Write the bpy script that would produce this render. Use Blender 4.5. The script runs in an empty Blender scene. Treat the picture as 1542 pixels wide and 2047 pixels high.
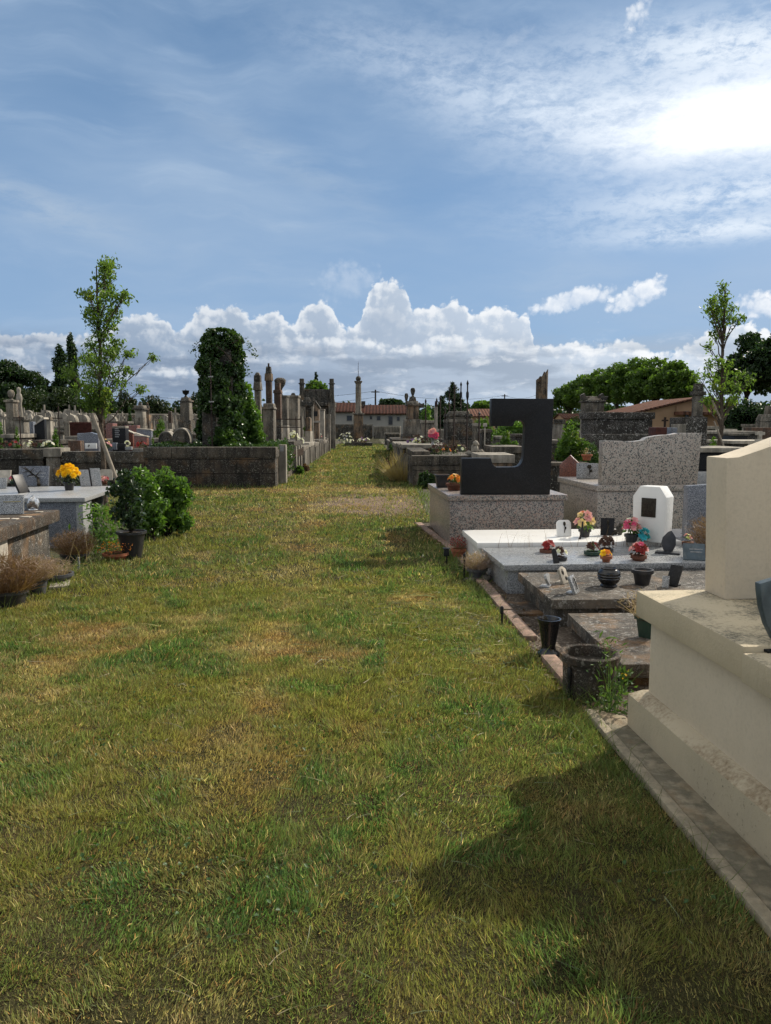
import bpy, bmesh, math, random
import numpy as np
from mathutils import Vector, Matrix
R = math.radians
S = bpy.context.scene
COL = S.collection
random.seed(7)
rng = np.random.default_rng(7)

# ------------------------------------------------------------------ camera
F, PCX, PCY, CAMZ = 1540.0, 771.0, 1023.5, 1.6
TH = math.atan(175.5 / F)
cam = bpy.data.cameras.new('camera')
camo = bpy.data.objects.new('camera', cam)
COL.objects.link(camo)
camo.location = (0, 0, CAMZ)
camo.rotation_euler = (R(90) - TH, 0, 0)
cam.sensor_fit = 'VERTICAL'
cam.sensor_height = 24.0
cam.lens = 24.0 * F / 2047.0
cam.clip_start = 0.05
cam.clip_end = 3000
S.camera = camo


def at(px, py, Y):
    """world point seen at photo pixel px,py at forward distance Y"""
    u = (px - PCX) / F
    v = (PCY - py) / F
    t = Y / (math.cos(TH) + v * math.sin(TH))
    return Vector((u * t, Y, CAMZ + (-math.sin(TH) + v * math.cos(TH)) * t))


def G(px, py, z=0.0):
    u = (px - PCX) / F
    v = (PCY - py) / F
    t = (z - CAMZ) / (-math.sin(TH) + v * math.cos(TH))
    return Vector((u * t, (math.cos(TH) + v * math.sin(TH)) * t, z))


def Zp(py, Y):
    return at(PCX, py, Y).z


def Xp(px, Y, py=860):
    return at(px, py, Y).x


# ------------------------------------------------------------------ node helpers
class NV:
    """a node socket with arithmetic"""
    def __init__(s, t, sock):
        s.t, s.s = t, sock

    def _m(s, op, b=None, c=None, clamp=False):
        n = s.t.nodes.new('ShaderNodeMath')
        n.operation = op
        n.use_clamp = clamp
        for i, q in enumerate((s, b, c)):
            if q is None:
                continue
            if isinstance(q, NV):
                s.t.links.new(q.s, n.inputs[i])
            else:
                n.inputs[i].default_value = q
        return NV(s.t, n.outputs[0])

    def __add__(s, o): return s._m('ADD', o)
    __radd__ = __add__
    def __mul__(s, o): return s._m('MULTIPLY', o)
    __rmul__ = __mul__
    def __sub__(s, o): return s._m('SUBTRACT', o)
    def __truediv__(s, o): return s._m('DIVIDE', o)
    def __rsub__(s, o): return (s * -1.0) + o
    def clamp(s): return s._m('ADD', 0.0, clamp=True)
    def mx(s, o): return s._m('MAXIMUM', o)
    def mn(s, o): return s._m('MINIMUM', o)
    def pw(s, o): return s._m('POWER', o)
    def abs(s): return s._m('ABSOLUTE')
    def exp(s): return s._m('EXPONENT')
    def ss(s, a, b):
        n = s.t.nodes.new('ShaderNodeMapRange')
        n.interpolation_type = 'SMOOTHSTEP'
        s.t.links.new(s.s, n.inputs[0])
        for i, q in ((1, a), (2, b)):
            if isinstance(q, NV):
                s.t.links.new(q.s, n.inputs[i])
            else:
                n.inputs[i].default_value = q
        return NV(s.t, n.outputs[0])


class NT:
    def __init__(s, tree):
        s.t = tree
        tree.nodes.clear()

    def link(s, a, b):
        s.t.links.new(a.s if isinstance(a, NV) else a, b)

    def put(s, sock, v):
        if isinstance(v, NV):
            s.t.links.new(v.s, sock)
        elif v is not None:
            if isinstance(v, (tuple, list)) and len(v) == 3 and sock.type == 'RGBA':
                v = (*v, 1)
            sock.default_value = v

    def new(s, typ, **kw):
        n = s.t.nodes.new(typ)
        for k, v in kw.items():
            setattr(n, k, v)
        return n

    def coord(s, which='Generated'):
        return NV(s.t, s.new('ShaderNodeTexCoord').outputs[which])

    def pos(s):
        return NV(s.t, s.new('ShaderNodeNewGeometry').outputs['Position'])

    def geo(s, o):
        return NV(s.t, s.new('ShaderNodeNewGeometry').outputs[o])

    def objrand(s):
        return NV(s.t, s.new('ShaderNodeObjectInfo').outputs['Random'])

    def attr(s, name, o='Color'):
        n = s.new('ShaderNodeAttribute')
        n.attribute_name = name
        return NV(s.t, n.outputs[o])

    def sep(s, v):
        n = s.new('ShaderNodeSeparateXYZ')
        s.put(n.inputs[0], v)
        return [NV(s.t, o) for o in n.outputs]

    def comb(s, x, y, z=0.0):
        n = s.new('ShaderNodeCombineXYZ')
        for i, q in enumerate((x, y, z)):
            s.put(n.inputs[i], q)
        return NV(s.t, n.outputs[0])

    def map(s, v, scale=(1, 1, 1), loc=(0, 0, 0), rot=(0, 0, 0)):
        n = s.new('ShaderNodeMapping')
        s.put(n.inputs[0], v)
        n.inputs['Location'].default_value = loc
        n.inputs['Rotation'].default_value = rot
        n.inputs['Scale'].default_value = scale
        return NV(s.t, n.outputs[0])

    def vadd(s, a, b):
        n = s.new('ShaderNodeVectorMath', operation='ADD')
        s.put(n.inputs[0], a)
        s.put(n.inputs[1], b)
        return NV(s.t, n.outputs[0])

    def noise(s, v, scale=1.0, detail=4.0, rough=0.5, dist=0.0, lac=2.0, out='Fac', dim='3D'):
        n = s.new('ShaderNodeTexNoise', noise_dimensions=dim)
        if v is not None:
            s.put(n.inputs['Vector'], v)
        n.inputs['Scale'].default_value = scale
        n.inputs['Detail'].default_value = detail
        n.inputs['Roughness'].default_value = rough
        n.inputs['Lacunarity'].default_value = lac
        n.inputs['Distortion'].default_value = dist
        return NV(s.t, n.outputs['Fac' if out == 'Fac' else 'Color'])

    def vor(s, v, scale=1.0, feature='F1', detail=0.0, rough=0.5, smooth=0.5, out='Distance', dim='3D', rnd=1.0):
        n = s.new('ShaderNodeTexVoronoi', voronoi_dimensions=dim, feature=feature)
        s.put(n.inputs['Vector'], v)
        n.inputs['Scale'].default_value = scale
        for k, q in (('Detail', detail), ('Roughness', rough), ('Smoothness', smooth), ('Randomness', rnd)):
            if k in n.inputs:
                n.inputs[k].default_value = q
        return NV(s.t, n.outputs[out])

    def mix(s, f, a, b, mode='MIX'):
        n = s.new('ShaderNodeMix', data_type='RGBA', blend_type=mode)
        s.put(n.inputs[0], f)
        s.put(n.inputs[6], a)
        s.put(n.inputs[7], b)
        return NV(s.t, n.outputs[2])

    def ramp(s, f, stops, interp='LINEAR'):
        n = s.new('ShaderNodeValToRGB')
        cr = n.color_ramp
        cr.interpolation = interp
        while len(cr.elements) < len(stops):
            cr.elements.new(0.5)
        for e, (p, c) in zip(cr.elements, stops):
            e.position = p
            e.color = (*c, 1) if len(c) == 3 else c
        s.put(n.inputs[0], f)
        return NV(s.t, n.outputs[0])

    def curve(s, f, pts):
        n = s.new('ShaderNodeFloatCurve')
        c = n.mapping.curves[0]
        pts = sorted(pts)
        while len(c.points) < len(pts):
            c.points.new(0.5, 0.5)
        for p, q in zip(c.points, pts):
            p.location = q
        n.mapping.update()
        s.put(n.inputs['Value'], f)
        return NV(s.t, n.outputs[0])

    def bump(s, h, strength=0.4, dist=0.02):
        n = s.new('ShaderNodeBump')
        n.inputs['Strength'].default_value = strength
        n.inputs['Distance'].default_value = dist
        s.put(n.inputs['Height'], h)
        return NV(s.t, n.outputs[0])


# ------------------------------------------------------------------ sky and sun
SUN_V = Vector((1.06, 0.91, 1.0)).normalized()
SUN_EL = math.asin(SUN_V.z)
SUN_AZ = math.atan2(SUN_V.x, SUN_V.y)


def azel(px, py):
    u = (px - PCX) / F
    v = (PCY - py) / F
    d = Vector((u, math.cos(TH) + v * math.sin(TH), -math.sin(TH) + v * math.cos(TH))).normalized()
    return math.degrees(math.atan2(d.x, d.y)), math.degrees(math.asin(d.z))


def make_world():
    w = bpy.data.worlds.new('World')
    S.world = w
    w.use_nodes = True
    T = NT(w.node_tree)
    sky = T.new('ShaderNodeTexSky', sky_type='NISHITA')
    sky.sun_disc = False
    sky.sun_elevation = SUN_EL
    sky.sun_rotation = SUN_AZ
    sky.altitude = 50
    sky.air_density = 1.0
    sky.dust_density = 0.6
    sky.ozone_density = 1.4
    d = T.coord('Generated')
    x, y, z = T.sep(d)
    DEG = 180 / math.pi
    az = x._m('ARCTAN2', y) * DEG
    el = z._m('ARCSINE') * DEG
    base = T.mix(1.0, NV(T.t, sky.outputs[0]), (0.80, 0.90, 1.0), 'MULTIPLY')
    # keep the strip near the horizon blue rather than white, as under a rain washed sky
    K = 0.84 / 0.1         # colours below are linear picture values at exposure 0
    blue = T.ramp((el / 60.0).clamp(), [(0.0, (0.26 * K, .43 * K, .68 * K)), (0.2, (0.205 * K, 0.36 * K, 0.60 * K)),
                                        (0.5, (0.112 * K, 0.225 * K, 0.405 * K)), (1.0, (0.09 * K, 0.175 * K, 0.33 * K))])
    base = T.mix(0.85, base, blue)
    P = T.comb(az, el, 0.0)
    wn = T.noise(P, 0.09, 3, 0.5, out='Color')
    n_ = T.new('ShaderNodeVectorMath', operation='MULTIPLY_ADD')
    T.put(n_.inputs[0], wn)
    n_.inputs[1].default_value = (5, 5, 0)
    T.link(P, n_.inputs[2])
    Pw = NV(T.t, n_.outputs[0])

    def lin(a, b, f):
        return a + (b - a) * f

    # ---- thin high veil: long soft streaks falling to the right on the left half
    veil = T.noise(T.map(Pw, (0.045, 0.19, 1), (3, 0, 0), (0, 0, R(20))), 1.0, 6, 0.55)
    veil2 = T.noise(T.map(Pw, (0.03, 0.09, 1), (11, 5, 0), (0, 0, R(16))), 1.0, 4, 0.5)
    wisps = T.noise(T.map(Pw, (0.10, 0.55, 1), (1, 7, 0), (0, 0, R(16))), 1.0, 8, 0.62)
    a_veil = veil.ss(0.36, 0.78) * 0.45 + veil2.ss(0.36, 0.70) * 0.36 + wisps.ss(0.46, 0.80) * 0.30
    low = 1.0 - el.ss(6.0, 21.0)
    a_veil = (a_veil + low * 0.10).clamp()
    col = T.mix(a_veil, base, (0.39 * K, 0.52 * K, 0.70 * K))
    Pc = T.comb(az, el, 0.0)
    wq = T.noise(Pc, 0.8, 4, 0.55, out='Color')
    n2 = T.new('ShaderNodeVectorMath', operation='MULTIPLY_ADD')
    T.put(n2.inputs[0], wq)
    n2.inputs[1].default_value = (0.55, 0.55, 0)
    T.link(Pc, n2.inputs[2])
    Pd = NV(T.t, n2.outputs[0])

    # ---- the fan of bright cirrus lit by the sun beyond the right edge
    def along(pts, scale):
        q = [((azel(px, 300)[0] + 60.0) / 120.0, v / scale) for px, v in pts]
        q = [(0.0, q[0][1])] + q + [(1.0, q[-1][1])]
        return T.curve(((az + 60.0) / 120.0).clamp(), q) * scale

    ctr = along([(x_, azel(x_, y_)[1]) for x_, y_ in ((450, 50), (600, 72), (750, 105), (900, 165), (1100, 215), (1300, 236), (1542, 232), (1800, 220))], 40.0)
    wid = along([(450, 1.4), (600, 1.6), (750, 2.0), (900, 2.6), (1100, 2.7), (1300, 2.4), (1542, 2.4), (1800, 3.0)], 6.0)
    inten = along([(450, 0.03), (600, 0.18), (750, 0.36), (900, 0.62), (1100, 0.95), (1300, 1.2), (1542, 1.4), (1800, 1.4)], 2.0)
    gx, gy = azel(1510, 232)
    dx = az - gx
    dy = el - gy
    pf = (el - ctr) / wid
    env = (pf * pf * -1.0).exp() * inten
    dyw = dy - dx * 0.035
    fib_ = T.noise(T.map(Pd, (0.25, 1.0, 1), (9, 3, 0), (0, 0, R(10))), 1.0, 6, 0.6)
    r3 = (dx * dx) * (1 / (6.6 * 6.6)) + (dyw * dyw) * (1 / (1.65 * 1.65))
    core = (r3 * -1.0).exp() * (fib_ * 1.7 + 0.18)
    halo = (((dx * dx) * (1 / 170.0) + (dy * dy) * (1 / 60.0)) * -0.8).exp()
    fib = T.noise(T.map(Pd, (0.22, 0.80, 1), (0, 3, 0), (0, 0, R(16))), 1.0, 9, 0.62, 0.25)
    fib2 = T.noise(T.map(Pd, (0.9, 1.9, 1), (5, 1, 0), (0, 0, R(14))), 1.0, 8, 0.68, 0.2)
    fibs = fib * 0.52 + fib2 * 0.48
    a_fan = (env * (fibs.ss(0.34, 0.64) * 0.85 + 0.18) + core * 0.35).clamp()
    # two more streak bands on the right: one above, one low under the glow
    bx, by = azel(1480, 95)
    ux = az - bx
    uy = el - by - ux * -0.10
    b1 = (((ux * ux) * (1 / 60.0) + (uy * uy) * (1 / 2.4)) * -0.9).exp()
    cx_, cy_ = azel(1490, 385)
    vx = az - cx_
    vy = el - cy_ - vx * 0.03
    b2 = (((vx * vx) * (1 / 90.0) + (vy * vy) * (1 / 1.1)) * -0.9).exp()
    ex_, ey_ = azel(1480, 455)
    wx = az - ex_
    wy = el - ey_
    b3 = (((wx * wx) * (1 / 60.0) + (wy * wy) * (1 / 0.5)) * -0.9).exp()
    a_b = ((b1 * 1.1 + b2 * 0.85 + b3 * 0.9) * fibs.ss(0.36, 0.58)).clamp()
    col = T.mix((halo * 0.40).clamp(), col, (0.50 * K, 0.68 * K, 0.95 * K))
    col = T.mix(a_b, col, (0.80 * K, 0.89 * K, 1.0 * K))
    col = T.mix(a_fan * 0.92, col, (0.74 * K, 0.84 * K, 0.97 * K))
    col = T.mix((core * 1.05).clamp(), col, (1.42 * K, 1.42 * K, 1.40 * K))
    core2 = (((dx * dx) * (1 / 110.0) + (dyw * dyw) * (1 / 8.5)) * -1.0).exp()
    col = T.mix((core2 * fibs.ss(0.30, 0.62) * 0.55).clamp(), col, (1.1 * K, 1.14 * K, 1.18 * K))
    lx, ly = azel(40, 398)
    sx = az - lx
    sy = el - ly + sx * 0.24
    l1 = (((sx * sx) * (1 / 40.0) + (sy * sy) * (1 / 1.3)) * -0.9).exp()
    lx, ly = azel(560, 320)
    sx = az - lx
    sy = el - ly + sx * 0.42
    l2 = (((sx * sx) * (1 / 45.0) + (sy * sy) * (1 / 1.1)) * -0.9).exp()
    col = T.mix(((l1 * 0.55 + l2 * 0.30) * fib.ss(0.30, 0.60)).clamp(), col, (0.48 * K, 0.58 * K, 0.70 * K))
    # unseen cloud added at the sides and overhead, fainter behind, to lift ambient light
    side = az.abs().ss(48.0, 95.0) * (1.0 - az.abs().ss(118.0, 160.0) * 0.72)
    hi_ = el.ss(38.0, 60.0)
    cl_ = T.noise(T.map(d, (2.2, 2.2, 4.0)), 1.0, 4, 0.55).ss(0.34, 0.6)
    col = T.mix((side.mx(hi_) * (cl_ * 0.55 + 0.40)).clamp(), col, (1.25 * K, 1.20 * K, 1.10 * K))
    # ---- cumulus: outline of the tops as a curve of azimuth, cauliflower edge from rounded cells
    A0, A1, EM = -60.0, 60.0, 16.0
    aN = (az - A0) / (A1 - A0)

    def prof(pts, ends):
        q = [((a - A0) / (A1 - A0), e / EM) for a, e in (azel(*p) for p in pts)]
        q = [(0.0, ends[0] / EM), (0.12, ends[1] / EM)] + q + [(0.9, ends[2] / EM), (1.0, ends[3] / EM)]
        return T.curve(aN.clamp(), q) * EM

    def puffs(P_):
        a = T.vor(T.map(P_, (1, 1.15, 1), (3.7, 7.4, 0)), 0.40, 'F1', 0, 0.5, 0.25, dim='2D')
        b = T.vor(T.map(P_, (1, 1.1, 1), (11.1, 3.7, 0)), 1.05, 'F1', 0, 0.5, 0.25, dim='2D')
        n = T.noise(T.map(P_, (1, 1, 1), (3.7, 0, 0)), 2.4, 5, 0.55, dim='2D')
        return (0.62 - a * 1.0) * 1.05 + (0.5 - b) * 0.42 + (n - 0.5) * 0.55

    def off(P_, ox, oy):
        n = T.new('ShaderNodeVectorMath', operation='ADD')
        T.link(P_, n.inputs[0])
        n.inputs[1].default_value = (ox, oy, 0)
        return NV(T.t, n.outputs[0])
    b0 = puffs(Pd)
    fine = (0.45 - T.vor(T.map(Pd, (1, 1, 1), (2.2, 9.1, 0)), 2.3, 'F1', 0, 0.5, 0.25, dim='2D')) + (T.noise(Pd, 6.0, 3, 0.55, dim='2D') - 0.5) * 0.5
    rel0 = b0 - puffs(off(Pd, 0.42, 0.36))

    def layer(col, top, amp, soft, lit, body, deep, edge_amt):
        h = top - el + b0 * amp + fine * 0.42
        a = h.ss(0.0, soft)
        depth = (h / 2.6).clamp()                             # how far below the top edge
        s_ = (rel0 * 1.15 + fine * 0.35 + 0.42 - depth * 0.26 + (1.0 - h.ss(0.0, 0.9)) * edge_amt).clamp()
        c = T.mix(s_.ss(0.05, 0.85), body, lit)
        c = T.mix((depth.pw(1.5) * deep[0]).clamp(), c, deep[1])
        return T.mix(a, col, c)

    sunward = az.ss(-25.0, 25.0)
    litc = T.mix(sunward, (0.74 * K, 0.79 * K, 0.85 * K), (1.0 * K, 1.02 * K, 1.04 * K))
    bodyc = T.mix(sunward, (0.36 * K, 0.45 * K, 0.58 * K), (0.63 * K, 0.72 * K, 0.84 * K))
    deepc = T.mix(sunward, (0.25 * K, 0.34 * K, 0.48 * K), (0.55 * K, 0.64 * K, 0.76 * K))
    top1 = prof([(0, 668), (80, 668), (160, 668), (215, 655), (250, 632), (330, 636), (352, 668), (378, 648), (420, 612), (470, 614),
                 (505, 638), (545, 622), (585, 652), (608, 606), (648, 604), (690, 652), (716, 640), (738, 588), (778, 562), (812, 582),
                 (824, 612), (870, 606), (915, 604), (946, 634), (1000, 610), (1030, 630), (1056, 636), (1070, 684), (1120, 688),
                 (1200, 690), (1250, 684), (1330, 700), (1390, 684), (1440, 652), (1542, 660)], (6, 7, 6, 6))
    col = layer(col, top1, 0.58, 0.34, litc, bodyc, (0.75, deepc), 0.42)
    top2 = prof([(0, 730), (120, 735), (250, 718), (350, 735), (450, 722), (560, 676), (640, 670), (700, 672), (800, 690), (880, 668),
                 (960, 664), (1060, 678), (1150, 694), (1250, 700), (1350, 706), (1542, 712)], (4, 4, 5, 5))
    col = layer(col, top2, 0.5, 0.6, litc, bodyc, (0.9, deepc), 0.25)
    # flat grey undersides in long bands near the horizon
    bands = T.noise(T.map(Pd, (0.16, 0.75, 1), (4, 2, 0)), 1.0, 6, 0.55)
    bands2 = T.noise(T.map(Pd, (0.35, 0.9, 1), (14, 2, 0)), 1.0, 7, 0.6)
    inb = (1.0 - el.ss(4.2, 7.0)) * el.ss(-0.5, 1.2)
    darkb = T.mix(sunward, (0.20 * K, 0.27 * K, 0.39 * K), (0.42 * K, 0.50 * K, 0.61 * K))
    col = T.mix(inb * bands.ss(0.40, 0.60) * 0.95, col, darkb)
    col = T.mix(inb * bands2.ss(0.55, 0.75) * 0.6, col, litc)
    col = T.mix((1.0 - el.ss(0.3, 3.0)) * 0.55, col, (0.42 * K, 0.55 * K, 0.72 * K))

    # ---- small separate fair weather clouds
    def small(col, px0, py0, wpx, hpx, tilt, seed, strength=1.0, soft=0.5):
        cx0, cy0 = azel(px0, py0)
        qx = az - cx0
        qy = el - cy0 - qx * tilt
        wd, hd = wpx / 27.0, hpx / 27.0
        rr = (qx * qx) * (1 / (wd * wd)) + (qy * qy) * (1 / (hd * hd))
        b = b0
        h = (1.0 - rr) * 0.8 + b * 1.25 + fine * 0.7 - 0.05
        a = h.ss(0.0, soft + 0.5) * strength
        c = T.mix((rel0 * 1.0 + 0.55 + qy * 0.35).clamp(), (0.55 * K, 0.66 * K, 0.82 * K), (0.95 * K, 0.98 * K, 1.02 * K))
        return T.mix(a.clamp(), col, c)
    col = small(col, 1150, 598, 72, 19, 0.18, 1.3, 0.85)
    col = small(col, 1280, 592, 58, 24, 0.38, 2.2, 0.95)
    col = small(col, 1535, 607, 60, 21, 0.1, 5.2, 1.0)
    col = small(col, 1282, 16, 30, 24, 0.3, 4.1, 0.8)
    col = small(col, 690, 565, 60, 36, 0.2, 6.3, 0.22, 1.0)
    col = small(col, 1035, 75, 34, 10, 0.5, 7.3, 0.15, 1.0)
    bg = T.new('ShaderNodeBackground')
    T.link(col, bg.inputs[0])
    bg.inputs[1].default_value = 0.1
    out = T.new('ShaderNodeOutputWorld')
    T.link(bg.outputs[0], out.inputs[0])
    w.cycles.sampling_method = 'MANUAL'
    w.cycles.sample_map_resolution = 512
    l = bpy.data.lights.new('sun', 'SUN')
    l.energy = 4.8
    l.angle = R(0.55)
    l.color = (1.0, 0.915, 0.785)
    lo = bpy.data.objects.new('sun', l)
    COL.objects.link(lo)
    lo.location = (60, 50, 60)
    lo.rotation_euler = (-SUN_V).to_track_quat('-Z', 'Y').to_euler()
    S.view_settings.view_transform = 'Standard'
    S.view_settings.look = 'None'
    S.view_settings.exposure = 0.25
    S.view_settings.gamma = 1.0


make_world()
S.render.engine = 'CYCLES'
S.cycles.use_adaptive_sampling = True
S.cycles.adaptive_threshold = 0.02
S.cycles.adaptive_min_samples = 8
S.cycles.max_bounces = 6
S.cycles.transparent_max_bounces = 8
S.cycles.caustics_reflective = False
S.cycles.caustics_refractive = False
# ------------------------------------------------------------------ mesh helpers
class MB:
    """collects shapes into one mesh"""
    def __init__(s):
        s.v, s.f = [], []

    def add(s, vs, fs):
        b = len(s.v)
        s.v += [tuple(q) for q in vs]
        s.f += [tuple(b + i for i in f) for f in fs]
        return s

    def box(s, x0, x1, y0, y1, z0, z1, t=0.0, ty=None):
        ty = t if ty is None else ty
        return s.add([(x0, y0, z0), (x1, y0, z0), (x1, y1, z0), (x0, y1, z0),
                      (x0 + t, y0 + ty, z1), (x1 - t, y0 + ty, z1), (x1 - t, y1 - ty, z1), (x0 + t, y1 - ty, z1)],
                     [(3, 2, 1, 0), (4, 5, 6, 7), (0, 1, 5, 4), (1, 2, 6, 5), (2, 3, 7, 6), (3, 0, 4, 7)])

    def cbox(s, w, d, z0, z1, t=0.0, cx=0.0, cy=0.0):
        return s.box(cx - w / 2, cx + w / 2, cy - d / 2, cy + d / 2, z0, z1, t)

    def prism(s, poly, y0, y1, axis='y', z=0.0):
        """poly in (x,z) extruded along y, or poly in (x,y) extruded along z"""
        n = len(poly)
        if axis == 'y':
            vs = [(x, y0, z_) for x, z_ in poly] + [(x, y1, z_) for x, z_ in poly]
        elif axis == 'x':
            vs = [(y0, x, z_) for x, z_ in poly] + [(y1, x, z_) for x, z_ in poly]
        else:
            vs = [(x, y, y0) for x, y in poly] + [(x, y, y1) for x, y in poly]
        fs = [tuple(range(n)), tuple(range(2 * n - 1, n - 1, -1))]
        fs += [(i, (i + 1) % n, n + (i + 1) % n, n + i) for i in range(n)]
        return s.add(vs, fs)

    def lathe(s, prof, seg=16, cx=0.0, cy=0.0, lean=(0, 0)):
        vs, fs = [], []
        m = len(prof)
        for r, z in prof:
            for k in range(seg):
                a = 2 * math.pi * k / seg
                vs.append((cx + r * math.cos(a) + lean[0] * z, cy + r * math.sin(a) + lean[1] * z, z))
        for i in range(m - 1):
            for k in range(seg):
                fs.append((i * seg + k, i * seg + (k + 1) % seg, (i + 1) * seg + (k + 1) % seg, (i + 1) * seg + k))
        if prof[0][0] > 1e-4:
            fs.append(tuple(range(seg - 1, -1, -1)))
        if prof[-1][0] > 1e-4:
            fs.append(tuple((m - 1) * seg + k for k in range(seg)))
        return s.add(vs, fs)

    def tube(s, pts, r, seg=6):
        pts = [Vector(p) for p in pts]
        rs = r if isinstance(r, (list, tuple)) else [r] * len(pts)
        vs, fs = [], []
        for i, p in enumerate(pts):
            d = (pts[min(i + 1, len(pts) - 1)] - pts[max(i - 1, 0)])
            if d.length < 1e-9:
                d = Vector((0, 0, 1))
            d.normalize()
            a = d.orthogonal().normalized() if abs(d.z) < .9 else (Vector((1, 0, 0)) - d * d.x).normalized()
            b = d.cross(a)
            for k in range(seg):
                q = 2 * math.pi * k / seg
                vs.append(p + (a * math.cos(q) + b * math.sin(q)) * rs[i])
        for i in range(len(pts) - 1):
            for k in range(seg):
                fs.append((i * seg + k, i * seg + (k + 1) % seg, (i + 1) * seg + (k + 1) % seg, (i + 1) * seg + k))
        fs += [tuple(range(seg - 1, -1, -1)), tuple((len(pts) - 1) * seg + k for k in range(seg))]
        return s.add(vs, fs)

    def blob(s, c, r, seed=0, amp=0.25, seg=10, ring=7):
        q = random.Random(seed)
        vs, fs = [], []
        ph = [q.uniform(0, 6.3) for _ in range(6)]
        for i in range(ring + 1):
            th = math.pi * i / ring
            for k in range(seg):
                a = 2 * math.pi * k / seg
                m = 1 + amp * (math.sin(2 * a + ph[0] + th * 2) * .5 + math.sin(3 * a + ph[1]) * math.sin(th * 3 + ph[2]) * .5)
                vs.append((c[0] + r[0] * m * math.sin(th) * math.cos(a), c[1] + r[1] * m * math.sin(th) * math.sin(a), c[2] + r[2] * m * math.cos(th)))
        for i in range(ring):
            for k in range(seg):
                fs.append((i * seg + k, (i + 1) * seg + k, (i + 1) * seg + (k + 1) % seg, i * seg + (k + 1) % seg))
        return s.add(vs, fs)

    def xf(s, M, start=0):
        for i in range(start, len(s.v)):
            s.v[i] = tuple(M @ Vector(s.v[i]))
        return s

    def build(s, name, mat, parent=None, bev=0.0, seg=2, smooth=38, rough=0.0):
        me = bpy.data.meshes.new(name)
        me.from_pydata(s.v, [], s.f)
        bm = bmesh.new()
        bm.from_mesh(me)
        bmesh.ops.remove_doubles(bm, verts=bm.verts, dist=1e-5)
        bmesh.ops.recalc_face_normals(bm, faces=bm.faces)
        if bev > 0:
            ed = [e for e in bm.edges if len(e.link_faces) == 2 and e.calc_face_angle(0) > R(35)]
            bmesh.ops.bevel(bm, geom=ed, offset=bev, offset_type='OFFSET', segments=seg, profile=0.6, affect='EDGES', clamp_overlap=True)
        if rough > 0:
            bmesh.ops.triangulate(bm, faces=[f for f in bm.faces if len(f.verts) > 4])
            bmesh.ops.subdivide_edges(bm, edges=[e for e in bm.edges if e.calc_length() > 0.12], cuts=4, use_grid_fill=True)
            for v in bm.verts:
                from mathutils import noise as mn
                v.co += mn.noise_vector(v.co * 3.1) * rough + mn.noise_vector(v.co * 11.0) * rough * .5
        bm.to_mesh(me)
        bm.free()
        me.polygons.foreach_set('use_smooth', [True] * len(me.polygons))
        me.set_sharp_from_angle(angle=R(smooth))
        me.materials.append(mat)
        return link(name, me, parent)


def link(name, me, parent=None):
    o = bpy.data.objects.new(name, me)
    COL.objects.link(o)
    if parent is not None:
        o.parent = parent
    return o


def thing(name, label, cat, loc=(0, 0, 0), rz=0.0, group=None):
    o = bpy.data.objects.new(name, None)
    COL.objects.link(o)
    o.empty_display_size = 0.1
    o.location = loc
    o.rotation_euler = (0, 0, rz)
    o['label'] = label
    o['category'] = cat
    if group:
        o['group'] = group
    return o


def tag(o, label, cat, group=None, loc=None, rz=None):
    o['label'] = label
    o['category'] = cat
    if group:
        o['group'] = group
    if loc is not None:
        o.location = loc
    if rz is not None:
        o.rotation_euler = (0, 0, rz)
    return o


def kids(o):
    return [c for c in COL.objects if c.parent == o]


def copy_tree(root, loc, rz=0.0, label=None, sc=1.0, parent=None):
    ch = list(root.children)
    r = root.copy()
    COL.objects.link(r)
    if parent is None:
        r.location = loc
        r.rotation_euler = (0, 0, rz)
        r.scale = (sc, sc, sc) if not isinstance(sc, tuple) else sc
        if label:
            r['label'] = label
    else:
        r.parent = parent
    for c in ch:
        copy_tree(c, None, parent=r)
    return r


def np_mesh(name, V, Fq, mat, parent=None, col=None, tri=None, smooth=False):
    """V (n,3), quads (m,4) and tris (k,3) by numpy"""
    me = bpy.data.meshes.new(name)
    nq = 0 if Fq is None else len(Fq)
    nt = 0 if tri is None else len(tri)
    me.vertices.add(len(V))
    me.vertices.foreach_set('co', np.ascontiguousarray(V, dtype=np.float32).ravel())
    idx = []
    if nq:
        idx.append(np.asarray(Fq, dtype=np.int32).ravel())
    if nt:
        idx.append(np.asarray(tri, dtype=np.int32).ravel())
    idx = np.concatenate(idx)
    me.loops.add(len(idx))
    me.loops.foreach_set('vertex_index', idx)
    me.polygons.add(nq + nt)
    st = np.concatenate([np.arange(nq) * 4, nq * 4 + np.arange(nt) * 3]).astype(np.int32)
    me.polygons.foreach_set('loop_start', st)
    me.update(calc_edges=True)
    if smooth:
        me.polygons.foreach_set('use_smooth', np.ones(nq + nt, dtype=bool))
    if col is not None:
        a = me.color_attributes.new('tint', 'FLOAT_COLOR', 'POINT')
        c4 = np.ones((len(V), 4), dtype=np.float32)
        c4[:, :3] = col
        a.data.foreach_set('color', c4.ravel())
    me.materials.append(mat)
    return link(name, me, parent)


def unit(a):
    return a / np.maximum(np.linalg.norm(a, axis=-1, keepdims=True), 1e-9)


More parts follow.
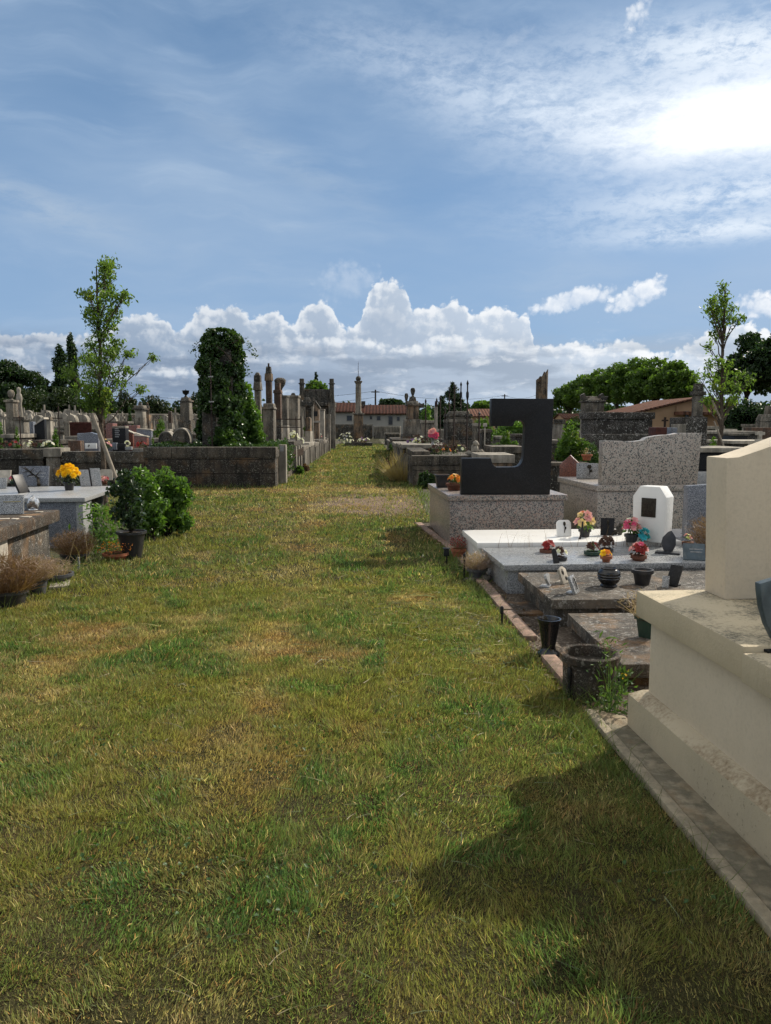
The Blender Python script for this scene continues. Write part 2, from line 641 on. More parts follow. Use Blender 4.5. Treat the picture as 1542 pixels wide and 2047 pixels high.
def leaves(name, C, size, mat, parent=None, droop=0.0, ratio=0.45, fold=0.25, up=0.35, seed=0, jitter=0.35, dirs=None):
    """one mesh of folded leaves at centres C"""
    g = np.random.default_rng(seed)
    n = len(C)
    d = unit(g.normal(size=(n, 3))) if dirs is None else unit(dirs + g.normal(size=(n, 3)) * .55)
    d[:, 2] -= droop
    d = unit(d)
    nr = g.normal(size=(n, 3))
    nr[:, 2] += up * 3
    nr = unit(nr - d * np.sum(nr * d, 1, keepdims=True))
    s_ = np.cross(d, nr)
    L = (size * (1 + jitter * g.uniform(-1, 1, n)))[:, None]
    Wd = L * ratio
    base = C - d * L * .5
    tip = C + d * L * .5 - nr * L * fold * .4
    lt = C + s_ * Wd * .5 + nr * Wd * fold
    rt = C - s_ * Wd * .5 + nr * Wd * fold
    V = np.stack([base, rt, tip, lt], 1).reshape(-1, 3)
    i = np.arange(n)[:, None] * 4
    T_ = np.concatenate([i + [[0, 1, 2]], i + [[0, 2, 3]]])
    return np_mesh(name, V, None, mat, parent, tri=T_)


def crown_pts(clumps, dens, seed=0, shell=0.55):
    """points in ellipsoid clumps (cx,cy,cz,rx,ry,rz): denser toward each clump's skin"""
    g = np.random.default_rng(seed)
    out = []
    for (x, y, z, rx, ry, rz) in clumps:
        n = max(6, int(dens * (rx * ry + ry * rz + rx * rz)))
        d = unit(g.normal(size=(n, 3)))
        r = (shell + (1 - shell) * g.random(n)) ** .8
        r *= 1 + .22 * np.sin(d[:, 0] * 7 + x * 3) * np.sin(d[:, 1] * 6 + z * 2) * np.cos(d[:, 2] * 5 + y)
        out.append(np.array([x, y, z]) + d * r[:, None] * np.array([rx, ry, rz]))
    return np.concatenate(out)


def strands(name, roots, dirs, L, w, mat, parent=None, bend=0.5, seed=0, col=None, seg=3, tipw=0.15):
    """flat tapering blades: roots (n,3), dirs (n,3), lengths (n), widths (n)"""
    g = np.random.default_rng(seed)
    n = len(roots)
    d = unit(np.asarray(dirs, float))
    side = unit(np.cross(d, g.normal(size=(n, 3))))
    bv = g.normal(size=(n, 3))
    bv[:, 2] = -abs(bv[:, 2]) * .6
    bv -= d * np.sum(bv * d, 1, keepdims=True)
    bv = unit(bv)
    L = np.broadcast_to(L, (n,))[:, None]
    w = np.broadcast_to(w, (n,))[:, None]
    rows = []
    for k in range(seg + 1):
        t = k / seg
        p = roots + d * L * t + bv * L * bend * t * t * .6
        ww = w * (1 - t * (1 - tipw)) * .5
        rows += [p - side * ww, p + side * ww]
    V = np.stack(rows, 1).reshape(-1, 3)
    m = 2 * (seg + 1)
    i = np.arange(n)[:, None] * m
    Q = np.concatenate([i + [[2 * k, 2 * k + 1, 2 * k + 3, 2 * k + 2]] for k in range(seg)])
    c = None if col is None else np.repeat(col, m, axis=0)
    return np_mesh(name, V, Q, mat, parent, col=c)


# ------------------------------------------------------------------ materials
def newmat(name):
    m = bpy.data.materials.new(name)
    m.use_nodes = True
    T = NT(m.node_tree)
    b = T.new('ShaderNodeBsdfPrincipled')
    o = T.new('ShaderNodeOutputMaterial')
    T.link(b.outputs[0], o.inputs[0])
    return m, T, b, o


def stone(name, c1, c2, dark=(0.03, 0.028, 0.024), amt=0.6, lichen=0.35, warm=0.0, sc=1.0, block=None, spots=(0.34, 0.33, 0.29), bump=0.5, rough=0.92, bias=0.0, mott=1.0):
    """weathered limestone or concrete: two tones, black growth in runs, pale lichen discs"""
    m, T, b, o = newmat(name)
    p = T.pos()
    n1 = T.noise(p, 1.3 * sc, 6, 0.6)
    n2 = T.noise(p, 7.0 * sc, 5, 0.62)
    n3 = T.noise(p, 38.0 * sc, 4, 0.6)
    col = T.mix(n1.ss(0.3, 0.7), c1, c2)
    run = T.noise(T.map(p, (7 * sc, 7 * sc, 0.9 * sc)), 1.0, 5, 0.6)
    col = T.mix(1.0, col, T.ramp(n2, [(0.25, (1 - .45 * mott, 1 - .47 * mott, 1 - .50 * mott)), (0.72, (1 + .4 * mott, 1 + .36 * mott, 1 + .3 * mott))]), 'MULTIPLY')
    dk = (run * 0.55 + n1 * 0.2 + n2 * 0.25 + bias).ss(0.42, 0.56)
    col = T.mix(dk * min(1.0, amt * 1.18), col, dark)
    if warm > 0:
        col = T.mix(T.noise(p, 2.1 * sc, 5, 0.6).ss(0.52, 0.68) * warm, col, (0.30, 0.17, 0.075))
    if lichen > 0:
        li = T.vor(T.vadd(p, T.noise(p, 20 * sc, 2, .5, out='Color')), 13.0 * sc)
        lm = (0.34 - li).ss(0.0, 0.10) * T.noise(p, 3.2 * sc, 3, 0.5).ss(0.42, 0.56)
        col = T.mix(lm * lichen, col, spots)
        lm2 = T.noise(p, 24 * sc, 3, 0.55).ss(0.57, 0.63) * n2.ss(0.38, 0.56)
        col = T.mix(lm2 * lichen * .9, col, spots)
    col = T.mix((n3 - 0.5).abs() * 0.9, col, T.mix(1.0, col, (0.45, 0.45, 0.45), 'MULTIPLY'))
    h = n2 * 0.5 + n3 * 0.3 + dk * -0.12
    if block:
        oc = T.coord('Object')
        x, y, z = T.sep(oc)
        br = T.new('ShaderNodeTexBrick')
        T.link(T.comb(x + y, z, 0), br.inputs['Vector'])
        br.inputs['Scale'].default_value = 1.0
        br.inputs['Brick Width'].default_value = block[0]
        br.inputs['Row Height'].default_value = block[1]
        br.inputs['Mortar Size'].default_value = 0.012
        br.inputs['Mortar Smooth'].default_value = 0.3
        br.inputs['Color1'].default_value = (0.50, 0.50, 0.50, 1)
        br.inputs['Color2'].default_value = (1.55, 1.46, 1.35, 1)
        br.inputs['Mortar'].default_value = (0.25, 0.25, 0.25, 1)
        col = T.mix(1.0, col, NV(T.t, br.outputs[0]), 'MULTIPLY')
        h = h - NV(T.t, br.outputs[1]) * 0.8
    T.put(b.inputs['Base Color'], col)
    b.inputs['Roughness'].default_value = rough
    b.inputs['Specular IOR Level'].default_value = 0.25
    T.put(b.inputs['Normal'], T.bump(h, bump, 0.03))
    return m


def granite(name, light, dark, tint=None, sc=1.0, frac=0.5, rough=0.22, fine=1.0, pol=0.5, stain=1.0):
    """grains as cells, each with its own mineral"""
    m, T, b, o = newmat(name)
    p = T.pos()
    pd = T.vadd(p, T.map(T.noise(p, 60 * sc, 2, 0.5, out='Color'), (.012 / sc, .012 / sc, .012 / sc)))
    cell = T.sep(T.vor(pd, 105 * sc, 'F1', out='Color'))
    cell2 = T.sep(T.vor(T.map(pd, (1, 1, 1), (3.3, 1.7, 5.1)), 60 * sc, 'F1', out='Color'))
    col = T.mix(cell[1], light, tuple(c * .72 for c in light))
    if tint:
        col = T.mix(cell2[0].ss(0.60, 0.64) * .85, col, tint)
    col = T.mix((cell[0] * .65 + cell2[1] * .35).ss(frac + .03, frac - .03), col, dark)
    big = T.noise(p, 1.1, 3, 0.5)
    col = T.mix(big.ss(0.35, 0.7) * 0.25, col, T.mix(1.0, col, (0.75, 0.70, 0.66), 'MULTIPLY'))
    dust = T.noise(p, 3.0, 6, 0.65)
    run = T.noise(T.map(p, (8, 8, 1.0)), 1.0, 5, 0.6)
    col = T.mix(dust.ss(0.55, 0.8) * (0.15 * stain), col, (0.25, 0.22, 0.18))
    col = T.mix(run.ss(0.54, 0.72) * (0.18 * stain), col, (0.12, 0.10, 0.08))
    T.put(b.inputs['Base Color'], col)
    T.put(b.inputs['Roughness'], dust * 0.22 + (rough - 0.06))
    b.inputs['Specular IOR Level'].default_value = pol
    return m


def plain(name, c, rough=0.6, var=0.12, sc=6.0, metal=0.0, spec=0.4, dirt=None, bump=0.0, dirt_amt=0.5):
    m, T, b, o = newmat(name)
    p = T.pos()
    n = T.noise(p, sc, 5, 0.6)
    dk = tuple(q * (1 - var * 2.2) for q in c)
    col = T.mix(n.ss(0.3, 0.75), c, dk)
    if dirt:
        d = T.noise(T.map(p, (sc * 1.5, sc * 1.5, sc * .35)), 1.0, 6, 0.65)
        col = T.mix(d.ss(0.48, 0.72) * dirt_amt, col, dirt)
    T.put(b.inputs['Base Color'], col)
    T.put(b.inputs['Roughness'], n * 0.2 + (rough - .1))
    b.inputs['Metallic'].default_value = metal
    b.inputs['Specular IOR Level'].default_value = spec
    if bump:
        T.put(b.inputs['Normal'], T.bump(T.noise(p, sc * 6, 4, .6), bump, 0.01))
    return m


def leafmat(name, c, c2, trans=0.45, rough=0.5, sc=0.8, yel=None):
    m, T, b, o = newmat(name)
    r = T.geo('Random Per Island')
    p = T.pos()
    n = T.noise(p, sc, 3, 0.5)
    col = T.mix((r * 0.7 + n.ss(0.3, 0.7) * 0.3), c, c2)
    if yel:
        col = T.mix(T.noise(p, sc * 1.3, 2, 0.5).ss(0.58, 0.7) * 0.8, col, yel)
    T.put(b.inputs['Base Color'], col)
    b.inputs['Roughness'].default_value = rough
    b.inputs['Specular IOR Level'].default_value = 0.35
    tr = T.new('ShaderNodeBsdfTranslucent')
    T.put(tr.inputs[0], T.mix(1.0, col, (1.35, 1.45, 0.55), 'MULTIPLY'))
    ms = T.new('ShaderNodeMixShader')
    ms.inputs[0].default_value = trans
    T.link(b.outputs[0], ms.inputs[1])
    T.link(tr.outputs[0], ms.inputs[2])
    T.link(ms.outputs[0], o.inputs[0])
    return m


M = {}
M['lime'] = stone('weathered limestone', (0.237, 0.216, 0.182), (0.150, 0.134, 0.113), amt=0.66, lichen=0.5, warm=0.12)
M['lime_dark'] = stone('blackened limestone', (0.109, 0.096, 0.078), (0.063, 0.056, 0.047), amt=0.85, lichen=0.6, warm=0.25, bias=0.03)
M['lime_light'] = stone('pale limestone', (0.359, 0.335, 0.293), (0.242, 0.224, 0.194), amt=0.42, lichen=0.3)
M['ruin'] = stone('ruined column stone', (0.21, 0.165, 0.12), (0.15, 0.12, 0.092), (0.022, 0.018, 0.015), amt=0.95, lichen=0.3, warm=0.3, bias=0.03, sc=1.6)
M['planter'] = stone('mossy planter stone', (0.075, 0.055, 0.042), (0.042, 0.034, 0.028), amt=0.7, lichen=0.6, warm=0.45, sc=2.2, spots=(0.30, 0.28, 0.24))
M['lime_warm'] = stone('ochre limestone', (0.256, 0.181, 0.121), (0.182, 0.132, 0.094), amt=0.8, lichen=0.3, warm=0.5)
M['brownstone'] = stone('brown sandstone', (0.129, 0.072, 0.048), (0.087, 0.054, 0.039), amt=0.65, lichen=0.25)
M['blocks'] = stone('block wall', (0.102, 0.085, 0.069), (0.056, 0.048, 0.041), amt=0.8, lichen=0.55, warm=0.35, block=(1.15, 0.36), bias=0.025)
M['blocks_light'] = stone('pale block wall', (0.212, 0.183, 0.145), (0.137, 0.118, 0.094), amt=0.7, lichen=0.5, warm=0.3, block=(0.9, 0.42))
M['coping'] = stone('coping stone', (0.172, 0.151, 0.124), (0.104, 0.091, 0.077), amt=0.7, lichen=0.7, block=(1.3, 2.0))
M['lichenwall'] = stone('lichen spotted dark stone', (0.051, 0.045, 0.039), (0.033, 0.030, 0.027), amt=0.75, lichen=0.72, spots=(0.42, 0.40, 0.37), sc=1.0)
M['concrete_old'] = stone('old stained concrete', (0.112, 0.101, 0.084), (0.065, 0.058, 0.049), amt=0.72, lichen=0.55, warm=0.35, sc=1.4, spots=(0.36, 0.34, 0.31))
M['slab_old'] = stone('old lichen slab', (0.125, 0.108, 0.090), (0.070, 0.060, 0.051), amt=0.65, lichen=0.62, warm=0.4, sc=1.5, spots=(0.36, 0.35, 0.32), rough=0.85)
M['concrete_brown'] = stone('brown stained concrete', (0.074, 0.048, 0.030), (0.041, 0.029, 0.020), amt=0.65, lichen=0.35, warm=0.5, sc=1.3)
M['concrete_pale'] = stone('pale concrete', (0.46, 0.43, 0.38), (0.36, 0.335, 0.29), amt=0.18, lichen=0.1, sc=1.2, bump=0.25)
M['kerb'] = stone('brick coloured kerb', (0.33, 0.22, 0.17), (0.24, 0.175, 0.14), amt=0.4, lichen=0.25, sc=2.2)
M['granite_pink'] = granite('pink grey granite', (0.365, 0.32, 0.28), (0.055, 0.06, 0.062), (0.33, 0.225, 0.18), 0.95, 0.40, 0.27)
M['granite_white'] = granite('white black granite', (0.43, 0.385, 0.33), (0.055, 0.06, 0.06), (0.37, 0.30, 0.25), 0.90, 0.34, 0.30)
M['granite_grey'] = granite('grey granite', (0.36, 0.37, 0.37), (0.10, 0.105, 0.115), (0.44, 0.45, 0.45), 2.2, 0.42, 0.22)
M['granite_blue'] = granite('blue grey granite', (0.19, 0.205, 0.235), (0.055, 0.06, 0.075), (0.27, 0.285, 0.32), 2.0, 0.45, 0.25)
M['granite_black'] = granite('black granite', (0.016, 0.016, 0.017), (0.011, 0.011, 0.012), (0.022, 0.022, 0.024), 1.6, 0.45, 0.36, pol=0.17, stain=0.12)
M['granite_red'] = granite('red granite', (0.24, 0.085, 0.055), (0.06, 0.03, 0.026), (0.30, 0.13, 0.095), 2.0, 0.42, 0.25)
M['slate_blue'] = plain('blue slate', (0.075, 0.105, 0.125), .45, .2, 14, spec=.4, dirt=(.16, .18, .17), dirt_amt=.4)
M['granite_pale'] = granite('pale grey granite', (0.35, 0.355, 0.35), (0.18, 0.185, 0.19), (0.42, 0.42, 0.42), 2.2, 0.40, 0.28)
M['white_slab'] = plain('white polished slab', (0.74, 0.73, 0.70), 0.3, 0.03, 2.0, spec=0.45, dirt=(0.55, 0.53, 0.48), dirt_amt=0.3)
M['plastic_black'] = plain('black plastic', (0.022, 0.022, 0.024), 0.42, 0.15, 9, spec=0.45, dirt=(0.10, 0.09, 0.075), dirt_amt=0.35)
M['glaze_black'] = plain('black polished stone', (0.012, 0.012, 0.013), 0.16, 0.1, 9, spec=0.5)
M['plastic_green'] = plain('dark green plastic', (0.018, 0.05, 0.033), 0.5, 0.15, 9, dirt=(0.08, 0.08, 0.06), dirt_amt=0.3)
M['plastic_grey'] = plain('grey plastic', (0.06, 0.062, 0.066), 0.5, 0.15, 9, dirt=(0.13, 0.12, 0.10), dirt_amt=0.4)
M['terracotta'] = plain('terracotta', (0.32, 0.115, 0.06), 0.8, 0.15, 8, spec=0.2, dirt=(0.16, 0.10, 0.07), dirt_amt=0.5)
M['terracotta_dark'] = plain('dark terracotta', (0.15, 0.06, 0.038), 0.75, 0.2, 8, spec=0.25, dirt=(0.07, 0.05, 0.04), dirt_amt=0.5)
M['soil'] = plain('potting soil', (0.055, 0.038, 0.027), 0.95, 0.3, 30, spec=0.1, bump=0.8)
M['iron'] = plain('rusty iron', (0.045, 0.028, 0.022), 0.75, 0.3, 12, metal=0.3)
M['iron_red'] = plain('red rusted iron', (0.085, 0.024, 0.017), 0.75, 0.25, 12, metal=0.2)
M['metal_black'] = plain('black metal', (0.014, 0.014, 0.015), 0.45, 0.1, 12, metal=0.4)
M['bronze'] = plain('dark bronze', (0.050, 0.043, 0.033), 0.38, 0.25, 40, metal=0.8, bump=0.5)
M['gilt'] = plain('gilt lettering', (0.40, 0.33, 0.16), 0.4, 0.2, 30, metal=0.6)
M['silver'] = plain('silvery foil', (0.62, 0.62, 0.62), 0.22, 0.25, 40, metal=0.85)
M['bark'] = plain('bark', (0.125, 0.098, 0.075), 0.9, 0.3, 14, spec=0.15, bump=0.9)
M['bark_dark'] = plain('dark bark', (0.05, 0.042, 0.034), 0.9, 0.3, 10, spec=0.15, bump=0.9)
M['stake'] = plain('pale wooden stake', (0.29, 0.25, 0.20), 0.8, 0.15, 12, spec=0.2, dirt=(0.22, 0.19, 0.16))
M['strap'] = plain('rubber strap', (0.02, 0.02, 0.02), 0.6)
M['leaf_young'] = leafmat('young maple leaf', (0.07, 0.13, 0.03), (0.14, 0.21, 0.048), 0.52, yel=(0.24, 0.26, 0.045))
M['leaf_plane'] = leafmat('plane leaf', (0.05, 0.10, 0.022), (0.105, 0.17, 0.036), 0.47, sc=0.25)
M['leaf_dark'] = leafmat('dark tree leaf', (0.014, 0.034, 0.012), (0.030, 0.060, 0.018), 0.28, sc=0.3)
M['leaf_ivy'] = leafmat('ivy leaf', (0.024, 0.056, 0.018), (0.062, 0.112, 0.033), 0.28, rough=0.32, sc=1.5)
M['leaf_bush'] = leafmat('bright bush leaf', (0.045, 0.105, 0.018), (0.10, 0.17, 0.030), 0.45, sc=1.2, yel=(0.20, 0.21, 0.035))
M['leaf_shrub'] = leafmat('laurel shrub leaf', (0.055, 0.125, 0.026), (0.125, 0.215, 0.045), 0.42, rough=0.38, sc=2.0)
M['leaf_rose'] = leafmat('camellia leaf', (0.016, 0.036, 0.016), (0.04, 0.065, 0.028), 0.25, rough=0.3, sc=2.0)
M['needle'] = leafmat('conifer needle', (0.014, 0.032, 0.016), (0.035, 0.060, 0.022), 0.2, sc=1.0)
M['leaf_hedge'] = leafmat('hedge leaf', (0.018, 0.034, 0.012), (0.036, 0.055, 0.016), 0.25, sc=0.25)
M['dry'] = leafmat('dried heather', (0.22, 0.145, 0.12), (0.40, 0.30, 0.245), 0.3, sc=3.0)
M['dry_dark'] = leafmat('dried brown stalk', (0.11, 0.062, 0.038), (0.22, 0.13, 0.075), 0.3, sc=3.0)
M['straw'] = leafmat('straw stalk', (0.42, 0.33, 0.19), (0.30, 0.22, 0.11), 0.35, sc=3.0)
M['weed'] = leafmat('weed leaf', (0.05, 0.105, 0.028), (0.10, 0.16, 0.05), 0.4, sc=3.0)


def petal(name, c, c2):
    return leafmat(name, c, c2, 0.3, 0.6, 8.0)


M['p_yellow'] = petal('yellow petal', (0.78, 0.46, 0.01), (0.85, 0.60, 0.02))
M['p_orange'] = petal('orange petal', (0.72, 0.20, 0.03), (0.75, 0.32, 0.06))
M['p_cream'] = petal('cream petal', (0.72, 0.52, 0.25), (0.75, 0.60, 0.36))
M['p_pink'] = petal('pink petal', (0.60, 0.055, 0.16), (0.68, 0.16, 0.28))
M['p_rose'] = petal('pale pink petal', (0.68, 0.28, 0.32), (0.72, 0.42, 0.44))
M['p_red'] = petal('red petal', (0.24, 0.018, 0.02), (0.38, 0.045, 0.045))
M['p_white'] = petal('white petal', (0.70, 0.68, 0.62), (0.78, 0.76, 0.72))
M['p_blue'] = petal('turquoise petal', (0.02, 0.30, 0.42), (0.05, 0.42, 0.50))
M['p_violet'] = petal('violet petal', (0.20, 0.10, 0.30), (0.30, 0.18, 0.40))
M['p_dark'] = petal('dark faded petal', (0.05, 0.022, 0.02), (0.10, 0.05, 0.035))
# ------------------------------------------------------------------ ground, lawn, grass
AD = R(2.6)                       # the alley runs 2.6 degrees to the left of the view axis


def grid_noise(x, y, sc, seed):
    g = np.random.default_rng(seed).random((257, 257))
    fx, fy = (x / sc) % 256, (y / sc) % 256
    ix, iy = np.floor(fx).astype(int), np.floor(fy).astype(int)
    tx, ty = fx - ix, fy - iy
    tx, ty = tx * tx * (3 - 2 * tx), ty * ty * (3 - 2 * ty)
    return (g[ix, iy] * (1 - tx) * (1 - ty) + g[ix + 1, iy] * tx * (1 - ty) + g[ix, iy + 1] * (1 - tx) * ty + g[ix + 1, iy + 1] * tx * ty)


def fbm(x, y, sc, seed, o=3):
    s_, a, t = 0, 1, 0
    for k in range(o):
        s_ = s_ + a * grid_noise(x + 37.1 * k, y + 11.7 * k, sc / 2 ** k, seed + k)
        t += a
        a *= .55
    return s_ / t


def gravel_f(x, y):
    """bare crossing: 1 in the middle of the gravel, 0 on grass"""
    e = ((x + 0.1) / 1.5) ** 2 + ((y - 15.6) / 2.2) ** 2
    return np.clip(1.25 - e + (fbm(x, y, 0.45, 61) - .5) * 3.2, 0, 1)


def kerb_x(y):
    return np.interp(y, [-4, 2.24, 4.11, 9.72, 12.36], [1.5, 1.2, 1.10, 0.80, 0.47])


def left_x(y):
    return np.interp(y, [-4, 6.2, 9.0, 12.0, 12.4], [-3.2, -3.42, -3.35, -3.5, -3.6])


def on_lawn(x, y):
    near = (y < 12.5) & (x < kerb_x(y) - .01) & (x > left_x(y))
    cross = (y >= 12.5) & (y < 19.35) & (x > -9) & (x < np.where(y > 17, 0.75, 0.72) + (y > 12.6) * 0.02)
    ax = -2.80 - (y - 19.4) * 0.022
    bx = 0.72 - (y - 19.4) * 0.0225
    far = (y >= 19.35) & (y < 84) & (x > ax) & (x < bx)
    return near | cross | far


def ground_mat():
    m, T, b, o = newmat('grave ground')
    p = T.pos()
    n = T.noise(p, 1.1, 6, 0.6)
    n2 = T.noise(p, 26, 4, 0.65)
    n3 = T.noise(p, 0.22, 4, 0.55)
    col = T.mix(n.ss(0.35, 0.65), (0.055, 0.044, 0.033), (0.105, 0.088, 0.066))
    col = T.mix(n2.ss(0.5, 0.7) * 0.6, col, (0.17, 0.145, 0.115))
    col = T.mix(n3.ss(0.44, 0.56) * 0.85, col, (0.055, 0.068, 0.022))
    T.put(b.inputs['Base Color'], col)
    b.inputs['Roughness'].default_value = 0.95
    b.inputs['Specular IOR Level'].default_value = 0.15
    T.put(b.inputs['Normal'], T.bump(n2 + n * .6, 0.7, 0.03))
    return m


def lawn_mat():
    m, T, b, o = newmat('lawn turf')
    p = T.pos()
    x, y, z = T.sep(p)
    n = T.noise(p, 0.9, 6, 0.6)
    n2 = T.noise(p, 9, 6, 0.65)
    n4 = T.noise(T.map(p, (1, 1, 1)), 60, 3, 0.6)
    n3 = T.noise(p, 0.25, 4, 0.55)
    col = T.mix(n.ss(0.34, 0.66), (0.036, 0.036, 0.014), (0.062, 0.052, 0.023))
    col = T.mix(n3.ss(0.42, 0.64) * 0.5, col, (0.058, 0.064, 0.018))
    col = T.mix((n2 * .6 + n * .4).ss(0.54, 0.68) * 0.6, col, (0.14, 0.105, 0.055))
    col = T.mix(n2.ss(0.30, 0.46), (0.018, 0.015, 0.008), col)
    fine = T.noise(T.map(p, (1, 1, .3)), 150, 3, 0.7)
    col = T.mix(fine.ss(0.38, 0.56), T.mix(1.0, col, (.35, .33, .3), 'MULTIPLY'), col)
    # gravel showing through where the alleys cross
    ex = (x + 0.1) * (1 / 1.5)
    ey = (y - 15.6) * (1 / 2.2)
    g = (1.2 - (ex * ex + ey * ey) + (T.noise(p, 1.6, 5, .65) - 0.5) * 2.2).clamp()
    gc = T.mix(n4.ss(0.4, 0.62), (0.17, 0.115, 0.085), (0.28, 0.20, 0.155))
    col = T.mix(g * 0.8 * n2.ss(0.30, 0.52), col, gc)
    # scorched dry strip in front of the walls
    st = (1.0 - (y - 18.6).abs() * (1 / 1.5)).clamp() * (x._m('LESS_THAN', 0.8))
    col = T.mix(st * n2.ss(0.35, 0.6) * 0.75, col, (0.22, 0.165, 0.075))
    T.put(b.inputs['Base Color'], col)
    b.inputs['Roughness'].default_value = 0.95
    b.inputs['Specular IOR Level'].default_value = 0.1
    T.put(b.inputs['Normal'], T.bump(n2 * .8 + n4 * .5, 0.9, 0.03))
    return m


def structure(o, label=None):
    o['kind'] = 'structure'
    if label:
        o['label'] = label
    return o


mb = MB()
mb.add([(-900, -300, 0), (900, -300, 0), (900, 1500, 0), (-900, 1500, 0)], [(0, 1, 2, 3)])
structure(mb.build('ground', ground_mat()), 'bare gravelly ground with patches of weeds between the graves')

mb = MB()
ys = [-4, 2.24, 4.11, 9.72, 12.36]
pl = [(float(kerb_x(y)), y) for y in ys] + [(0.72, 12.5), (0.75, 19.35)]
pl += [(0.72 - (y - 19.4) * 0.0225, y) for y in (19.4, 52, 84)] + [(-2.80 - (y - 19.4) * 0.022, y) for y in (84, 52, 19.4)]
pl += [(-9, 19.35), (-9, 12.5)] + [(float(left_x(y)), y) for y in (12.4, 12.0, 9.0, 6.2, -4)]
n_ = len(pl)
mb.add([(x, y, 0.006) for x, y in pl], [tuple(range(n_))])
structure(mb.build('lawn', lawn_mat()), 'mown grass alley running between the graves to the far column')


def grass_mat(name, trans=0.48):
    m, T, b, o = newmat(name)
    c = T.attr('tint')
    T.put(b.inputs['Base Color'], c)
    b.inputs['Roughness'].default_value = 0.5
    b.inputs['Specular IOR Level'].default_value = 0.3
    tr = T.new('ShaderNodeBsdfTranslucent')
    T.put(tr.inputs[0], T.mix(1.0, c, (1.1, 1.15, 0.75), 'MULTIPLY'))
    ms = T.new('ShaderNodeMixShader')
    ms.inputs[0].default_value = trans
    T.link(b.outputs[0], ms.inputs[1])
    T.link(tr.outputs[0], ms.inputs[2])
    T.link(ms.outputs[0], o.inputs[0])
    return m


M['grass'] = grass_mat('grass blade')
GREEN = np.array([0.108, 0.158, 0.044])
LUSH = np.array([0.062, 0.122, 0.034])
OLIVE = np.array([0.205, 0.207, 0.066])
STRAW = np.array([0.48, 0.37, 0.185])
BROWN = np.array([0.30, 0.17, 0.078])


def grass_points(n, rmin, rmax, half, seed, r0):
    """positions with density falling as 1/r2 beyond r0"""
    g = np.random.default_rng(seed)
    a0 = math.log(rmax / r0)
    in_ = 0.5 * (1 - (rmin / r0) ** 2)
    u = g.random(n) * (a0 + in_)
    r = np.where(u < in_, np.sqrt(np.maximum(rmin ** 2 + 2 * u * r0 ** 2, 0)), r0 * np.exp(u - in_))
    a = g.uniform(-half, half, n) - R(1.5)
    return r * np.sin(a), r * np.cos(a), r


def dryness(x, y):
    track = np.exp(-((x + 0.50 + 0.062 * y) / 0.24) ** 2) * .42
    track = track * np.clip(fbm(x, y, 0.8, 77) * 2.4 - .55, 0, 1.3)
    d = fbm(x, y, 0.75, 5, 4) * .85 + fbm(x, y, 0.22, 15, 2) * .6 - .74 + track
    d = d + np.exp(-((y - 18.6) / 1.1) ** 2) * .45 + np.exp(-((y - 14.2) / 1.6) ** 2) * .10 + gravel_f(x, y) * .2
    return d


